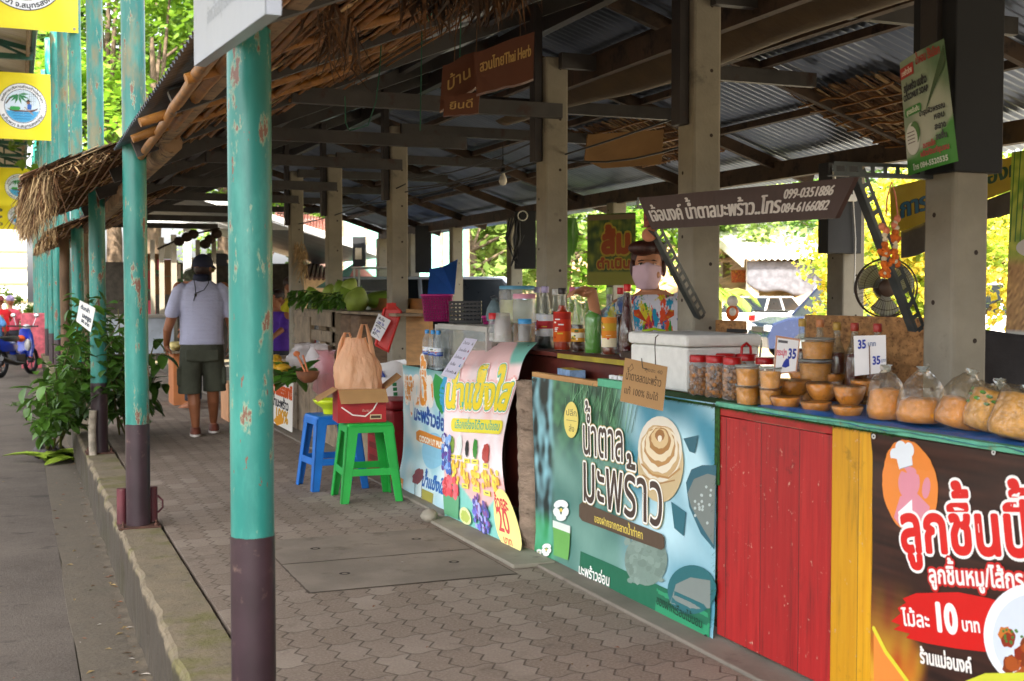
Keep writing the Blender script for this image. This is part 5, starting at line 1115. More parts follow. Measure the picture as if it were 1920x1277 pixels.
# leaves helper: bent leaf blade
def leafblade(b, p, d, up, L, w_, bend=.3, m=0, col=None, n=4):
    d = V(d).normalized(); s = d.cross(V(up))
    s = s.normalized() if s.length > 1e-3 else d.orthogonal().normalized(); u = s.cross(d); vs = []
    for i in range(n + 1):
        t = i / n; c = V(p) + d * L * t - u * L * bend * t * t; hw = w_ / 2 * math.sin(math.pi * (t * .9 + .06)) ** .8
        vs += [c - s * hw + u * hw * .35, c - u * 0, c + s * hw + u * hw * .35]
    fs = []
    for i in range(n): a = i * 3; fs += [(a, a + 1, a + 4, a + 3), (a + 1, a + 2, a + 5, a + 4)]
    return b.add(vs, fs, m, col, True)
LEAF = leafmat('citrus_leaves', '#2f5a1c', '#5c8a2c', .38, .25)
b = MB(); q = random.Random(3)
for i in range(150):
    px = q.uniform(545, 650); py = 566 - q.random() * 22 + (px - 545) * .05; p = at_x(px, py, 2.62 + q.random() * .3); leafblade(b, p, (q.uniform(-1, 0), q.uniform(-1, 1), q.uniform(-.7, .35)), (q.uniform(-.4, .4), q.uniform(-.4, .4), 1), q.uniform(.07, .14), q.uniform(.035, .06), .3, col=(q.uniform(.6, 1.1),) * 3)
solo('leaf_sprigs', b, LEAF, 'dark green leaf sprigs spilling over the pomelo crate', 'leaves')
# red trays leaning on the post, with a white price list
t = thing('red_tray', 'red plastic tray propped upright against the concrete post', 'tray', at_d(728, 660, 9.6), 0); RED = M('red_plastic', '#c4201a', .4, var=.1, bump=.05)
e = [V(at_d(x, y, 9.6)) - t.location for x, y in ((706, 646), (728, 660), (753, 584), (737, 570), (722, 580))]; nr = -_fw
part('tray_body', MB().prism(e, nr * .05), RED, t, bevel=.008); part('tray_rim', MB().tube([x + nr * .055 for x in e + [e[0]]], .012, 8), RED, t); part('tray_clip', MB().cbox(e[3] + nr * .06 + V((-.01, 0, -.02)), (.07, .03, .05)), RED, t)
def alist(A):
    A.rect(0, 0, 1, 1, '#dcdde2'); A.stroke([(.05, .62), (.95, .55)], .025, '#2a2a34'); A.stroke([(.08, .3), (.8, .1)], .02, '#3a3a80')
    for k in range(5): A.text(['ส้มโอ', '100 โล', 'หวาน', '3 ลูก', '80'][k], .12, .8 - k * .17, .075, ['#2c2c3c', '#2c3a9a'][k % 2], fit=[.5, .6, .5, .55, .3][k], bold=.014)
card([(694, 628, 0), (712, 640, 0), (733, 601, 0), (710, 588, 0)], 9.45, alist, 'white handwritten price list clipped to the red tray')
# front of the fruit stall: tilted sign, bags, coconut shell, leaves, fruit
def asg(A):
    A.rect(0, 0, 1, 1, '#e4e2dc'); A.text('หวานธรรมชาติ', .04, .66, .2, '#cf5a2a', fit=.92, bold=.04); A.text('น้ำมะพร้าว', .06, .4, .15, '#2a2a30', fit=.75, bold=.02); A.text('100%', .2, .12, .2, '#c8962c', fit=.6, bold=.03); A.shape([(.1, .05), (.5, .32), (.6, .1), (.3, -.02)], '#d8962c')
card([(508, 790, 0), (548, 811, 0), (550, 719, 0), (508, 706, 0)], 11.6, asg, 'tilted white board with orange lettering on the fruit stall front', 'sign_board', th=.012)
b = MB(); q = random.Random(6)
for i in range(46): px = q.uniform(505, 575); p = at_z(px, 700 + (px - 505) * .15 + q.uniform(-14, 6), .7); leafblade(b, p + V((0, 0, .02 * q.random())), (q.uniform(-1, .3), q.uniform(-1, 1), q.uniform(-.2, .3)), (0, 0, 1), q.uniform(.15, .3), q.uniform(.08, .13), .3, col=(q.uniform(.6, 1.1),) * 3)
solo('banana_leaves', b, LEAF, 'cut green banana leaves spread on the fruit stall table', 'leaves')
MANGO = M('ripe_mango', '#c89a2a', .45, var=.2, scale=8, bump=.1)
for i, (px, py) in enumerate(((513, 690), (522, 684), (530, 690), (518, 676), (508, 680))): p = at_z(px, py, .74); solo('mango', MB().ball((p.x, p.y, .735 + .02 * (i > 2)), (.05, .075, .04), 12, 8, rotz(i)), MANGO, ['yellow mango at the front of the fruit pile', 'yellow mango behind the front one', 'yellow mango at the right of the pile', 'yellow mango on top of the pile', 'yellow mango at the left of the pile beside the teal pillar'][i], 'mango', 'mangoes on the banana leaves')
p = at_z(577, 712, .72); t = thing('coconut_bowl', 'brown coconut shell bowl holding wooden spoons', 'bowl', p); t.location.z = .7; part('shell', MB().lathe([(.03, 0), (.07, .03), (.085, .08), (.078, .08), (.06, .035), (.001, .02)], n=20), M('coconut_shell', '#6a4026', .8, var=.3, bump=.5), t)
part('spoon', MB().tube([(0, 0, .04), (-.06, .08, .2)], .008, 6).tube([(.01, 0, .04), (-.02, .06, .19)], .007, 6).ball((-.06, .08, .2), (.025, .012, .02), 8, 6), M('spoon_wood', '#b0643c', .6), t)
def plasbag(px, py, d, w_, h, label, mat, seed, name='plastic_bag', tint=None):
    p = at_d(px, py, d); t = thing(name, label, 'bag', p); b = MB(); b.lathe([(w_ * .4, 0), (w_ * .5, h * .1), (w_ * .52, h * .5), (w_ * .4, h * .8), (w_ * .3, h), (w_ * .42, h * 1.1)], n=22, sq=2.6, caps=False)
    for i, v in enumerate(b.v): k = nz(v.x * 14, v.y * 14, 1, v.z * 14 + seed); b.v[i] = V((v.x * (1 + .3 * k), v.y * (1 + .3 * k), v.z * (1 + .1 * k)))
    part('bag_film', b, mat, t); return t
plasbag(572, 690, 10.7, .28, .2, 'rumpled clear bag with pink print on the fruit stall', filmmat('milky_film', '#f2eef0', .42, .15), 1); plasbag(612, 738, 9.9, .2, .32, 'clear bag of pink cups hanging on the stall edge', filmmat('pink_film', '#f6c4cc', .35, .15), 2); plasbag(598, 700, 10.2, .22, .22, 'crinkled clear bag behind the coconut bowl', filmmat('milky_film', '#fff', .3), 3)
t = thing('white_print_bag', 'white plastic bag with blue and green print behind the red carton', 'bag', at_d(728, 770, 9.0)); b = MB(); b.lathe([(.13, -.05), (.15, .02), (.15, .18), (.13, .32), (.14, .36)], n=26, sq=3, caps=False)
for i, v in enumerate(b.v): b.v[i] = v * (1 + .12 * nz(v.x * 9, v.y * 9, 1, v.z * 9))
part('bag_film', b, M('white_plastic', '#d8d8d8', .35, var=.05, bump=.4, bscale=12, dist=.01), t); b = MB()
for k in range(9): a = 3.6 + k * .11; b.cbox((.158 * math.cos(a), .158 * math.sin(a), .3 - .002 * k), (.004, .012, .06), rotz(a) @ rotx(.5), 0, '#2c4a94')
for k in range(6): b.cbox((.16 * math.cos(5.0 + .02 * k), .16 * math.sin(5.0 + .02 * k), .24 - k * .035), (.004, .03, .025), rotz(5.0), 0, '#2f7a4a')
part('print', b, PAPER, t); t.rotation_euler.z = -.3
# ================================================================== stools and the carton
def stool(loc, rz, label, mat, name):
    t = thing(name, label, 'stool', loc, rz, 'plastic stools in the walkway'); H0, a, c = .5, .15, .2
    part('seat', MB().box((-a, -a, H0 - .03), (a, a, H0)), mat, t, bevel=.014)
    def corner(sx, sy, z): k = c + (a - c) * z / (H0 - .02); return V((sx * k, sy * k, z))
    for sx in (-1, 1):
        for sy in (-1, 1):
            b = MB(); w0, w1 = .05, .075
            for ax in (0, 1):
                f0, f1 = corner(sx, sy, 0), corner(sx, sy, H0 - .02); dx = V((-sx, 0, 0)) if ax == 0 else V((0, -sy, 0)); th = V((0, -sy * .012, 0)) if ax == 0 else V((-sx * .012, 0, 0))
                b.add([f0, f0 + dx * w0, f1 + dx * w1, f1, f0 + th, f0 + dx * w0 + th, f1 + dx * w1 + th, f1 + th], [(0, 1, 2, 3), (7, 6, 5, 4), (0, 4, 5, 1), (1, 5, 6, 2), (2, 6, 7, 3), (3, 7, 4, 0)])
            part('leg', b, mat, t, bevel=.003)
    for ax in range(4):
        b = MB(); r_ = rotz(ax * math.pi / 2); z0, z1 = .17, .215; k0, k1 = c + (a - c) * z0 / H0, c + (a - c) * z1 / H0; u0, u1 = a - .028, a
        b.add([r_ @ V(v) for v in ((-k0, -k0 + .003, z0), (k0, -k0 + .003, z0), (k1, -k1 + .003, z1), (-k1, -k1 + .003, z1), (-k0, -k0 + .012, z0), (k0, -k0 + .012, z0), (k1, -k1 + .012, z1), (-k1, -k1 + .012, z1))], [(0, 1, 2, 3), (7, 6, 5, 4), (0, 4, 5, 1), (2, 6, 7, 3)])
        part('stretcher', b, mat, t, bevel=.002); b = MB(); z0, z1 = .44, .48; k0, k1 = c + (a - c) * z0 / H0, a
        b.add([r_ @ V(v) for v in ((-k0, -k0 + .002, z0), (k0, -k0 + .002, z0), (k1, -k1, z1), (-k1, -k1, z1), (-k0, -k0 + .012, z0), (k0, -k0 + .012, z0), (k1, -k1 + .012, z1), (-k1, -k1 + .012, z1))], [(0, 1, 2, 3), (7, 6, 5, 4), (0, 4, 5, 1), (2, 6, 7, 3)])
        part('apron', b, mat, t, bevel=.002)
    return t
STG = M('green_stool_plastic', '#1f9c3c', .42, var=.1, scale=6, bump=.05, col2='#187a30', cover=.64); STB = M('blue_stool_plastic', '#1866b8', .42, var=.1, scale=6, bump=.05)
stool((2.09, 7.66, 0), rad(-4), 'green plastic stool carrying the red carton', STG, 'plastic_stool'); stool((2.0, 8.22, 0), rad(4), 'blue plastic stool behind the green one', STB, 'plastic_stool')
t = thing('carton', 'open red carton with cardboard flaps on the green stool', 'box', (2.05, 7.68, .502), rad(-6)); RC = M('red_carton_print', '#9c1c20', .5, var=.15, scale=8)
b = MB(); b.box((-.155, -.12, 0), (.155, -.115, .215)).box((-.155, .115, 0), (.155, .12, .215)).box((-.155, -.115, 0), (-.15, .115, .215)).box((.15, -.115, 0), (.155, .115, .215)).box((-.15, -.115, 0), (.15, .115, .004)); part('carton_body', b, RC, t)
part('flap', MB().prism([(-.153, -.121, .215), (.153, -.121, .215), (.165, -.16, .13), (-.14, -.16, .125)], (0, -.004, 0)), CARD, t); part('flap', MB().prism([(-.156, -.115, .215), (-.156, .115, .215), (-.27, .12, .15), (-.28, -.1, .14)], (0, 0, -.004)), CARD, t); part('flap', MB().prism([(.156, -.115, .215), (.156, .115, .215), (.27, .12, .3), (.26, -.1, .29)], (0, 0, -.004)), CARD, t)
A = Art(lambda x, y, l: V((x, -.1205 - l, y))); A.stroke([(-.13, .1), (-.06, .05), (.02, .04), (.07, .08), (.1, .13)], .008, '#e0d8d0'); A.rect(.05, .02, .125, .05, '#c8b48c'); A.rect(.056, .026, .119, .044, '#4a3a2c'); A.text('จำนวน 12', .0, .07, .012, '#d8b0a0', fit=.07)
part('print', A.mb, PAPER, t)
t = thing('carrier_bag', 'orange peach plastic carrier bag standing in the red carton', 'bag', (2.055, 7.69, .6), rad(-14)); b = MB()
def cb(u, v):
    a = 2 * math.pi * u; h = .44 * v; rx = .15 * (1 - .55 * sst(v, .5, 1)) * (.88 + .12 * sst(v, 0, .15)); ry = .11 * (1 - .75 * sst(v, .45, 1)); c, s = math.cos(a), math.sin(a); e = (abs(c) ** 2.6 + abs(s) ** 2.6) ** (-1 / 2.6)
    k = nz(c * 1.6 + 3, s * 1.6, 1, v * 3.2) * .12 + (.05 + .09 * v) * nz(c * 4, s * 4, 1, v * 2.2) + .035 * nz(c * 9, s * 9, 1, v * 9) ; return V((rx * c * e * (1 + k) - .02 * v, ry * s * e * (1 + k), h + .012 * nz(c * 2, s * 2, 1, 9) * v))
b.grid(cb, 96, 60, wrap=True)
BAGM = NT('peach_film'); BAGM.b.inputs['Base Color'].default_value = (*lin('#f4c8a0'), 1); BAGM.set(Roughness=.28); BAGM.bump(BAGM.noise(BAGM.pos(stretch=(1, 1, .4)), 24, 5), .9, .03); tl = BAGM.n('BsdfTranslucent'); tl.inputs[0].default_value = (*lin('#f8cda4'), 1); ms = BAGM.n('MixShader'); ms.inputs[0].default_value = .5; BAGM.l(BAGM.b.outputs[0], ms.inputs[1]); BAGM.l(tl.outputs[0], ms.inputs[2]); BAGM.l(ms.outputs[0], BAGM.out.inputs[0])
part('bag_film', b, BAGM.m, t)
b = MB()
for (x0, hh, y0) in ((.035, .3, -.01), (-.075, .2, .03)):
    pts = [(x0 - .055, y0, .28), (x0 - .04, y0, .36 + hh * .2), (x0 - .016, y0, .36 + hh * .55), (x0 + .012, y0, .36 + hh * .55), (x0 + .036, y0, .36 + hh * .2), (x0 + .058, y0, .28)]; b.tube(pts, [.034, .026, .014, .014, .026, .034], 8, flat=.35)
part('handle', b, BAGM.m, t)
t = thing('fruit_bowl', 'yellow green openwork plastic bowl on the blue stool', 'bowl', (1.99, 8.2, .503)); part('bowl', MB().lathe([(.05, 0), (.055, .03), (.06, .04), (.11, .075), (.125, .1), (.12, .1), (.1, .08), (.001, .05)], n=28), M('yellow_green_plastic', '#b9cc1c', .4, var=.08), t)
t = thing('red_cooler', 'dark red plastic cooler chest between the green stool and the blue banner', 'cooler', (2.62, 8.45, .012)); part('chest', MB().box((-.22, -.32, 0), (.22, .32, .5)), M('dark_red_plastic', '#8c1c22', .45, var=.2, scale=5), t, bevel=.02); part('lid', MB().box((-.23, -.33, .505), (.23, .33, .57)), M('dark_red_plastic', '#fff'), t, bevel=.02); b = MB()
for k in range(4): b.box((-.224, -.25, .1 + k * .09), (-.2215, .25, .14 + k * .09))
part('rib_pattern', b, M('dark_red_shade', '#6a1418', .5), t)
# ================================================================== people
SKIN = M('tanned_skin', '#8f5a3c', .55, var=.1, scale=10, bump=.08, sss=.08); SKIN2 = M('light_tan_skin', '#b98262', .5, var=.08, scale=12, bump=.05, sss=.1)
HAIR = M('brown_black_hair', '#2a1712', .5, var=.4, scale=30, stretch=(3, 3, 1), bump=.8, bscale=60); NAVY = M('navy_cloth', '#1c2036', .8, var=.2, bump=.2)
def loft(b, rings, n=22, sq=2.3):
    vs = []
    for (cx, cy, cz, rx, ry) in rings:
        for j in range(n):
            a = 2 * math.pi * j / n; c, s = math.cos(a), math.sin(a); e = (abs(c) ** sq + abs(s) ** sq) ** (-1 / sq); vs.append((cx + rx * c * e, cy + ry * s * e, cz))
    k = len(rings); fs = [(i * n + j, i * n + (j + 1) % n, (i + 1) * n + (j + 1) % n, (i + 1) * n + j) for i in range(k - 1) for j in range(n)]
    up = rings[-1][2] > rings[0][2]
    if not up: fs = [f[::-1] for f in fs]
    b.add(vs, fs, sm=True); e0, e1 = tuple(range(n)), tuple(range(n * (k - 1), n * k)); return b.add(vs, [e0[::-1] if up else e0, e1 if up else e1[::-1]])
def limb(b, pts, rs, n=14): b.tube(pts, rs, n); [b.ball(p, r, 12, 8) for p, r in ((pts[0], rs[0]), (pts[-1], rs[-1]))]; return b
def hand(b, wrist, d, palm_n, curl=.5, s=1., side=1):
    d = V(d).normalized(); nrm = V(palm_n).normalized(); x = d.cross(nrm).normalized() * side; c = V(wrist) + d * .045 * s
    b.ball(c, (.04 * s, .045 * s, .017 * s), 12, 8, Matrix((x, d, nrm)).transposed())
    limb(b, [wrist, c], [.026 * s, .03 * s], 10)
    for k, (ox, L) in enumerate(((-.03, .068), (-.01, .078), (.011, .073), (.03, .058))):
        p0 = c + x * ox * s + d * .03 * s; d1 = (d + nrm * curl * .35).normalized(); p1 = p0 + d1 * L * .5 * s; d2 = (d + nrm * curl * 1.2).normalized(); p2 = p1 + d2 * L * .32 * s; d3 = (d * .6 + nrm * curl * 2).normalized(); p3 = p2 + d3 * L * .25 * s
        b.tube([p0, p1, p2, p3], [.0105 * s, .0098 * s, .009 * s, .007 * s], 8); b.ball(p3, .0075 * s, 8, 6)
    t0 = c - x * .03 * s - d * .015 * s; t1 = t0 + (-x * .8 + d * .5 + nrm * .4).normalized() * .035 * s; t2 = t1 + (-x * .15 + d * .9 + nrm * .5).normalized() * .03 * s
    b.tube([t0, t1, t2], [.015 * s, .012 * s, .009 * s], 8); b.ball(t2, .0095 * s, 8, 6)
def head(b, c, face=(0, -1, 0), s=1.):
    f = V(face).normalized(); up = V((0, 0, 1)); x = f.cross(up).normalized(); up = x.cross(f); m = Matrix((x, f, up)).transposed(); c = V(c)
    b.ball(c + m @ V((0, -.01, .02)) * s, (.074 * s, .092 * s, .098 * s), 20, 14, m); b.ball(c + m @ V((0, .035, -.045)) * s, (.056 * s, .055 * s, .068 * s), 16, 10, m)
    b.ball(c + m @ V((0, .094, -.012)) * s, (.013 * s, .018 * s, .022 * s), 10, 8, m)
    for k in (-1, 1): b.ball(c + m @ V((.077 * k, -.005, -.005)) * s, (.012 * s, .022 * s, .032 * s), 10, 8, m); b.ball(c + m @ V((.04 * k, .06, -.03)) * s, (.025 * s, .025 * s, .025 * s), 10, 8, m)
    b.ball(c + m @ V((0, .078, .035)) * s, (.055 * s, .02 * s, .014 * s), 12, 6, m)
    return m
# -- the man walking away
mn = thing('person', 'man walking away in a lavender striped polo shirt, olive cargo shorts and dark cap', 'person', (1.6, 11.62, 0), rad(-6))
b = MB(); hf = (.5, .85, -.1); hm = head(b, (.015, .0, 1.565), hf)
limb(b, [(.0, .0, 1.36), (.01, .0, 1.5)], [.062, .058]); loft(b, [(0, 0, .8, .15, .1), (0, 0, 1.0, .16, .11), (0, 0, 1.25, .19, .11), (0, 0, 1.38, .16, .085), (0, 0, 1.44, .07, .06)])
limb(b, [(-.2, 0, 1.38), (-.265, -.05, 1.13), (-.31, -.04, .99), (-.32, .02, .86)], [.058, .05, .042, .029]); limb(b, [(.2, 0, 1.38), (.255, .0, 1.13), (.28, .05, .99), (.27, .13, .87)], [.058, .05, .042, .029])
hand(b, (-.32, .025, .86), (.02, .15, -1), (1, .2, 0), .6, 1.05, -1); hand(b, (.27, .13, .87), (0, .25, -1), (-1, .2, 0), .6, 1.05, 1)
limb(b, [(-.095, 0, .86), (-.085, -.005, .47), (-.075, -.035, .3), (-.065, -.01, .1)], [.085, .06, .057, .037]); limb(b, [(.09, .0, .86), (.1, .1, .47), (.105, .14, .32), (.11, .25, .12)], [.085, .06, .057, .037])
loft(b, [(-.065, .05, .035, .042, .12), (-.065, .03, .075, .036, .075)]); loft(b, [(.115, .31, .04, .042, .12), (.11, .285, .085, .036, .075)])
part('body', b, SKIN, mn, remesh=.0065, smooth=3)
def m_shirt():
    t = NT('striped_polo'); p = t.pos(); s = t.n('SeparateXYZ'); t.l(p, s.inputs[0]); st = t.ramp(t.math('ABSOLUTE', t.math('SUBTRACT', t.math('FRACT', t.math('DIVIDE', s.outputs[2], .0125)), .5)), .28, .36)
    c = t.mix(st, '#b6b8d0', '#a4a6c2'); t.l(c, t.b.inputs['Base Color']); t.set(Roughness=.85); mp = t.n('Mapping'); mp.inputs['Rotation'].default_value = (0, .6, 0); mp.inputs['Scale'].default_value = (1, 1, 2.4); t.l(p, mp.inputs[0]); t.bump(t.noise(mp.outputs[0], 7, 4), .7, .025); return t.m
b = MB(); loft(b, [(0, 0, .855, .208, .142), (0, 0, .93, .2, .138), (0, .0, 1.08, .2, .135), (0, 0, 1.25, .217, .135), (0, 0, 1.36, .2, .11), (0, 0, 1.42, .13, .085), (.005, 0, 1.455, .075, .07)])
limb(b, [(-.19, 0, 1.365), (-.236, -.024, 1.26), (-.27, -.05, 1.15)], [.07, .063, .066]); limb(b, [(.19, 0, 1.365), (.236, 0, 1.25), (.26, .0, 1.15)], [.07, .063, .066])
mn.scale = (.99, 1, 1); part('polo_shirt', b, m_shirt(), mn, remesh=.009, smooth=4)
part('collar', MB().lathe([(.078, 1.435), (.086, 1.45), (.074, 1.505), (.068, 1.505), (.07, 1.44)], (.005, .0, 0), 24, caps=False), NAVY, mn)
b = MB(); b.tube([(-.07, -.075, 1.46), (-.06, -.1, 1.4), (-.055, -.118, 1.33), (-.075, -.135, 1.26)], .0042, 6); b.tube([(.075, -.02, 1.5), (.06, -.1, 1.42), (.02, -.12, 1.36), (-.055, -.125, 1.33)], .0042, 6); b.ball((-.058, -.13, 1.315), (.011, .009, .016), 8, 6); part('lanyard_cord', b, BLACK, mn)
OLIVE = M('olive_cargo_cloth', '#43463a', .9, var=.22, scale=5, bump=.7, bscale=9, dist=.02)
b = MB(); loft(b, [(0, 0, .7, .2, .14), (0, 0, .78, .205, .142), (0, 0, .89, .19, .13)]); loft(b, [(-.115, -.01, .4, .108, .115), (-.112, 0, .52, .104, .112), (-.1, 0, .75, .105, .125)]); loft(b, [(.118, .11, .41, .108, .115), (.112, .075, .52, .104, .112), (.098, .01, .75, .105, .125)])
b.cbox((-.215, -.02, .56), (.03, .14, .16)); b.cbox((.205, .02, .56), (.03, .14, .16)); b.cbox((-.1, -.132, .76), (.1, .02, .1)); b.cbox((.1, -.13, .76), (.1, .02, .1)); part('cargo_shorts', b, OLIVE, mn, remesh=.009, smooth=2)
b = MB(); b.ball((.015, -.005, 1.6), (.092, .108, .098), 22, 14, hm, f=lambda d: 1 if d.z > -.25 else .9); b.prism([V((.015, 0, 1.592)) + hm @ V(v) for v in ((-.07, .085, 0), (-.06, .15, -.02), (0, .18, -.03), (.06, .15, -.02), (.07, .085, 0), (0, .1, .01))], hm @ V((0, 0, .008))); part('cap', b, NAVY, mn)
b = MB(); b.ball((.015, -.005, 1.555), (.081, .097, .07), 18, 10, hm); part('hair', b, HAIR, mn)
b = MB(); [b.tube([V((.015, 0, 1.56)) + hm @ V((.083 * k, -.0, .0)), V((.015, 0, 1.56)) + hm @ V((.08 * k, .09, .008))], .004, 6) for k in (-1, 1)]; b.ball(V((.015, 0, 1.555)) + hm @ V((.045, .1, 0)), (.026, .006, .02), 10, 6, hm); part('glasses', b, M('amber_frame', '#8a7a2c', .3), mn)
SOLE = M('white_sole', '#cfcac4', .6); SAND = M('brown_sandal', '#6a3626', .6, var=.2)
for (cx, cy) in ((-.065, .035), (.115, .295)):
    sh = part('sandal', loft(MB(), [(cx, cy, .022, .05, .138), (cx, cy, .05, .05, .135), (cx, cy + .01, .082, .043, .1)]), SAND, mn); part('sole', loft(MB(), [(cx, cy, .002, .052, .142), (cx, cy, .022, .053, .143)]), SOLE, sh)
# -- the vendor behind the bottles
vn = thing('person', 'masked woman vendor in a colourful splashed shirt reaching for a bottle', 'person', (3.02, 5.52, .012), rad(-26))
b = MB(); hc = V((-.025, 0, 1.437)); head(b, hc, (-.08, -1, -.03), .98)
limb(b, [(0, .01, 1.22), (-.02, .0, 1.37)], [.05, .048]); loft(b, [(0, 0, .75, .16, .11), (0, 0, 1.0, .15, .1), (0, 0, 1.2, .17, .1), (0, 0, 1.29, .13, .08), (0, 0, 1.33, .06, .055)])
hw_ = rotz(rad(26)) @ (at_d(1098, 556, 6.15) - V(vn.location)); limb(b, [(-.17, 0, 1.24), V((-.17, 0, 1.24)).lerp(hw_, .5) + V((-.02, .06, -.15)), hw_ + V((.03, .02, .02))], [.05, .04, .029]); limb(b, [(.17, 0, 1.26), (.22, .02, 1.02), (.1, -.16, .98)], [.05, .042, .03]); hand(b, hw_ + V((.03, .02, .02)), (-.75, -.45, .1), (-.1, -.35, -1), .75, .98, -1); hand(b, (.1, -.16, .98), (-1, -.3, .1), (0, 0, -1), .6, .95, 1)
loft(b, [(-.08, 0, .04, .05, .06), (-.08, 0, .45, .055, .06), (-.08, 0, .8, .08, .09)]); loft(b, [(.08, 0, .04, .05, .06), (.08, 0, .45, .055, .06), (.08, 0, .8, .08, .09)]); loft(b, [(-.08, -.04, .02, .04, .11), (-.08, -.03, .06, .035, .08)]); loft(b, [(.08, -.04, .02, .04, .11), (.08, -.03, .06, .035, .08)])
part('body', b, SKIN2, vn, remesh=.0065, smooth=2)
b = MB(); b.ball(hc + V((0, .016, .045)), (.083, .105, .09), 24, 16, f=lambda d: (1 + .1 * nz(d.x * 6, d.y * 6, 1, d.z * 6)) * (.9 if d.z < -.1 else 1) * (.78 if d.y < -.45 and d.z < .42 else 1.06)); b.ball(hc + V((-.03, -.06, .105)), (.075, .05, .04), 16, 10); b.ball(hc + V((.035, -.04, .11)), (.06, .05, .035), 16, 10); b.ball(hc + V((.078, .01, .01)), (.016, .04, .05), 10, 8); b.ball(hc + V((-.078, .01, .01)), (.016, .04, .05), 10, 8); part('hair', b, M('reddish_hair', '#3a1a12', .45, var=.4, scale=26, stretch=(3, 3, 1), bump=.8, bscale=50), vn)
PINKM = M('pink_mask_cloth', '#cdb0bd', .8, var=.06, bump=.15)
def mk(u, v): a = (u - .5) * 2.7; k = math.cos(a * .5); wv = 1 - .3 * sst(v, .45, 1) - .06 * (1 - v); return hc + V((-.008 + .078 * wv * math.sin(a), -.012 - .082 * math.cos(a) * (1 - .12 * sst(v, .6, 1)) - .034 * math.exp(-(a / .5) ** 2) * math.sin(math.pi * min(1, .12 + v * .9)), -.03 + (.5 - v) * .125 * (.42 + .58 * k) - .012 + .012 * math.exp(-(a / .3) ** 2) * (1 - v)))
part('face_mask', MB().grid(mk, 24, 12), PINKM, vn, solid=.002)
b = MB(); [b.tube([hc + V((.07 * k, -.03, -.03)), hc + V((.082 * k, .0, .0)), hc + V((.075 * k, .012, .02))], .0022, 5) for k in (-1, 1)]; part('mask_strap', b, PINKM, vn)
for k in (-1, 1):
    e = hc + V((.03 * k - .008, -.0845, .022)); b = MB(); b.ball(e, (.0135, .007, .0065), 12, 8); ey = part('eye', b, M('eye_white', '#cfc6be', .3), vn); part('iris', MB().ball(e + V((-.002, -.0045, .0)), (.0055, .004, .0058), 10, 8), M('dark_iris', '#120b08', .2), ey)
    part('eyebrow', MB().tube([e + V((-.018, -.001, .016)), e + V((0, -.006, .021)), e + V((.018, -.0, .016))], [.0022, .003, .0018], 6), HAIR, vn); part('eyelid', MB().tube([e + V((-.015, -.001, .004)), e + V((0, -.007, .0085)), e + V((.015, -.0, .004))], .0024, 6), HAIR, vn)
def m_splash():
    t = NT('splashed_shirt'); p = t.pos(); c = None; base = '#cfcfdc'
    cols = ('#d84a1c', '#2c8a2c', '#1c4a9c', '#c8b824', '#8c1c4a', '#1c8ab0'); c = t.mix(0, base, base)
    for i, k in enumerate(cols):
        mp = t.n('Mapping'); mp.inputs['Location'].default_value = (i * 3.1, i * 1.7, i * 2.3); mp.inputs['Rotation'].default_value = (0, .7, 0); mp.inputs['Scale'].default_value = (2.2, 1, .9); t.l(p, mp.inputs[0]); c = t.mix(t.ramp(t.noise(mp.outputs[0], 7, 5, .65), .57, .6), c, k)
    t.l(c, t.b.inputs['Base Color']); t.set(Roughness=.8); t.bump(t.noise(p, 9, 3), .5, .02); return t.m
b = MB(); loft(b, [(0, 0, .8, .2, .14), (0, 0, 1.0, .185, .13), (0, 0, 1.17, .195, .125), (0, 0, 1.27, .165, .1), (0, 0, 1.31, .09, .07)]); limb(b, [(-.13, 0, 1.245), V((-.17, 0, 1.24)).lerp(hw_, .3) + V((-.01, .04, -.09))], [.066, .07]); limb(b, [(.14, 0, 1.255), (.215, .01, 1.15), (.235, .01, 1.06)], [.068, .07, .075]); part('splashed_shirt', b, m_splash(), vn, remesh=.008, smooth=3)
b = MB(); [b.prism([V(v) for v in ((.015 * k, -.115, 1.15), (.1 * k, -.105, 1.2), (.105 * k, -.03, 1.29), (.06 * k, -.01, 1.33), (.045 * k, -.075, 1.27))], (0, -.012, .004)) for k in (-1, 1)]; part('collar', b, M('orange_collar', '#c84a1c', .8, var=.3, scale=14, col2='#c8b428', cover=.56), vn, bevel=.003)
part('trousers', loft(MB(), [(0, 0, .06, .15, .09), (0, 0, .5, .16, .11), (0, 0, .84, .185, .13)]), M('dark_blue_trousers', '#1c2038', .9), vn)
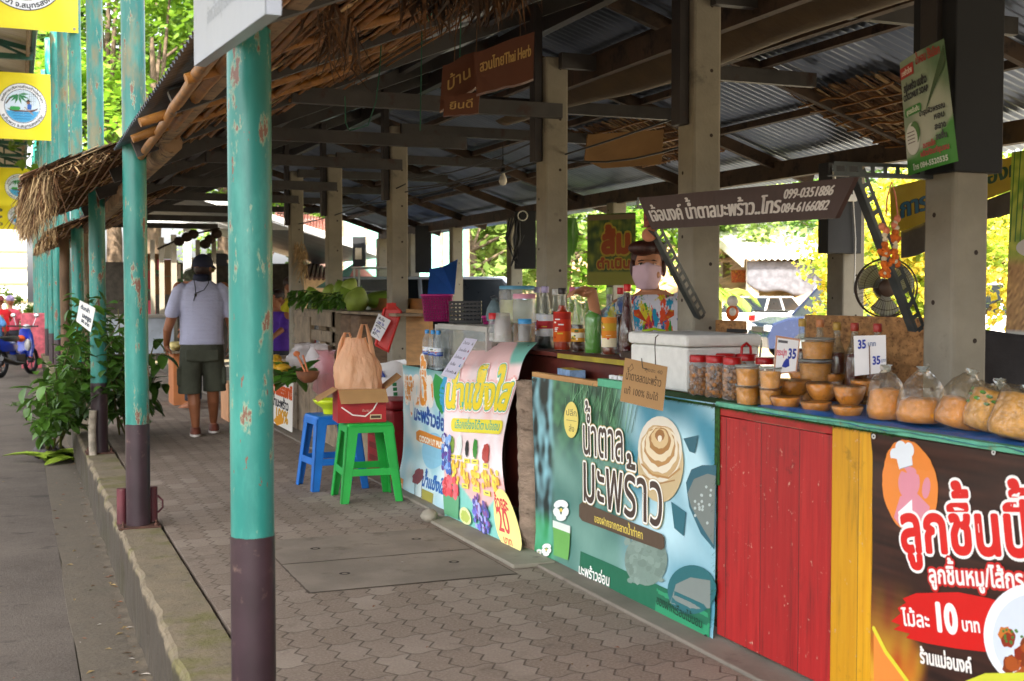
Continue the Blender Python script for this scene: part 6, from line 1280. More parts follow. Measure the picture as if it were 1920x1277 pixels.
# -- smaller figures farther off
def figure(label, x, y, z, rz, shirt, trouser, hat=None, skin=SKIN, h=1.62, arms=((-.24, -.05, .95), (.24, -.05, .95)), bare=False):
    t = thing('person', label, 'person', (x, y, z), rz); k = h / 1.62; b = MB()
    head(b, V((0, 0, 1.48)), (0, -1, 0)); limb(b, [(0, 0, 1.25), (0, 0, 1.4)], [.05, .048]); loft(b, [(0, 0, .78, .15, .1), (0, 0, 1.22, .17, .1), (0, 0, 1.33, .06, .055)])
    for s, e in zip((-1, 1), arms): sh = V((.18 * s, 0, 1.27)); el = sh.lerp(V(e), .5) + V((.03 * s, .05, -.02)); limb(b, [sh, el, e], [.048, .042, .03], 10); hand(b, e, V(e) - el, (-s, 0, 0), .7, 1, s)
    for s in (-1, 1): loft(b, [(.085 * s, 0, .05, .045, .05), (.085 * s, 0, .45, .055, .06), (.085 * s, 0, .85, .08, .09)]); loft(b, [(.085 * s, -.05, .02, .042, .12), (.085 * s, -.03, .07, .036, .07)])
    part('body', b, skin, t, remesh=.011, smooth=2)
    b = MB(); loft(b, [(0, 0, .82, .19, .13), (0, 0, 1.1, .19, .125), (0, 0, 1.26, .17, .1), (0, 0, 1.32, .09, .07)])
    for s, e in zip((-1, 1), arms): sh = V((.15 * s, 0, 1.25)); el = V((.18 * s, 0, 1.27)).lerp(V(e), .5) + V((.03 * s, .05, -.02)); limb(b, [sh, sh.lerp(el, .6), sh.lerp(el, .95)], [.066, .066, .066])
    part('shirt', b, shirt, t, remesh=.014, smooth=3)
    b = MB(); loft(b, [(0, 0, .72, .18, .125), (0, 0, .85, .175, .12)]); [loft(b, [(.09 * s, 0, .1, .075, .085), (.09 * s, 0, .5, .085, .095), (.085 * s, 0, .78, .098, .115)]) for s in (-1, 1)]; part('trousers', b, trouser, t, remesh=.016, smooth=2)
    if hat: b = MB(); b.ball((0, .005, 1.545), (.095, .11, .09), 18, 10); b.lathe([(.09, 1.53), (.17, 1.51), (.172, 1.516), (.09, 1.54)], (0, 0, 0), 22) if hat[1] else b.prism([(-.07, -.08, 1.52), (-.05, -.16, 1.505), (.05, -.16, 1.505), (.07, -.08, 1.52)], (0, 0, .01)); part('hat', b, hat[0], t)
    else: part('hair', MB().ball((0, .015, 1.52), (.084, .1, .085), 18, 10), HAIR, t)
    t.scale = (k, k, k); return t
C_ = lambda n, c, **k: M(n, c, .85, var=.15, bump=.3, **k)
DTR = C_('dark_trousers', '#22242c'); 
figure('woman in a red shirt with a maroon patterned sun hat beside the motorbike', -.33, 29.6, -.33, rad(200), C_('red_shirt', '#c41c24'), DTR, (M('maroon_hat', '#7a3a34', .8, var=.4, scale=30), True), arms=((-.3, -.2, 1.1), (.3, -.2, 1.1)))
figure('woman with a lilac head cloth standing behind the red shirt', -.12, 30.6, -.33, rad(170), C_('rose_shirt', '#b8485a'), DTR, (M('lilac_cloth', '#8a7aa0', .8, var=.3, scale=20), False)); figure('person in a light blue denim shirt at the left edge by the motorbike', -.45, 28.2, -.33, rad(165), C_('denim_blue', '#4f7fb0'), DTR, h=1.5)
figure('man in an olive camouflage cap walking ahead of the man in lavender', 1.88, 14.4, 0, rad(255), C_('teal_shirt', '#3a7f90'), DTR, (M('camouflage_cap', '#4c5240', .8, var=.5, scale=30), False), h=1.6)
p = at_d(519, 560, 15.2); figure('man in a purple shirt bending at the far stall left of the pomelos', p.x, p.y, -.18, rad(-60), C_('purple_shirt', '#4a2488'), DTR, arms=((-.25, -.3, 1.0), (.25, -.3, 1.0)), h=1.58)
p = at_d(546, 560, 15.8); figure('dark haired person in yellow seen past the purple shirt', p.x, p.y, -.05, rad(40), C_('yellow_shirt', '#b8b024'), DTR, h=1.62)
# ================================================================== motorbike
mb_ = thing('motorbike', 'blue step-through motorbike parked at the kerb on the left', 'motorbike', (-.02, 26.6, -.33), rad(62)); BLUE = M('blue_fairing', '#12309a', .25, var=.08, bump=.02, coat=.6); RUB = M('tyre_rubber', '#1a1a1c', .85, var=.2); CHR = M('chrome', '#b8b8ba', .25, metal=.9, var=.05, bump=.02); ENG = M('engine_grey', '#3a3a3e', .5, metal=.4, var=.3)
def torus(b, c, R_, r, ax, n=28, k=10):
    b.grid(lambda u, v: V(c) + ax @ V(((R_ + r * math.cos(2 * math.pi * v)) * math.cos(2 * math.pi * u), (R_ + r * math.cos(2 * math.pi * v)) * math.sin(2 * math.pi * u), r * math.sin(2 * math.pi * v))), n, k); return b
for x in (.62, -.6):
    b = torus(MB(), (x, 0, .29), .25, .04, rotx(math.pi / 2)); wh = part('wheel', b, RUB, mb_); b = torus(MB(), (x, 0, .29), .205, .014, rotx(math.pi / 2)); [b.beam((x, 0, .29), (x + .2 * math.cos(a), 0, .29 + .2 * math.sin(a)), .014, .02, (0, 1, 0)) for a in [i * 1.257 for i in range(5)]]; b.lathe([(.05, -.05), (.05, .05)], (x, 0, .29), 14, rotx(math.pi / 2)); part('rim', b, ENG, wh)
b = MB(); [b.tube([(.62, s * .065, .29), (.45, s * .06, .78)], .02, 8) for s in (-1, 1)]; b.tube([(.45, 0, .7), (.4, 0, .95)], .03, 8); part('fork', b, CHR, mb_)
b = MB(); loft(b, [(.36, 0, .38, .035, .17), (.42, 0, .6, .05, .19), (.43, 0, .82, .06, .15), (.4, 0, .95, .07, .1)]); b.prism([(.5, -.05, .58), (.74, -.05, .6), (.68, -.05, .53), (.48, -.05, .5)], (0, .1, 0)); part('leg_shield', b, BLUE, mb_, bevel=.01)
b = MB(); loft(b, [(-.3, 0, .52, .3, .12), (-.35, 0, .62, .36, .14), (-.4, 0, .7, .38, .12), (-.45, 0, .73, .36, .1)]); b.prism([(-.75, -.07, .62), (-.95, -.05, .8), (-.9, -.05, .84), (-.6, -.09, .74)], (0, .14, 0)); b.tube([(.34, 0, .45), (.1, 0, .42), (-.1, 0, .5)], .07, 10); part('rear_fairing', b, BLUE, mb_)
b = MB(); loft(b, [(-.3, 0, .72, .4, .12), (-.32, 0, .79, .4, .13), (-.32, 0, .81, .36, .1)]); part('seat', b, BLACK, mb_); b = MB(); b.box((-.15, -.1, .24), (.22, .1, .44)); b.tube([(-.1, -.12, .3), (-.6, -.14, .3)], .02, 8); part('engine', b, ENG, mb_, bevel=.02)
part('exhaust', MB().tube([(.1, -.14, .26), (-.25, -.15, .27), (-.85, -.16, .4)], [.02, .045, .05], 12), BLACK, mb_); part('headlight', MB().ball((.47, 0, .97), (.06, .09, .07), 12, 8), M('lamp_glass', '#b0b4b8', .2), mb_)
b = MB(); b.tube([(.3, -.33, 1.0), (.4, -.12, 1.0), (.42, 0, .98), (.4, .12, 1.0), (.3, .33, 1.0)], .016, 8); part('handlebar', b, BLACK, mb_)
for s in (-1, 1): mr = part('mirror', MB().tube([(.38, s * .18, 1.0), (.4, s * .24, 1.18)], .006, 6).ball((.4, s * .25, 1.22), (.02, .06, .045), 10, 8), M('mirror_glass', '#c8ccd0', .1, metal=.9, bump=0), mb_)
part('parcel', MB().ball((.22, 0, .75), (.09, .09, .07), 10, 8), M('orange_parcel', '#d8541c', .6), mb_); part('hanging_bag', MB().ball((.3, -.1, .62), (.05, .06, .12), 10, 8), M('white_plastic', '#fff'), mb_); part('tail_light', MB().ball((-.92, 0, .74), (.03, .06, .04), 10, 6), M('red_lens', '#8a1418', .2), mb_)
p = at_d(57, 612, 29.5); solo('pink_box', MB().box((p.x - .22, 29.2, -.33), (p.x + .3, 29.6, .9)), M('pink_check_cloth', '#c4606c', .8, var=.3, scale=9), 'pink covered vendor box behind the blue motorbike', 'box', bevel=.02)
# ================================================================== saplings on the kerb
b0 = at_z(92, 860, -.33); t = thing('sapling_bundle', 'bundle of leafy saplings leaning over the kerb with wrapped root balls', 'saplings', (b0.x, b0.y, -.33)); b = MB(); bl = MB(); br = MB(); q = random.Random(12)
ends = [(85, 730, .2), (105, 690, .3), (130, 650, .4), (165, 600, .55), (185, 560, .6), (210, 640, .75), (110, 740, .35), (200, 700, .7), (150, 700, .5), (80, 785, .12), (170, 740, .6), (225, 600, .8), (160, 560, .55)]
for i, (px, py, xx) in enumerate(ends):
    e = at_y(px, py, 9.9 + .1 * i) - V(t.location); s0 = V((q.uniform(-.12, .12), q.uniform(-.1, .12), .1)); mid = s0.lerp(e, .5) + V((q.uniform(-.05, .05), 0, .06)); pts = [s0, s0.lerp(mid, .5) + V((q.uniform(-.02, .02), 0, 0)), mid, mid.lerp(e, .5) + V((0, 0, q.uniform(0, .05))), e]
    b.tube(pts, [.012, .011, .009, .007, .004], 6); br.ball(s0 + V((0, 0, -.03)), (.055, .05, .065), 10, 7, f=lambda d: 1 + .2 * nz(d.x * 3, d.y * 3, 1, d.z * 3))
    for _ in range(78):
        f = q.uniform(.32, 1.05); k = min(3, int(f * 4)); pt = pts[k].lerp(pts[k + 1], min(1, f * 4 - k)) + V((q.uniform(-.14, .14), q.uniform(-.16, .16), q.uniform(-.18, .1))) * f; leafblade(bl, pt, (q.uniform(-1, 1), q.uniform(-1, .6), q.uniform(-.6, .5)), (q.uniform(-.5, .5), q.uniform(-.5, .5), 1), q.uniform(.06, .15), q.uniform(.04, .085), .25, col=(q.uniform(.6, 1.25),) * 3)
part('stem', b, M('sapling_stem', '#5f5a34', .7, var=.3), t); part('foliage', bl, leafmat('sapling_leaves', '#234d18', '#587c2a', .35, .28), t); part('root_ball', br, M('wrapped_roots', '#3a3436', .6, var=.5, scale=14, col2='#77706c', cover=.6, bump=.8), t)
b = MB(); q = random.Random(15)
for i in range(20): p = b0 + V((q.uniform(-.22, .28), q.uniform(-.3, .15), .012 + .004 * i)); leafblade(b, p, (q.uniform(-1, 1), q.uniform(-1, .4), .02), (0, 0, 1), q.uniform(.25, .45), q.uniform(.12, .2), .06, col=(q.uniform(.9, 1.5),) * 3)
solo('leaf_mat', b, leafmat('cut_leaf', '#5a7c22', '#8c9c34', .5, .15), 'cut banana leaves lying on the road under the root balls', 'leaves')
t = thing('leafy_plant', 'broad leaved plant cluster behind the pillar with brown pipe stubs', 'plant', (.95, 12.0, 0)); b = MB(); bs = MB()
for i in range(16):
    e = V((q.uniform(-.28, .3), q.uniform(-.5, .4), q.uniform(.55, 1.25))); bs.tube([(q.uniform(-.1, .1), 0, 0), e * .5, e], [.01, .008, .005], 6)
    for _ in range(16): leafblade(b, e * q.uniform(.35, 1.05) + V((q.uniform(-.1, .1), q.uniform(-.1, .1), q.uniform(-.1, .05))), (q.uniform(-1, 1), q.uniform(-1, .6), q.uniform(-.8, .4)), (0, 0, 1), q.uniform(.1, .22), q.uniform(.05, .11), .3, col=(q.uniform(.5, 1.2),) * 3)
part('foliage', b, bpy.data.materials['sapling_leaves'], t); part('stem', bs, bpy.data.materials['sapling_stem'], t)
def anote(A):
    A.rect(0, 0, 1, 1, '#e2e2e0'); A.text('ต้นกล้า', .12, .68, .12, '#5a6068', fit=.6, bold=.03); A.text('มะกรูด', .3, .36, .14, '#4a5058', fit=.6, bold=.04); A.text('50 บาท', .3, .14, .1, '#4a5058', fit=.55, bold=.03)
card([(143, 602, 0), (170, 623, 0), (179, 578, 0), (150, 563, 0)], 9.6, anote, 'white handwritten note tied to the saplings beside the teal pillar', 'price_note')
p = at_d(150, 800, 11); solo('stake', MB().tube([(.57, 10.55, .0), (.565, 10.56, .2), (.575, 10.55, .37)], .032, 10), M('mottled_stake', '#8f8678', .8, var=.4, scale=14), 'short mottled wooden stake beside the brown pillar base', 'stake')
BARK = M('pole_bark', '#5f4c3a', .9, var=.4, scale=7, stretch=(1, 1, .4), bump=.9, bscale=25, dist=.01)
for (x, y, lb) in ((.57, 16.3, 'rough bark covered wooden pole among the teal pillars'), (.74, 15.2, 'grey weathered wooden pole right of the bark pole, under the thatch')):
    b = MB(); b.tube([(x + .02 * nz(k, x * 9), y, -.02 + k * .27) for k in range(9)], [.06 + .008 * nz(k * 2.3, y) for k in range(9)], 12); solo('wooden_pole', b, BARK if x < .6 else GW, lb, 'pole')
# ================================================================== signs, banners and hung things
def emblem(A, cx, cy, r):
    A.oval(cx, cy, r, r, '#23262c', n=48); A.oval(cx, cy, r * .975, r * .975, '#dfe3e8', n=48); A.oval(cx, cy, r * .74, r * .74, '#23262c', n=40); A.oval(cx, cy, r * .715, r * .715, '#c9dcec', n=40)
    wv = [(cx + r * .7 * math.cos(rad(a)), cy + r * .7 * math.sin(rad(a))) for a in range(195, 346, 10)]; A.shape(wv + [(cx + r * (.66 - .11 * k), cy - r * (.19 + .03 * (k % 2))) for k in range(13)], '#3f9fd4')
    for z in (-.32, -.44, -.56): A.stroke([(cx + r * (-.5 + .1 * k) * (1.15 + z * .9), cy + r * (z + .025 * (k % 2))) for k in range(11)], r * .025, '#1f6fa8')
    A.shape([(cx + r * x, cy + r * y) for x, y in ((-.62, -.1), (-.3, -.17), (.2, -.18), (.5, -.12), (.64, -.05), (.6, -.14), (.4, -.24), (-.3, -.25), (-.5, -.2))], '#5c3a34')
    for x, rr in ((-.42, .09), (-.3, .12), (-.18, .1), (-.34, .08)): A.oval(cx + r * x, cy - r * .1, r * rr, r * .085, '#2f9a4c', n=12)
    A.shape([(cx + r * x, cy + r * y) for x, y in ((.2, -.14), (.36, -.14), (.38, .06), (.3, .14), (.2, .08))], '#2460b4'); A.oval(cx + r * .24, cy + r * .16, r * .07, r * .075, '#8a5a3c', n=12); A.shape([(cx + r * x, cy + r * y) for x, y in ((.1, .2), (.4, .2), (.3, .26), (.25, .32), (.2, .26))], '#2c2a2c'); A.stroke([(cx + r * .1, cy - r * .05), (cx + r * .44, cy - r * .36)], r * .03, '#a8845c')
    A.stroke([(cx - r * .66, cy + r * .1), (cx - r * .5, cy + r * .32), (cx - r * .2, cy + r * .5)], r * .06, '#4a3428')
    for a in (200, 225, 250, 285, 315, 340, 10): c, s = math.cos(rad(a)), math.sin(rad(a)); A.shape([(cx - r * .15, cy + r * .5), (cx + r * (-.15 + .22 * c - .05 * s), cy + r * (.5 + .22 * s + .05 * c)), (cx + r * (-.15 + .46 * c), cy + r * (.46 + .4 * s)), (cx + r * (-.15 + .22 * c + .05 * s), cy + r * (.5 + .22 * s - .05 * c))], '#1f7a44')
    A.arc('องค์การบริหารส่วนตำบลท่าคา', cx, cy, r * .8, r * .085, 168, 12, '#3a4048', r * .012); A.arc('อ.อัมพวา จ.สมุทรสงคราม', cx, cy, r * .93, r * .1, 205, 335, '#3a4048', r * .014, inward=True)
def ybanner(y, xr, zt, zb, lcx, label, lines=()):
    Wd = 2.9
    def fn(a, c, lift): return V((xr - Wd + a, y - lift + .015 * nz(a * 2.5, c * 2, 1, y), c))
    base = MB().grid(lambda u, v: fn(u * Wd, zb + (zt - zb) * v, 0), 40, 16, 0, None, True, lambda s, t: mixc('#d8cc0c', '#e8d81c', .5 + nz(s * 8, t * 5)))
    A = Art(fn); A.lift0 = .004; emblem(A, Wd - lcx, (zt + zb) / 2, .415)
    for i, tx_ in enumerate(lines): A.text(tx_, .2, zt - .42 - i * .3, .1, '#2c3440', fit=1.55, bold=.015)
    for a, c in ((Wd - .04, zb + .04), (Wd - .04, zt - .04)): A.oval(a, c, .016, .016, '#8a8a6a', n=10)
    sheet_obj('road_banner', base, A, label, 'banner', 'yellow banners hung across the road')
    return y
ybanner(14.05, .665, 5.35, 4.13, .53, 'yellow banner with round boat emblem, nearest and highest at top left', ('ตลาดน้ำท่าคา', 'อ.อัมพวา', 'ยินดีต้อนรับ')); ybanner(24.0, .69, 5.33, 4.13, .53, 'yellow banner with round boat emblem, second along the road', ('ตลาดน้ำท่าคา', 'หมู่ที่ 2', 'หมู่ที่ 3'))
ybanner(42.0, .69, 5.33, 4.13, .55, 'yellow banner third along the road, above the thatch tip', ('ตลาดน้ำท่าคา', 'หมู่ที่ 6', 'หมู่ที่ 7')); ybanner(57.0, .69, 5.3, 4.1, .55, 'farthest yellow banner low above the bright far building', ('หมู่ที่ 8', 'หมู่ที่ 9', 'หมู่ที่ 10'))
# white metal sign at the near pillar
P0, P1 = at_x(365, 124, .47), at_x(499, 26, .45); e = V((P0.x - P1.x, P0.y - P1.y, 0)).normalized(); n_ = V((-1, -.06, 0)); 
def ws(a, c, lift): return P0 - V((0, 0, .0)) + (P1 - P0) * a + V((0, 0, .62)) * c + n_ * lift
base = MB(); base.prism([ws(0, 0, 0), ws(1, 0, 0), ws(1, 1, 0), ws(0, 1, 0)], -n_ * .03); base.c = [lin('#8f949d')] * len(base.f); A = Art(ws); A.rect(0, 0, 1, 1, '#8f949d')
for k, (tx_, x0, fw_) in enumerate((('องค์การบริหารส่วนตำบล', .12, .6), ('ท่าคา', .35, .36), ('อำเภออัมพวา', .28, .5), ('จังหวัดสมุทรสงคราม', .25, .5))): A.text(tx_, x0, .52 - .13 * k, .05, '#747a84', fit=fw_, bold=.004)
sheet_obj('metal_sign', base, A, 'pale metal sign with faint lettering above the nearest teal pillar', 'sign')
# plank sign of the sugar stall
K = [at_x(1222, 430, 2.5), at_x(1566, 409, 2.5), at_x(1603, 332, 2.5), at_x(1197, 371, 2.5)]
def ps(a, c, lift): return K[0].lerp(K[1], a).lerp(K[3].lerp(K[2], a), c) + V((-1, 0, 0)) * lift
base = MB().prism([V(k) for k in K], (.018, 0, 0)); base.c = [lin('#44312d')] * len(base.f); A = Art(ps)
A.text('เจ้อนงค์ น้ำตาลมะพร้าว..โทร', .025, .24, .34, '#d8d2cc', fit=.715, bold=.007); A.text('099-0351886', .745, .6, .2, '#d8d2cc', fit=.2, bold=.004); A.text('084-6166082', .745, .23, .2, '#d8d2cc', fit=.205, bold=.004)
base.join(A.mb); ob = solo('plank_sign', base, PAINTW, 'dark brown plank sign with white hand painted lettering and phone numbers', 'sign')
def slotted(b, p, q, w_, side):
    p, q = V(p), V(q); d = (q - p); L = d.length; d.normalize(); s = V(side); s = (s - d * s.dot(d)).normalized(); f = d.cross(s)
    for o, ww in ((-.36, .28), (.36, .28)): b.beam(p + s * w_ * o, q + s * w_ * o, w_ * ww, .003, f)
    n = int(L / .05)
    for k in range(n + 1): c = p + d * L * (k / n); b.cbox(c, (w_ * .5, .016, .003), Matrix((s, d, f)).transposed())
    b.beam(p - s * w_ / 2 - f * w_ * .4, q - s * w_ / 2 - f * w_ * .4, .003, w_ * .8, f)
ANG = M('slotted_angle_steel', '#4a4f50', .5, metal=.4, var=.25, scale=9, col2='#6a4a34', cover=.62)
b = MB(); slotted(b, (2.53, 4.59, 1.6), (2.93, 4.88, 1.22), .045, (.7, 0, .7)); solo('sign_bracket', b, ANG, 'slotted steel angle running from the plank sign to the post behind the vendor', 'bracket')
b = MB(); slotted(b, (2.62, 3.36, 1.73), (2.93, 3.42, 1.2), .045, (.7, 0, .7)); solo('sign_bracket', b, ANG, 'slotted steel angle sloping down beside the fan to the right post', 'bracket')
b = MB(); slotted(b, (2.5, 3.34, 1.735), (2.93, 3.36, 1.74), .045, (0, 0, 1)); solo('sign_bracket', b, ANG, 'level slotted steel angle above the garland', 'bracket'); 
b = MB(); slotted(b, (2.52, 4.75, 1.72), (2.93, 4.98, 1.74), .045, (0, 0, 1)); solo('sign_bracket', b, ANG, 'level slotted steel angle behind the left end of the plank sign', 'bracket')
# soap poster and the black sleeve on the near post
Q0 = [at_d(1703, 330, 4.12), at_d(1797, 302, 3.86), at_d(1770, 72, 3.86), at_d(1687, 118, 4.12)]
nP = (Q0[1] - Q0[0]).cross(Q0[3] - Q0[0]).normalized(); nP = nP if nP.dot(_fw) < 0 else -nP
def pf(a, c, lift): return Q0[0].lerp(Q0[1], a).lerp(Q0[3].lerp(Q0[2], a), c) + nP * (lift + .02 * math.sin(math.pi * a) * .5)
def poc(s, t): c = mixc('#b9bfae', '#8fa48a', t + nz(s * 3, t * 3)); c = mixc(c, '#3f6a3c', sst(s - .55 + (t - .8) * .8, 0, .3) * sst(t, .45, .7) * .8); return mixc(c, '#3f8f2c', sst(.17 - t + .22 * s * s, 0, .03))
base = MB().grid(lambda u, v: pf(u, v, 0), 16, 24, 0, None, True, poc); A = Art(pf)
for k in range(14): A.stroke([(.98, .95 - k * .01), (.55 + k * .028, .5 + .02 * k)], .012, ['#3c5c2c', '#24401c'][k % 2])
A.rect(.01, .84, .36, .94, '#b8342c'); A.text('มะพร้าวไทย', .04, .865, .035, '#e8dcd0', fit=.28, bold=.006); A.text('น้ำหอม ไร้เมือก', .42, .9, .055, '#a8342c', fit=.5, bold=.006); A.text('สบู่มะพร้าว นมข้าว', .07, .72, .05, '#23282a', fit=.55, bold=.01); A.text('COCONUT SOAP', .05, .645, .04, '#23282a', fit=.58, bold=.008); A.rect(.06, .5, .46, .575, '#3f8f3c', .03); A.text('สูตรเข้มข้น', .1, .52, .03, '#e8ece0', fit=.32, bold=.005)
A.text('บำรุงผิวพรรณ', .4, .46, .035, '#2c3030', fit=.5, bold=.006)
for k, w_ in enumerate(('หอม', 'สะอาด', 'สดชื่น')): A.text(w_, .68, .39 - k * .085, .038, '#2c3030', fit=.2, bold=.007)
A.oval(.2, .3, .17, .14, '#dfe3da'); A.oval(.26, .34, .12, .1, '#4a7a34'); A.oval(.18, .29, .14, .12, '#e4e6e0'); [A.stroke([(.08, .27 + .03 * k), (.26, .27 + .03 * k)], .008, '#6a5a5a') for k in range(4)]; A.text('ขนาดเล็ก', .42, .185, .035, '#b8403c', fit=.25, bold=.006); A.text('ผลิตภัณฑ์ชุมชน', .35, .12, .035, '#b8403c', fit=.55, bold=.006); A.text('โทร 084-5520535', .16, .03, .035, '#dfe8d8', fit=.7, bold=.005)
sheet_obj('soap_poster', base, A, 'green and white coconut soap poster hanging on the near concrete post', 'poster')
t = thing('post_sleeve', 'black box sleeve around the top of the near concrete post', 'box', (3.0, 3.33, 1.73)); part('sleeve', MB().box((-.105, -.105, 0), (.105, .105, 1.1)), M('black_board', '#0b0b0d', .7, var=.25, scale=4, bump=.1), t, bevel=.006); part('screw', MB().lathe([(.012, 0), (.012, .006)], (-.05, -.106, .62), 8, rotx(math.pi / 2)).lathe([(.012, 0), (.012, .006)], (.08, -.106, .62), 8, rotx(math.pi / 2)), CHR, t)
# electric box, conduit and socket on the far post behind the fan
t = thing('electric_board', 'dark electric board with a white socket on the far post behind the fan', 'electric board', (5.66, 7.45, 1.62)); part('board', MB().box((-.18, -.06, 0), (.12, .06, .66)), M('grey_black_board', '#1c1d20', .6, var=.2), t, bevel=.005); part('socket', MB().box((-.06, -.085, .38), (.06, -.061, .53)), WHITEP, t, bevel=.006); part('socket_hole', MB().box((-.02, -.0865, .43), (.02, -.0852, .48)), BLACK, t); part('conduit', MB().tube([(-.14, -.07, .62), (-.14, -.08, .5), (-.1, -.08, .46)], .012, 8).tube([(.03, -.075, .38), (.05, -.08, .1), (.06, -.06, -.3)], .006, 6), WHITEP, t)
for (px, y0, y1, d, wpx, lb) in ((800, 425, 512, 18.6, 30, 'grey hanging board beside the blue cloth'), (990, 398, 505, 14.6, 40, 'dark board with coiled black cables behind the syrup bottles'), (680, 445, 500, 21.5, 24, 'dark board with a pale paper behind the pomelos')):
    p, p2 = at_d(px, y1, d), at_d(px, y0, d); w_ = wpx / FP * d; t = thing('post_board', lb, 'electric board', (p.x - .1, p.y - .15, p.z), -YAW); part('board', MB().box((-w_ / 2, -.03, 0), (w_ / 2, .03, p2.z - p.z)), bpy.data.materials['grey_black_board'], t, bevel=.005)
    if px == 990: b = MB(); q = random.Random(2); [b.tube([(-w_ * .5 + q.uniform(-.06, .06), -.05, .6), (-w_ * .6 + q.uniform(-.08, .1), -.07, .35), (-w_ * .5 + q.uniform(-.05, .08), -.05, .02 + q.uniform(0, .15)), (-w_ * .3 + q.uniform(-.05, .08), -.06, .4)], .012, 6) for _ in range(7)]; part('cable', b, BLACK, t); part('hook_ring', torus(MB(), (-.03, -.11, .62), .055, .006, rotx(math.pi / 2) @ rotz(.3)), WHITEP, t)
    if px == 680: part('paper', MB().box((-w_ * .3, -.034, .12), (w_ * .2, -.031, .32)), M('old_paper', '#b8ac94', .8), t)
# carved hanging signs
def hung(pts, d, th, label, txt, name='carved_sign'):
    P = [at_d(x, y, d) for x, y in pts]
    def fn(a, c, l): return P[0].lerp(P[1], a).lerp(P[3].lerp(P[2], a), c) - _fw * l
    b = MB().prism([fn(a, c + .06 * nz(a * 4, c, 1, d), 0) for a, c in [(k / 6, 0) for k in range(7)] + [(1 - k / 6, 1) for k in range(7)]], _fw * th); b.c = [lin('#5c3522')] * len(b.f); A = Art(fn); A.lift0 = .002
    for (s, x, y, h, f) in txt: A.text(s, x, y, h, '#b8985a', fit=f, bold=.01)
    b.join(A.mb); return solo(name, b, PAINTW, label, 'sign')
hung([(824, 208), (898, 158), (890, 95), (830, 125)], 5.5, .05, 'rough carved wooden sign with gold lettering, left piece under the roof', [('บ้าน', .15, .35, .25, .7)])
hung([(893, 176), (1000, 148), (1002, 58), (889, 100)], 5.2, .05, 'rough carved wooden sign with gold lettering, larger right piece under the roof', [('สวนไทย', .08, .5, .2, .42), ('Thai Herb', .5, .5, .2, .45)])
hung([(831, 217), (897, 212), (899, 172), (833, 182)], 5.35, .03, 'small carved wooden plate hanging below the larger carved sign', [('ยินดี', .15, .3, .3, .7)])
b = MB()
for (x0, y0, x1, y1) in ((854, -40, 852, 115), (972, -40, 975, 70), (893, -40, 893, 98)): b.tube([at_d(x0, y0, 5.3), at_d((x0 + x1) / 2 + 2, (y0 + y1) / 2, 5.3), at_d(x1, y1, 5.3)], .0025, 5)
solo('hanging_twine', b, M('brown_cord', '#5a4430', .9), 'thin brown cords holding the carved signs', 'cord')
b = MB()
for pts in ([(790, -20), (791, 60), (789, 180), (788, 245)], [(647, 180), (648, 230), (655, 245), (690, 235), (705, 190), (712, 130), (715, 80)], [(866, -20), (862, 110), (856, 190)]): b.tube([at_d(x, y, 5.6) for x, y in pts], .003, 5)
solo('dangling_twine', b, M('green_cord', '#1c5a44', .7), 'loose dark green cords dangling under the thatch', 'cord'); solo('green_ribbon', MB().tube([at_d(785, -20, 4.4), at_d(804, 40, 4.4), at_d(824, -20, 4.4)], .008, 6, flat=.3), M('mint_ribbon', '#1fae88', .6), 'bright mint green ribbon loop at the top edge', 'ribbon')
t = thing('light_bulb', 'white light bulb hanging from the purlin', 'light bulb', at_d(943, 348, 9.0)); part('bulb', MB().lathe([(.001, 0), (.02, .006), (.03, .03), (.026, .055), (.016, .075), (.016, .09)], n=16), M('bulb_glass', '#d8d8d2', .3), t); part('socket', MB().lathe([(.018, .09), (.018, .13), (.004, .14), (.004, .3)], n=12), BLACK, t)
b = MB(); q = random.Random(9)
for (x0, y0, d0, x1, y1, d1) in ((765, 335, 10, 1010, 262, 7.4), (765, 352, 10, 1010, 285, 7.4), (640, 390, 12.5, 1020, 300, 8), (760, 360, 10, 1300, 210, 6), (560, 420, 14, 760, 345, 10), (1050, 300, 8, 1300, 268, 6.5), (520, 400, 16, 640, 385, 12.5)):
    a, c = at_d(x0, y0, d0), at_d(x1, y1, d1); b.tube([a.lerp(c, k / 5) - V((0, 0, .05 * math.sin(math.pi * k / 5))) for k in range(6)], .006, 5)
solo('power_cable', b, BLACK, 'black power cables slung under the market roof', 'cable')
# fan
fp = at_d(1661, 540, 7.3); t = thing('stand_fan', 'brown stand fan with wire cage behind the counter', 'fan', (fp.x, fp.y, .012), -YAW - .15); hz = fp.z - .012; rf_ = .176; b = MB(); m_ = rotx(math.pi / 2)
for z, k in ((-.03, 1), (.06, .98)): torus(b, (0, z, hz), rf_ * k, .005, m_, 40, 6)
for r_, z in ((rf_ * .75, -.05), (rf_ * .45, -.062)): torus(b, (0, z, hz), r_, .0022, m_, 36, 5)
for k in range(56): a = 2 * math.pi * k / 56; c, s = math.cos(a), math.sin(a); b.tube([(rf_ * c, -.03, hz + rf_ * s), (rf_ * .75 * c, -.05, hz + rf_ * .75 * s), (.05 * c, -.065, hz + .05 * s)], .0013, 4, caps=False)
for k in range(30): a = 2 * math.pi * k / 30; c, s = math.cos(a), math.sin(a); b.tube([(rf_ * c, .06, hz + rf_ * s), (rf_ * .5 * c, .085, hz + rf_ * .5 * s), (.05 * c, .09, hz + .05 * s)], .0013, 4, caps=False)
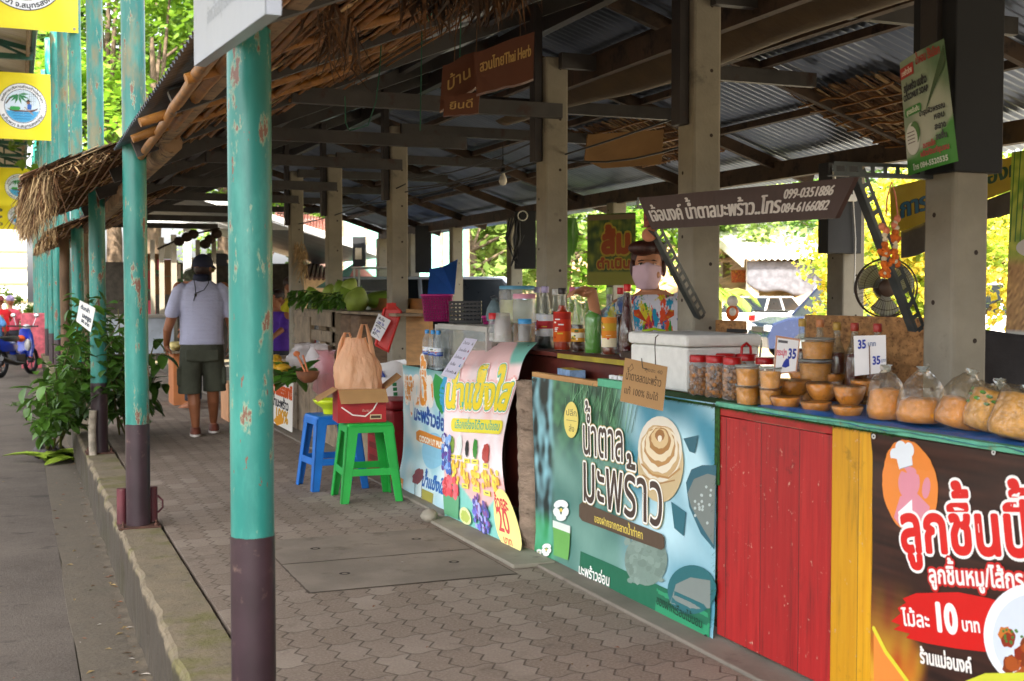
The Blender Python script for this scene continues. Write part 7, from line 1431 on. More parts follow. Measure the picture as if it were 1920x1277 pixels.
part('cage', b, M('fan_wire', '#4a4038', .5, metal=.3), t); part('hub', MB().lathe([(.052, -.062), (.054, -.07), (.045, -.078), (.001, -.08)], (0, 0, hz), 24, rotx(-math.pi / 2) @ Matrix.Scale(-1, 3, V((0, 0, 1))) if 0 else Matrix(((1, 0, 0), (0, 0, 1), (0, -1, 0)))), M('fan_brown', '#5a463a', .4), t); part('hub_face', MB().lathe([(.052, 0), (.05, .012), (.001, .014)], (0, -.064, hz), 24, m_), M('fan_brown', '#5a463a', .4), t)
BLD = M('fan_blade', '#8f8f88', .35, trans=.5, var=.1, bump=.02)
for k in range(3):
    a0 = k * 2.094 + .5; b = MB(); b.grid(lambda u, v: (lambda r, a: V((r * math.cos(a), .03 * (u - .5) + .01, hz + r * math.sin(a))))(.04 + (.11 + .02 * math.sin(u * 3)) * v, a0 + (u - .5) * (1.0 + .25 * v)), 10, 8); part('blade', b, BLD, t, solid=.002)
part('motor', MB().lathe([(.05, 0), (.06, .03), (.05, .12), (.02, .14)], (0, .15, hz), 18, m_), M('fan_brown', '#fff'), t); part('stand', MB().tube([(0, .09, hz - .03), (0, .09, .04)], .014, 10).lathe([(.17, 0), (.16, .03), (.03, .045)], (0, .09, 0), 26), M('fan_brown', '#fff'), t)
# garland
t = thing('flower_garland', 'orange and white flower garland with salmon ribbons hanging from the bracket', 'garland', at_d(1672, 340, 3.98)); sc_ = 3.98 / FP; b = MB(); bw = MB(); br = MB(); q = random.Random(3)
def gp(x, y): return _rt * (x - 1672) * sc_ - V((0, 0, 1)) * (y - 340) * sc_
for xs in ((1664, 1662, 1660), (1680, 1684, 1688)): br.tube([gp(1672, 340), gp(xs[0], 370), gp(xs[1], 405)], [.004, .009, .008], 6, flat=.3)
for x, y in ((1655, 425), (1663, 432), (1683, 410), (1678, 422)): br.ball(gp(x, y), (.013, .01, .013), 8, 6)
for (x, ys) in ((1661, range(440, 515, 9)), (1680, range(418, 495, 9))):
    for i, y in enumerate(ys): (b if i % 4 in (2, 3) else bw).ball(gp(x + q.uniform(-2, 2), y), .0095 if i % 4 not in (2, 3) else .012, 8, 6)
for x, y in ((1679, 447), (1658, 473), (1678, 492), (1660, 512)): [b.ball(gp(x + q.uniform(-10, 10), y + q.uniform(-4, 5)), .009, 8, 6) for _ in range(9)]
part('ribbon', br, M('salmon_ribbon', '#cf7a58', .6), t); part('marigold', b, M('marigold', '#c8641c', .8, var=.3, scale=60, bump=.8), t); part('white_bud', bw, M('white_bud', '#cfc0a0', .7), t)
t = thing('hanging_roll', 'pinkish paper roll with a striped strap hanging at the left end of the plank sign', 'roll', at_d(1217, 440, 5.25)); part('roll', MB().lathe([(.01, -.035), (.027, -.035), (.03, -.025), (.03, .035), (.01, .035)], (0, 0, 0), 22, rotz(-YAW) @ rotx(math.pi / 2)), M('roll_paper', '#b87a5c', .8, var=.1), t); part('strap', MB().box((-.025, -.004, .03), (.025, .004, .13)), M('striped_strap', '#8a4a44', .8, var=.6, scale=40), t)
# right edge: hanging cloth poster, yellow banner, chair
def awn(a, c, lift): p = at_d(1668, 352, 8.6).lerp(at_d(1935, 284, 6.9), a); q2 = at_d(1672, 440, 8.6).lerp(at_d(1935, 342, 6.9), a); return q2.lerp(p, c) - _fw * lift
base = MB().grid(lambda u, v: awn(u, v, 0), 24, 8, 0, None, True, lambda s, t: mixc('#d0b414', '#dcc428', .5 + nz(s * 9, t * 4))); A = Art(awn); A.text('การอบ', .08, .28, .32, '#1f7ab0', fit=.42, bold=.012, out=[('#16202a', .008)]); A.text('ของฝาก', .66, .4, .36, '#1f5a2c', fit=.4, bold=.012)
sheet_obj('yellow_banner', base, A, 'yellow banner with blue lettering slung behind the near concrete post', 'banner')
b = MB(); b.grid(lambda u, v: at_d(1690, 484, 8.5).lerp(at_d(1935, 372, 6.85), u).lerp(at_d(1690, 432, 8.5).lerp(at_d(1935, 344, 6.85), u), v) - V((0, 0, .03 * math.sin(u * 9) * (1 - v))), 24, 6); solo('grey_awning', b, M('grey_canvas', '#6f6a66', .8, var=.15, bump=.4), 'grey canvas strip sagging under the yellow banner', 'awning', solid=.004)
def rp(a, c, lift): return at_d(1884, 660, 5.0).lerp(at_d(2010, 668, 4.9), a).lerp(at_d(1897, 285, 5.0).lerp(at_d(2010, 270, 4.9), a), c) - _fw * lift
def rpc(s, t): n = nz(s * 40, t * 60); c = mixc('#8a5a24', '#d8a860', .5 + n * 1.2); return mixc(c, mixc('#7aa01c', '#c8d048', .5 + nz(s * 9, t * 22)), sst(t, .42, .5)) if t > .1 else lin('#cfcfc8')
base = MB().grid(lambda u, v: rp(u, v, 0), 30, 60, 0, None, True, rpc); A = Art(rp); A.oval(.42, .52, .3, .05, '#dcd8d0'); A.oval(.4, .72, .18, .04, '#c83a1c'); [A.stroke([(.05 + .1 * k, 1), (.02 + .08 * k, .55)], .02, '#4a7a1c') for k in range(5)]
sheet_obj('hanging_poster', base, A, 'tall hanging poster with green leaves and golden crumble at the right edge', 'poster')
cp = at_d(1872, 735, 4.75); t = thing('folding_chair', 'black folding chair with a grey cloth over its back, behind the right post', 'chair', (cp.x + .05, cp.y, .012), -.55); GC = M('charcoal_cloth', '#3c3a3c', .9, var=.2, bump=.5, bscale=12, dist=.01)
b = MB(); b.grid(lambda u, v: V((-.22 + .44 * u, -.02 * math.sin(math.pi * u) - .03 * (1 - v) + .012 * math.sin(u * 9 + v * 4), .86 + .3 * v + .01 * math.sin(u * 7))), 18, 10); part('backrest', b, GC, t, solid=.012); part('seat', MB().box((-.21, -.44, .44), (.21, -.02, .47)), BLACK, t, bevel=.01)
for s in (-1, 1): part('leg', MB().tube([(.22 * s, .02, 1.14), (.22 * s, -.03, .45), (.22 * s, -.4, 0)], .012, 8), BLACK, t); part('leg', MB().tube([(.2 * s, -.4, .45), (.2 * s, .1, 0)], .012, 8), BLACK, t)
part('strap', MB().tube([(-.1, -.04, .95), (-.08, -.07, .7), (.05, -.07, .68), (.08, -.04, .95)], .012, 6, flat=.4), GC, t); b = MB(); b.ball((-.05, -.12, .62), (.16, .1, .16), 14, 10); part('cushion', b, M('lilac_cloth_bag', '#8f8ea0', .9), t)
# green hung banner behind the vendor and hung leaf
def gb(a, c, lift): return at_d(1101, 535, 12.2).lerp(at_d(1192, 535, 11.8), a).lerp(at_d(1101, 402, 12.2).lerp(at_d(1192, 398, 11.8), a), c) - _fw * lift
def gbc(s, t): return mixc('#1f4a1c', mixc('#3f6a2c', '#a8b43c', .5 + nz(s * 14, t * 6)), .5 + nz(s * 6, t * 12, 1, 4)) if t > .18 else lin('#a8a83c')
base = MB().grid(lambda u, v: gb(u, v, 0), 30, 40, 0, None, True, gbc); A = Art(gb); A.rect(.02, .91, .99, .98, '#8a7a5c'); A.text('ส้ม', .3, .46, .24, '#b8541c', fit=.6, bold=.06, out=[('#d0b83c', .03)]); A.text('ดำเนิน', .2, .24, .1, '#b8541c', fit=.7, bold=.02, out=[('#d0b83c', .02)])
sheet_obj('green_banner', base, A, 'dark green banner with orange lettering behind the vendor', 'banner'); b = MB()
for k in range(7): leafblade(b, at_d(1066, 408, 8.3) + V((.015 * (k - 3), 0, 0)), (R.uniform(-.25, .25), R.uniform(-.2, .2), -1), (0, -1, 0), .26 + .03 * (k % 3), .06, .1, col=(1.4, 1.6, 1))
solo('hung_leaves', b, LEAF, 'bright green leaves hanging beside the post left of the vendor', 'leaves')
b = MB(); b.add([at_d(802, 552, 15), at_d(852, 552, 15), at_d(858, 486, 15), at_d(830, 500, 15.05), at_d(806, 504, 15)], [(0, 1, 2, 3, 4)]); solo('blue_cloth', b, M('blue_cloth', '#1450a8', .7, var=.1, bump=.3), 'bright blue cloth stretched above the magenta basket', 'cloth', solid=.006)
b = MB(); fringe(b, [at_d(560, 455, 13.9), at_d(566, 480, 13.9), at_d(568, 505, 13.9)], 160, .22, 31, .05, (.004, .012)); solo('fibre_bundle', b, [STRAW, STRAW], 'pale dry fibre bundle hung on the post left of the pomelos', 'fibre'); 
t = thing('glass_cart', 'glass sided food cart behind the heap of pomelos', 'cart', at_d(712, 590, 16), -YAW); b = MB(); [b.box((sx - .012, sy - .012, -.5), (sx + .012, sy + .012, .62)) for sx in (-.3, .3) for sy in (-.25, .25)]; b.box((-.34, -.28, .6), (.34, .28, .62)).box((-.3, -.25, .3), (.3, .25, .31)); part('frame', b, ALU, t); part('glass_pane', MB().box((-.3, -.252, 0), (.3, -.25, .6)), GLASS, t); b = MB(); [b.ball((R.uniform(-.2, .2), R.uniform(-.1, .1), .1), (.12, .1, .1), 10, 7) for _ in range(5)]; part('white_bags', b, M('white_plastic', '#fff'), t)
# ================================================================== trees and far things
def crown(b, c, rad_, n, seed, leaf=(.12, .3), squash=.75, clumps=26, flower=None, nf=0, cols=(.55, 1.35)):
    q = random.Random(seed); cl = []
    for _ in range(clumps):
        d = V((q.gauss(0, 1), q.gauss(0, 1), q.gauss(0, 1))).normalized(); r = q.uniform(.35, 1) ** .7
        cl.append((V(c) + V((d.x * r * rad_, d.y * r * rad_, d.z * r * rad_ * squash)), rad_ * q.uniform(.18, .4), q.uniform(*cols)))
    for i in range(n + nf):
        p0, rr, k = cl[q.randrange(clumps)]; d = V((q.gauss(0, 1), q.gauss(0, 1), q.gauss(0, .7))); p = p0 + d.normalized() * rr * q.random() ** .45
        L = q.uniform(*leaf); u = V((q.uniform(-1, 1), q.uniform(-1, 1), q.uniform(-.7, .5))).normalized(); s = u.cross(V((q.uniform(-.6, .6), q.uniform(-.6, .6), 1))).normalized() * L * .32; kk = k * q.uniform(.8, 1.2)
        if i < n: b.add([p, p + u * L * .5 + s, p + u * L, p + u * L * .5 - s], [(0, 1, 2, 3)], 0, (kk, kk * q.uniform(.9, 1.1), kk * .8))
        else:
            p = p0 + d.normalized() * rr * q.uniform(.75, 1.1); z = q.uniform(.03, .07) * flower; m_ = Matrix.Rotation(q.uniform(0, 6), 3, 'Z') @ Matrix.Rotation(q.uniform(-.8, .8), 3, 'X')
            for h_ in range(2): m2 = m_ @ Matrix.Rotation(h_ * 1.4, 3, 'Y'); b.add([p + m2 @ V(v) * z for v in ((-1, 0, 0), (-.3, .8, .2), (1, .2, 0), (.2, -.9, .1))], [(0, 1, 2, 3)], 1, (1, q.uniform(.85, 1.05), 1))
    return cl
def tree(label, base, h, c, r, n, seed, mat, leaf=(.12, .3), squash=.8, clumps=26, group=None, name='tree', flower=None, nf=0, trunk=.16, cat='tree'):
    t = thing(name, label, cat, base, 0, group); b = MB(); cc = V(c) - V(base); cl = crown(b, cc, r, n, seed, leaf, squash, clumps, flower, nf); part('crown', b, mat, t)
    b = MB(); q = random.Random(seed); top = cc + V((0, 0, r * .2)); b.tube([V((0, 0, -.1)), V((q.uniform(-.1, .1), q.uniform(-.1, .1), top.z * .3)), top * .62 + V((q.uniform(-.2, .2), 0, 0)), top], [trunk * 1.25, trunk, trunk * .7, trunk * .2], 9)
    for p, rr, k in cl[:12]: s0 = top * q.uniform(.4, .75); b.tube([s0, s0.lerp(p, .5) + V((0, 0, .1 * r)), p], [trunk * .4, trunk * .25, trunk * .06], 6)
    part('trunk', b, M('tree_bark', '#5a4a3a', .9, var=.35, bump=.8), t); return t
LT = leafmat('sunlit_leaves', '#4d7a20', '#8fb03c', .5, .45); LD = leafmat('deep_leaves', '#2c5220', '#5a7f30', .5, .4); LP = leafmat('pale_leaves', '#6f8f4a', '#a3b56a', .55, .45)
YF = leafmat('yellow_blossom', '#dcc92c', '#efe46a', .6, .45)
G = 'trees beyond the market'
p = at_d(285, 120, 33); tree('big light green feathery tree rising above the thatch at upper left', (p.x, p.y, -.3), 9, (p.x, p.y, p.z - .2), 4.6, 10500, 1, LT, (.16, .4), .9, 46, G, trunk=.25)
p = at_d(205, 30, 40); tree('tall dark green tree behind the pillars at the top left', (p.x, p.y, -.3), 11, (p.x, p.y, p.z), 4.2, 5500, 2, LD, (.2, .45), .9, 34, G, trunk=.25)
p = at_d(420, 60, 44); tree('green tree partly hidden behind the white metal sign', (p.x, p.y, -.3), 10, (p.x, p.y, p.z), 4.6, 5500, 3, LT, (.2, .45), .9, 34, G, trunk=.25)
p = at_d(255, 250, 46); tree('low dark tree between the pillars under the light green crown', (p.x, p.y, -.3), 10, (p.x, p.y, p.z), 4.0, 5500, 4, LD, (.2, .42), .9, 30, G, trunk=.25)
LB = leafmat('bush_leaves', '#86a83a', '#b9cc62', .5, .5)
p = at_d(1800, 470, 15.5); tree('bush covered in bright yellow blossom right of the near post', (p.x, p.y, -.2), 3, (p.x, p.y, 1.75), 1.45, 12000, 5, [LB, YF], (.06, .14), 1.0, 40, None, 'yellow_flowering_bush', 1.0, 4200, .08, 'bush')
p = at_d(1688, 495, 19); tree('yellow blossoming bush seen through the fan and bracket', (p.x, p.y, -.2), 3, (p.x, p.y, 1.7), 1.3, 8000, 6, [LB, YF], (.06, .14), 1.0, 34, None, 'yellow_flowering_bush', 1.0, 1900, .08, 'bush')
p = at_d(1592, 515, 21); tree('small yellow blossoming sprays at the edge of the electric board', (p.x, p.y, -.2), 3, (p.x, p.y, 1.75), .3, 500, 7, [LB, YF], (.06, .12), 1.4, 9, None, 'yellow_flowering_bush', 1.15, 700, .02, 'bush')
# bank behind the car park
b = MB()
def bk(u, v): x = 17 + 26 * v; y = 4 + 80 * u; return V((x + 2 * nz(y * .1, 3), y, -.25 + 4.2 * sst(v, 0, .6) + .5 * nz(x * .3, y * .3) * v))
b.grid(bk, 80, 24); b.f = [f[::-1] for f in b.f]; struct('hill', b, M('leaf_litter_bank', '#a8865c', .95, var=.35, scale=1.4, col2='#7a6a3c', cover=.55, bump=.9, bscale=7, dist=.05))
hz = [(880, 470, 30, 2.6, LP, 'pale dusty tree above the silver car'), (960, 440, 34, 3.2, LP, 'pale bushy tree on the bank left of the bottles'), (840, 420, 40, 3.4, LD, 'green tree high on the bank behind the thin far posts'), (1060, 440, 36, 3.2, LT, 'bright green tree on the bank beside the hanging leaves'), (760, 430, 42, 3.4, LP, 'hazy tree behind the blue cloth and grey board'), (1160, 430, 38, 3.2, LD, 'dark tree behind the green banner'), (1300, 410, 44, 3.4, LP, 'pale tree over the left end of the white shed roof'), (1450, 380, 48, 3.6, LT, 'green tree above the white shed roof'), (1600, 400, 46, 3.6, LD, 'dark green tree behind the electric board'), (1740, 420, 40, 3.4, LD, 'dark tree behind the yellow blossom'), (1880, 400, 38, 3.6, LT, 'green tree at the far right above the blossom'), (660, 420, 46, 3.4, LD, 'dark tree over the teal net fence'), (590, 400, 52, 3.4, LT, 'green tree above the rusty red roof'), (500, 380, 56, 4.0, LT, 'yellow green tree seen under the roof beside the near pillar')]
for i, (px, py, d, r, mt, lb) in enumerate(hz):
    p = at_d(px, py, d); tree(lb, (p.x, p.y, 1.0 if d < 45 and px > 700 else -.3), 5, (p.x, p.y, max(2.0, p.z)), r, 3400, 20 + i, mt, (.16, .38), .75, 26, G, trunk=.14)
# palms
def palm(label, base, h, n, L, seed, mat, name='palm_plant'):
    t = thing(name, label, 'palm', base); b = MB(); q = random.Random(seed); bs = MB()
    for k in range(n):
        a = 2 * math.pi * k / n + q.uniform(-.2, .2); el = q.uniform(.3, 1.1); ll = L * q.uniform(.75, 1.1); pts = [V((0, 0, h)) + V((math.cos(a) * math.cos(el) * ll * f, math.sin(a) * math.cos(el) * ll * f, math.sin(el) * ll * f - .75 * ll * f * f)) for f in (0, .25, .5, .75, 1)]
        bs.tube(pts, [.012, .01, .008, .006, .003], 5)
        for i in range(30):
            f = .12 + .88 * i / 30; j = min(3, int(f * 4)); p0 = pts[j].lerp(pts[j + 1], f * 4 - j); d = (pts[j + 1] - pts[j]).normalized(); s = d.cross(V((0, 0, 1))).normalized()
            for sd_ in (-1, 1): e = p0 + (s * sd_ * .7 + d * .6 + V((0, 0, -.45))) * .3 * L * (1 - .6 * abs(f - .45)); w2 = d * .014; b.add([p0 - w2, p0 + w2, e], [(0, 1, 2)], 0, (q.uniform(.8, 1.3),) * 3)
    bs.tube([(0, 0, 0), (.03, 0, h * .5), (0, 0, h)], .06, 8); part('frond', b, mat, t); part('stem', bs, M('palm_stem', '#7a7a3c', .8), t)
PL = leafmat('palm_leaves', '#5f8022', '#8fa63c', .45, .4)
p = at_d(1088, 520, 14.5); palm('young yellow green palm left of the green banner', (p.x, p.y, -.2), 1.3, 12, 1.2, 1, PL); p = at_d(1345, 500, 15.5); palm('young yellow green palm between the plank sign bracket and the white shed', (p.x, p.y, -.2), 1.45, 11, .75, 2, PL)
# net fence and far sheds
a0, a1 = at_d(640, 500, 27), at_d(875, 500, 25); b = MB(); b.grid(lambda u, v: V((a0.x + (a1.x - a0.x) * u, a0.y + (a1.y - a0.y) * u + .04 * nz(u * 20, v * 6), -.2 + 3.35 * v)), 60, 12); t = thing('net_fence', 'pale teal shade net fence stretched behind the car park', 'fence', (a0.x, a0.y, -.2)); part('net', b, M('teal_net', '#7fb8a4', .8, var=.2, scale=2, bump=.3), t, True, solid=.01)
for k in range(6): f = k / 5; part('post', MB().tube([(a0.x + (a1.x - a0.x) * f, a0.y + (a1.y - a0.y) * f - .08, -.2), (a0.x + (a1.x - a0.x) * f, a0.y + (a1.y - a0.y) * f - .08, 3.2)], .04, 8), GW, t, True)
WR = m_tin('pale_shed_roof', '#d6d2c8', '#e2dfd6', '#b0a48c', .64, .6, .05); GS = M('grey_shade_net', '#55555a', .9, var=.25, scale=6, bump=.4)
def corrq(b, A_, B_, Cc, D_, n, amp):                      # sheet from eave A-B to ridge D-C with waves running up the slope
    nr = (B_ - A_).cross(D_ - A_).normalized(); return b.grid(lambda u, v: A_.lerp(B_, u).lerp(D_.lerp(Cc, u), v) + nr * amp * math.sin(u * n * 6.283), n * 6, 2)
sh = thing('white_roof_shed', 'open shed with a pale corrugated roof and a sagging grey net under its eave', 'shed', at_d(1480, 560, 41)); E0, E1 = at_d(1397, 486, 40), at_d(1800, 486, 40); R1, R0 = at_d(1760, 412, 47), at_d(1318, 421, 48)
part('roof', corrq(MB(), E0, E1, R1, R0, 34, .03), WR, sh, True, solid=.01); part('bargeboard', MB().beam(E0 + V((-.08, 0, -.1)), R0 + V((-.08, 0, -.1)), 0.06, .3), WHITEP, sh, True)
Bk0, Bk1 = R0 + V((5, 6.4, -2.0)), R1 + V((5, 6.4, -2.0)); part('roof', corrq(MB(), Bk1, Bk0, R0, R1, 34, .03), WR, sh, True, solid=.01)
for px, d in ((1411, 40.5), (1535, 40.5), (1660, 40.5), (1358, 47), (1455, 51)): p = at_d(px, 500, d); part('post', MB().box((p.x - .15, p.y - .15, -.2), (p.x + .15, p.y + .15, 2.55)), WHITEP if d < 41 else GW, sh, True)
def net(u, v): top = E0.lerp(E1, u * .62); k = math.sin(math.pi * min(1, u / .62) * .98) if u < .62 else abs(math.sin(math.pi * (u - .62) / .38)); return top + V((.2, .2, -.06 - v * (.36 + .84 * (1 - abs(u - .35) * 1.6)) - .12 * v * math.sin(u * 16)))
part('shade_net', MB().grid(net, 40, 10), GS, sh, True, solid=.01); b = MB(); g0, g1 = at_d(1340, 560, 54), at_d(1700, 560, 54); b.add([V((g0.x, g0.y, -.2)), V((g1.x, g1.y, -.2)), V((g1.x, g1.y, 3.0)), V((g0.x, g0.y, 3.0))], [(0, 1, 2, 3)]); part('back_wall', b, M('sea_green_wall', '#5f9488', .8, var=.25, scale=1.5), sh, True)
part('green_awning', MB().add([at_d(1510, 520, 42), at_d(1572, 512, 42), at_d(1574, 534, 41.5), at_d(1512, 531, 41.5)], [(0, 1, 2, 3)]), M('green_tarp', '#1f7a34', .7), sh, True, solid=.01); part('red_sign', MB().cbox(at_d(1392, 518, 44), (.8, .06, .45), rotz(-YAW)), M('red_ochre_sign', '#8a3a22', .7, var=.5, scale=14, col2='#b8962c'), sh, True)
b = MB(); [b.beam(at_d(1330, y, 37), at_d(1412, y, 38), .1, .1) for y in (566, 590, 612)]; [b.beam(at_d(x, 562, 37 + (x - 1330) / 80), at_d(x, 640, 37 + (x - 1330) / 80), .1, .1) for x in (1332, 1352, 1372, 1392, 1412)]; solo('bamboo_railing', b, M('pale_rail', '#b8a07c', .7), 'pale railing below the white roofed shed', 'railing')
for (px, d, sh_, lb) in ((1402, 43, 'navy_shirt_far', 'person in a dark shirt standing under the white roofed shed'), (1368, 42, 'maroon_cloth_far', 'person in dark red trousers behind the pale railing'), (1425, 45, 'grey_shirt_far', 'person in a grey shirt beside the shed post')):
    p = at_d(px, 560, d); figure(lb, p.x, p.y, -.2, rad(R.uniform(100, 250)), C_(sh_, {'n': '#1f2738', 'm': '#3a2430', 'g': '#5a6068'}[sh_[0]]), C_('maroon_trousers', '#5a2430') if sh_[0] == 'm' else DTR)
# end of the walkway: white slatted stall, low white wall, far roofs
t = thing('slatted_stall', 'white slatted stall closing the far end of the walkway', 'stall', (2.2, 21.6, 0)); b = MB()
for px, wpx, y0 in ((272, 8, 455), (287, 8, 450), (304, 9, 445), (327, 10, 440), (372, 8, 450), (402, 8, 450), (455, 10, 450), (500, 10, 450)): p = at_y(px, 585, 21.6); q2 = at_y(px, y0, 21.6); w2 = wpx / FP * 21; part('slat', MB().box((p.x - w2 / 2, 21.58, .2), (p.x + w2 / 2, 21.62, q2.z)), M('cream_slat', '#8f8776', .7, var=.12, scale=4), t, True)
p0, p1 = at_y(352, 590, 21.3), at_y(352, 415, 21.3); part('post', MB().box((p0.x - .06, 21.25, 0), (p0.x + .06, 21.35, p1.z)), WHITEP, t, True); p0 = at_y(268, 418, 21.2); p1 = at_y(560, 418, 21.2); part('beam', MB().box((p0.x, 21.18, p0.z - .07), (p1.x, 21.24, p0.z + .07)), WHITEP, t, True)
p0, p1 = at_y(268, 592, 20.9), at_y(325, 592, 20.9); part('counter', MB().box((p0.x - .6, 20.85, .35), (p1.x, 21.4, .93)), M('whitewashed_panel', '#a9b2bd', .7, var=.15, scale=3, col2='#8a7a68', cover=.64), t, True); part('counter_top', MB().box((p0.x - .65, 20.8, .935), (p1.x + .05, 21.45, .985)), M('worn_top', '#9a948a', .8), t, True)
b = MB(); q = random.Random(44)
for _ in range(26): px = q.uniform(270, 420); py = q.uniform(470, 585); p = at_y(px, py, 24 + q.uniform(0, 2)); b.cbox(p, (q.uniform(.1, .4), .05, q.uniform(.1, .45)), None, 0, q.choice(['#8a2a2a', '#2a3a6a', '#c8b8a0', '#3a3a3a', '#6a4a2a', '#b84a5a', '#2a2a30', '#4a6a4a', '#d8d0c0']))
part('hung_goods', b, PAPER, t, True); part('back_wall', MB().box((1.0, 27, -.1), (7, 27.1, 2.0)), M('dim_wall', '#4a443c', .9, var=.3), t, True); b = MB(); b.add([(2.4, 20.9, 3.15), (6.3, 20.9, 2.0), (6.3, 27.4, 2.0), (2.4, 27.4, 3.15), (.8, 20.9, 2.5), (.8, 27.4, 2.5)], [(0, 1, 2, 3), (4, 0, 3, 5)]); part('roof', b, bpy.data.materials['old_tin'], t, True, solid=.02); part('bargeboard', MB().beam((2.4, 20.86, 3.1), (6.3, 20.86, 1.95), .03, .13), WHITEP, t, True)
for i, (px, yb, d, col, w_, h_, lb) in enumerate(((325, 706, 14.5, '#a8683c', .28, .62, 'orange brown carton counter in front of the man in lavender'), (428, 735, 12.6, '#c8946c', .25, .4, 'pale pink brown crate behind the near pillar'))):
    p = at_d(px, yb, d); b = MB().box((p.x, p.y, .0), (p.x + w_, p.y + .5, h_)); solo('carton_counter', b, M('carton_%d' % i, col, .8, var=.12), lb, 'box', bevel=.006)
p = at_d(331, 640, 14.4); t = thing('goods_tray', 'tray of pale yellow packets on the orange brown carton', 'tray', (p.x + .1, p.y + .2, .625)); b = MB(); [b.ball((R.uniform(-.15, .2), R.uniform(-.2, .2), .05 + .05 * R.random()), (.06, .07, .04), 8, 6) for _ in range(16)]; part('packets', b, M('yellow_packets', '#c8b878', .5, var=.3, scale=20), t); part('tray', MB().box((-.2, -.25, 0), (.25, .25, .02)), GW, t)
b = MB(); [b.cbox(V((R.uniform(-.14, .14), 0, R.uniform(-.1, .1))), (.1, .05, .14), rotz(R.random()), 0, c) for c in ('#b8242c', '#2c2c44', '#1c1c20', '#b8242c')]; b.v = [v + at_d(152, 505, 20) for v in b.v]; solo('hung_clothes', b, PAPER, 'red and dark clothes hanging far down the walkway', 'clothes')
t = thing('straw_ornament', 'dark dried gourds hanging under the far white beam', 'ornament', at_d(350, 445, 15)); b = MB(); [b.ball((x, 0, z), (.07, .05, .06), 9, 6) for x, z in ((0, 0), (.08, .04), (-.09, -.05), (.28, -.02), (.36, .05), (.22, -.08))]; b.tube([(-.35, 0, -.15), (0, 0, .02), (.4, 0, .12)], .012, 5); part('gourd', b, M('dark_gourd', '#2c1f18', .8, var=.4), t)
rr = thing('rusty_roof_house', 'house with a red and white rusted roof beyond the far posts', 'house', at_d(600, 520, 34)); A0, B0 = at_d(500, 455, 32), at_d(650, 492, 30); C0, D0 = at_d(640, 420, 36), at_d(520, 388, 38); part('roof', corrq(MB(), A0, B0, C0, D0, 22, .03), M('red_white_rust', '#c47a66', .7, var=.2, scale=.8, col2='#ddd2c8', cover=.5), rr, True, solid=.03); part('wall', MB().box((A0.x, A0.y + 1, -.2), (B0.x + 1.5, A0.y + 6, B0.z)), M('house_wall', '#b89878', .8, var=.2), rr, True); part('bargeboard', MB().beam(A0, B0, .08, .14), WHITEP, rr, True)
r2 = thing('tiled_roof_hut', 'low hut with a dark tiled roof behind the pomelos', 'hut', at_d(620, 560, 26)); A0, B0 = at_d(575, 522, 25), at_d(650, 522, 25); C0, D0 = at_d(640, 492, 28), at_d(585, 492, 28); part('roof', corrq(MB(), A0, B0, C0, D0, 9, .03), M('brown_tiles', '#7a5a4c', .8, var=.3, scale=5), r2, True, solid=.04); part('wall', MB().box((A0.x, A0.y + .5, -.2), (B0.x, A0.y + 3, A0.z)), M('hut_wall', '#c4a080', .8), r2, True)
t = thing('market_parasol', 'faded green and red parasol top beyond the pomelos', 'parasol', at_d(668, 600, 24)); b = MB(); q0 = at_d(668, 492, 24).z - t.location.z; b.lathe([(.8, q0 - .5), (.001, q0)], n=12, sm=False, caps=False); b.c = [lin('#6f9c8c' if (i // 2) % 2 else '#a8685c') for i in range(len(b.f))]; part('canopy', b, PAPER, t, solid=.01); part('pole', MB().tube([(0, 0, -1), (0, 0, q0)], .02, 8), ALU, t)
# bright building at the end of the road
t = thing('far_building', 'sunlit white slatted building front at the end of the road', 'building', (-3, 74, -.33)); part('wall', MB().box((-9, 74, -.3), (.6, 74.3, 5.2)), M('sunlit_panel', '#d8d2c4', .7, var=.06, scale=.5), t, True)
for z in (.9, 1.9, 2.8, 3.7): part('rail', MB().box((-9, 73.9, z), (.6, 73.98, z + .1)), M('tan_rail', '#a8935c', .7), t, True)
part('gate', MB().box((-5, 73.85, -.3), (-2, 73.9, 1.9)), M('cream_gate', '#c8bc94', .7), t, True)
p = at_d(12, 575, 50); tree('green bush in front of the bright far building', (p.x, p.y, -.3), 1.5, (p.x, p.y, .5), 1.2, 1600, 77, LT, (.1, .2), .8, 14, None, 'bush', trunk=.05, cat='bush')
b = MB(); q = random.Random(5)
for _ in range(60): a = q.uniform(0, 6.3); leafblade(b, (.02 + q.uniform(-.1, .1), 19.5 + q.uniform(-.15, .15), -.33), (math.cos(a), math.sin(a), q.uniform(.6, 1.5)), (0, 0, 1), q.uniform(.06, .14), .01, .4, col=(1.2,) * 3)
solo('grass_tuft', b, LEAF, 'small green grass tuft growing on the road near the motorbike', 'grass')
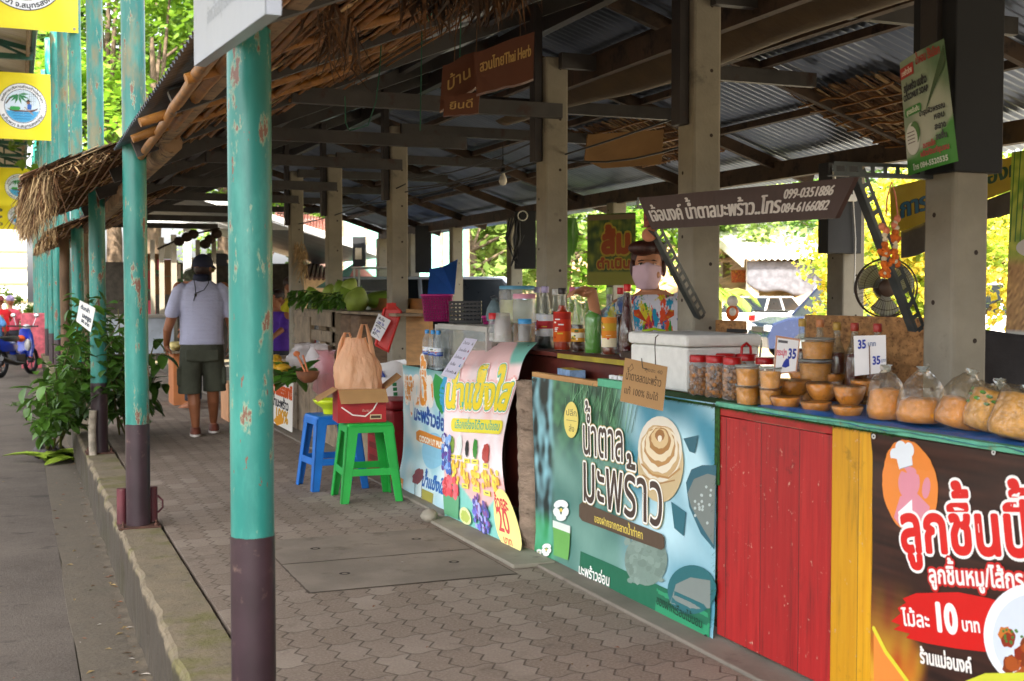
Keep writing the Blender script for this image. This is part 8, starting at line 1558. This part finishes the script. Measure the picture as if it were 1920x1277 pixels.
# ================================================================== parked cars
GLS = M('car_glass', '#14191e', .3, var=.05, bump=0, spec=.25); HUBM = M('wheel_alloy', '#9a9ca0', .35, metal=.7, var=.1)
def car(label, loc, rz, paint, kind='sedan', cat='car'):
    t = thing('parked_car', label, cat, loc, rz, 'cars parked beyond the stalls'); hw = .86
    if kind == 'sedan': L, belt, roof, cab = 4.4, .92, 1.46, (-1.75, -1.15, .45, 1.15); hood, trunk_ = .9, .98
    elif kind == 'suv': L, belt, roof, cab = 4.5, 1.02, 1.78, (-2.1, -1.85, .5, 1.15); hood, trunk_ = 1.02, 1.05
    else: L, belt, roof, cab = 5.1, 1.05, 1.76, (-.55, -.35, .75, 1.35); hood, trunk_ = 1.06, 1.08
    h = L / 2
    prof = [(-h, .42), (-h + .04, trunk_ - .12), (-h + .18, trunk_), (cab[0], belt + .03), (cab[3], belt), (h - .5, hood - .03), (h - .12, hood - .16), (h, .55), (h - .03, .3), (-h + .1, .28)]
    b = MB(); ns = len(prof); vs = []
    for k, (y, ins) in enumerate(((-hw, .06), (-hw + .07, 0), (hw - .07, 0), (hw, .06))):
        for (x, z) in prof: vs.append((x * (1 - ins * .06), y, .28 + (z - .28) * (1 - ins)))
    fs = [tuple(range(ns)), tuple(range(3 * ns, 4 * ns))[::-1]] + [(k * ns + i, (k + 1) * ns + i, (k + 1) * ns + (i + 1) % ns, k * ns + (i + 1) % ns) for k in range(3) for i in range(ns)]
    b.add(vs, fs); part('body', b, paint, t, bevel=.05)
    b = MB(); g = lambda k, s: [(cab[0], s * (hw - .05), belt), (cab[1], s * (hw - .2), roof - .04), (cab[2], s * (hw - .2), roof - .02), (cab[3], s * (hw - .05), belt)]
    l, r = g(0, -1), g(0, 1); b.add(l + r, [(0, 1, 2, 3), (7, 6, 5, 4), (0, 4, 5, 1), (3, 2, 6, 7)]); part('window', b, GLS, t)
    b = MB(); b.box((cab[1] - .02, -hw + .18, roof - .045), (cab[2] + .02, hw - .18, roof + .0)); [b.beam(V(x) , V(y), .06, .05, (0, 1, 0)) for s in (-1, 1) for x, y in ((g(0, s)[0], g(0, s)[1]), (g(0, s)[3], g(0, s)[2]), (((cab[1] + cab[2]) / 2, s * (hw - .045), belt), ((cab[1] + cab[2]) / 2 - .05, s * (hw - .195), roof - .03)))]; part('roof', b, paint, t, bevel=.015)
    for x in (-h + .85, h - .85):
        for s in (-1, 1): wh = part('wheel', MB().lathe([(.2, -.1), (.31, -.1), (.325, -.06), (.325, .06), (.31, .1), (.2, .1)], (x, s * (hw - .06), .325), 22, rotx(math.pi / 2)), RUB, t); part('rim', MB().lathe([(.001, .0), (.2, .02)], (x, s * (hw + .04), .325), 14, rotx(-math.pi / 2 * s)), HUBM, wh)
    for s in (-1, 1): part('tail_light', MB().box((-h - .012, s * .55, trunk_ - .28), (-h + .1, s * .82, trunk_ - .12)), M('red_lens', '#a01418', .2), t, bevel=.01); part('headlight', MB().box((h - .3, s * .5, hood - .34), (h - .01, s * .82, hood - .2)), M('lamp_glass', '#b0b4b8', .2), t, bevel=.02); part('mirror', MB().box((cab[3] - .35, s * (hw + .0), belt), (cab[3] - .2, s * (hw + .16), belt + .12)), paint, t, bevel=.02)
    part('number_plate', MB().box((-h - .014, -.2, .55), (-h - .002, .2, .68)), WHITEP, t); part('bumper', MB().box((-h - .06, -hw + .05, .35), (-h + .1, hw - .05, .5)), paint, t, bevel=.02); part('grille', MB().box((h - .07, -.45, hood - .36), (h + .0, .45, hood - .24)), BLACK, t, bevel=.01)
    if kind == 'pickup': part('cargo_bed', MB().box((-h + .12, -hw + .12, .9), (cab[0] - .08, hw - .12, belt + .035)), BLACK, t)
    return t
PW = M('white_car_paint', '#d4d4d4', .2, var=.03, bump=0, coat=.6); PB = M('dark_blue_car_paint', '#14203c', .25, var=.05, bump=0, coat=.35); PS = M('silver_car_paint', '#9ea8b8', .22, metal=.4, var=.04, bump=0, coat=.6); PD = M('charcoal_car_paint', '#2c3036', .2, var=.05, bump=0, coat=.7)
def cg(px, d): p = at_d(px, 560, d); return (p.x, p.y, -.2)
car('white saloon car parked with its tail to us, left of the pickup', cg(1436, 38), rad(30), PW); car('white pickup with a broad tailgate beside the dark blue car', cg(1578, 34), rad(3), PW, 'pickup', 'pickup'); car('dark blue car with its bonnet pointing left, cut by the far post', cg(1596, 28.5), rad(163), PB, 'suv'); car('silver blue car with a long window line behind the black crate', cg(880, 18.5), rad(-20), PS, 'suv'); car('charcoal car with a red tail light behind the magenta basket', cg(735, 19.5), rad(150), PD); car('white pickup glimpsed under the yellow blossom at far right', cg(1890, 27.0), rad(-20), PW, 'pickup', 'pickup'); car('blue grey van parked under the green awning, behind the dark blue car', cg(1600, 40), rad(60), M('blue_grey_paint', '#4f6f98', .2, var=.05, bump=0, coat=.6), 'suv', 'van')
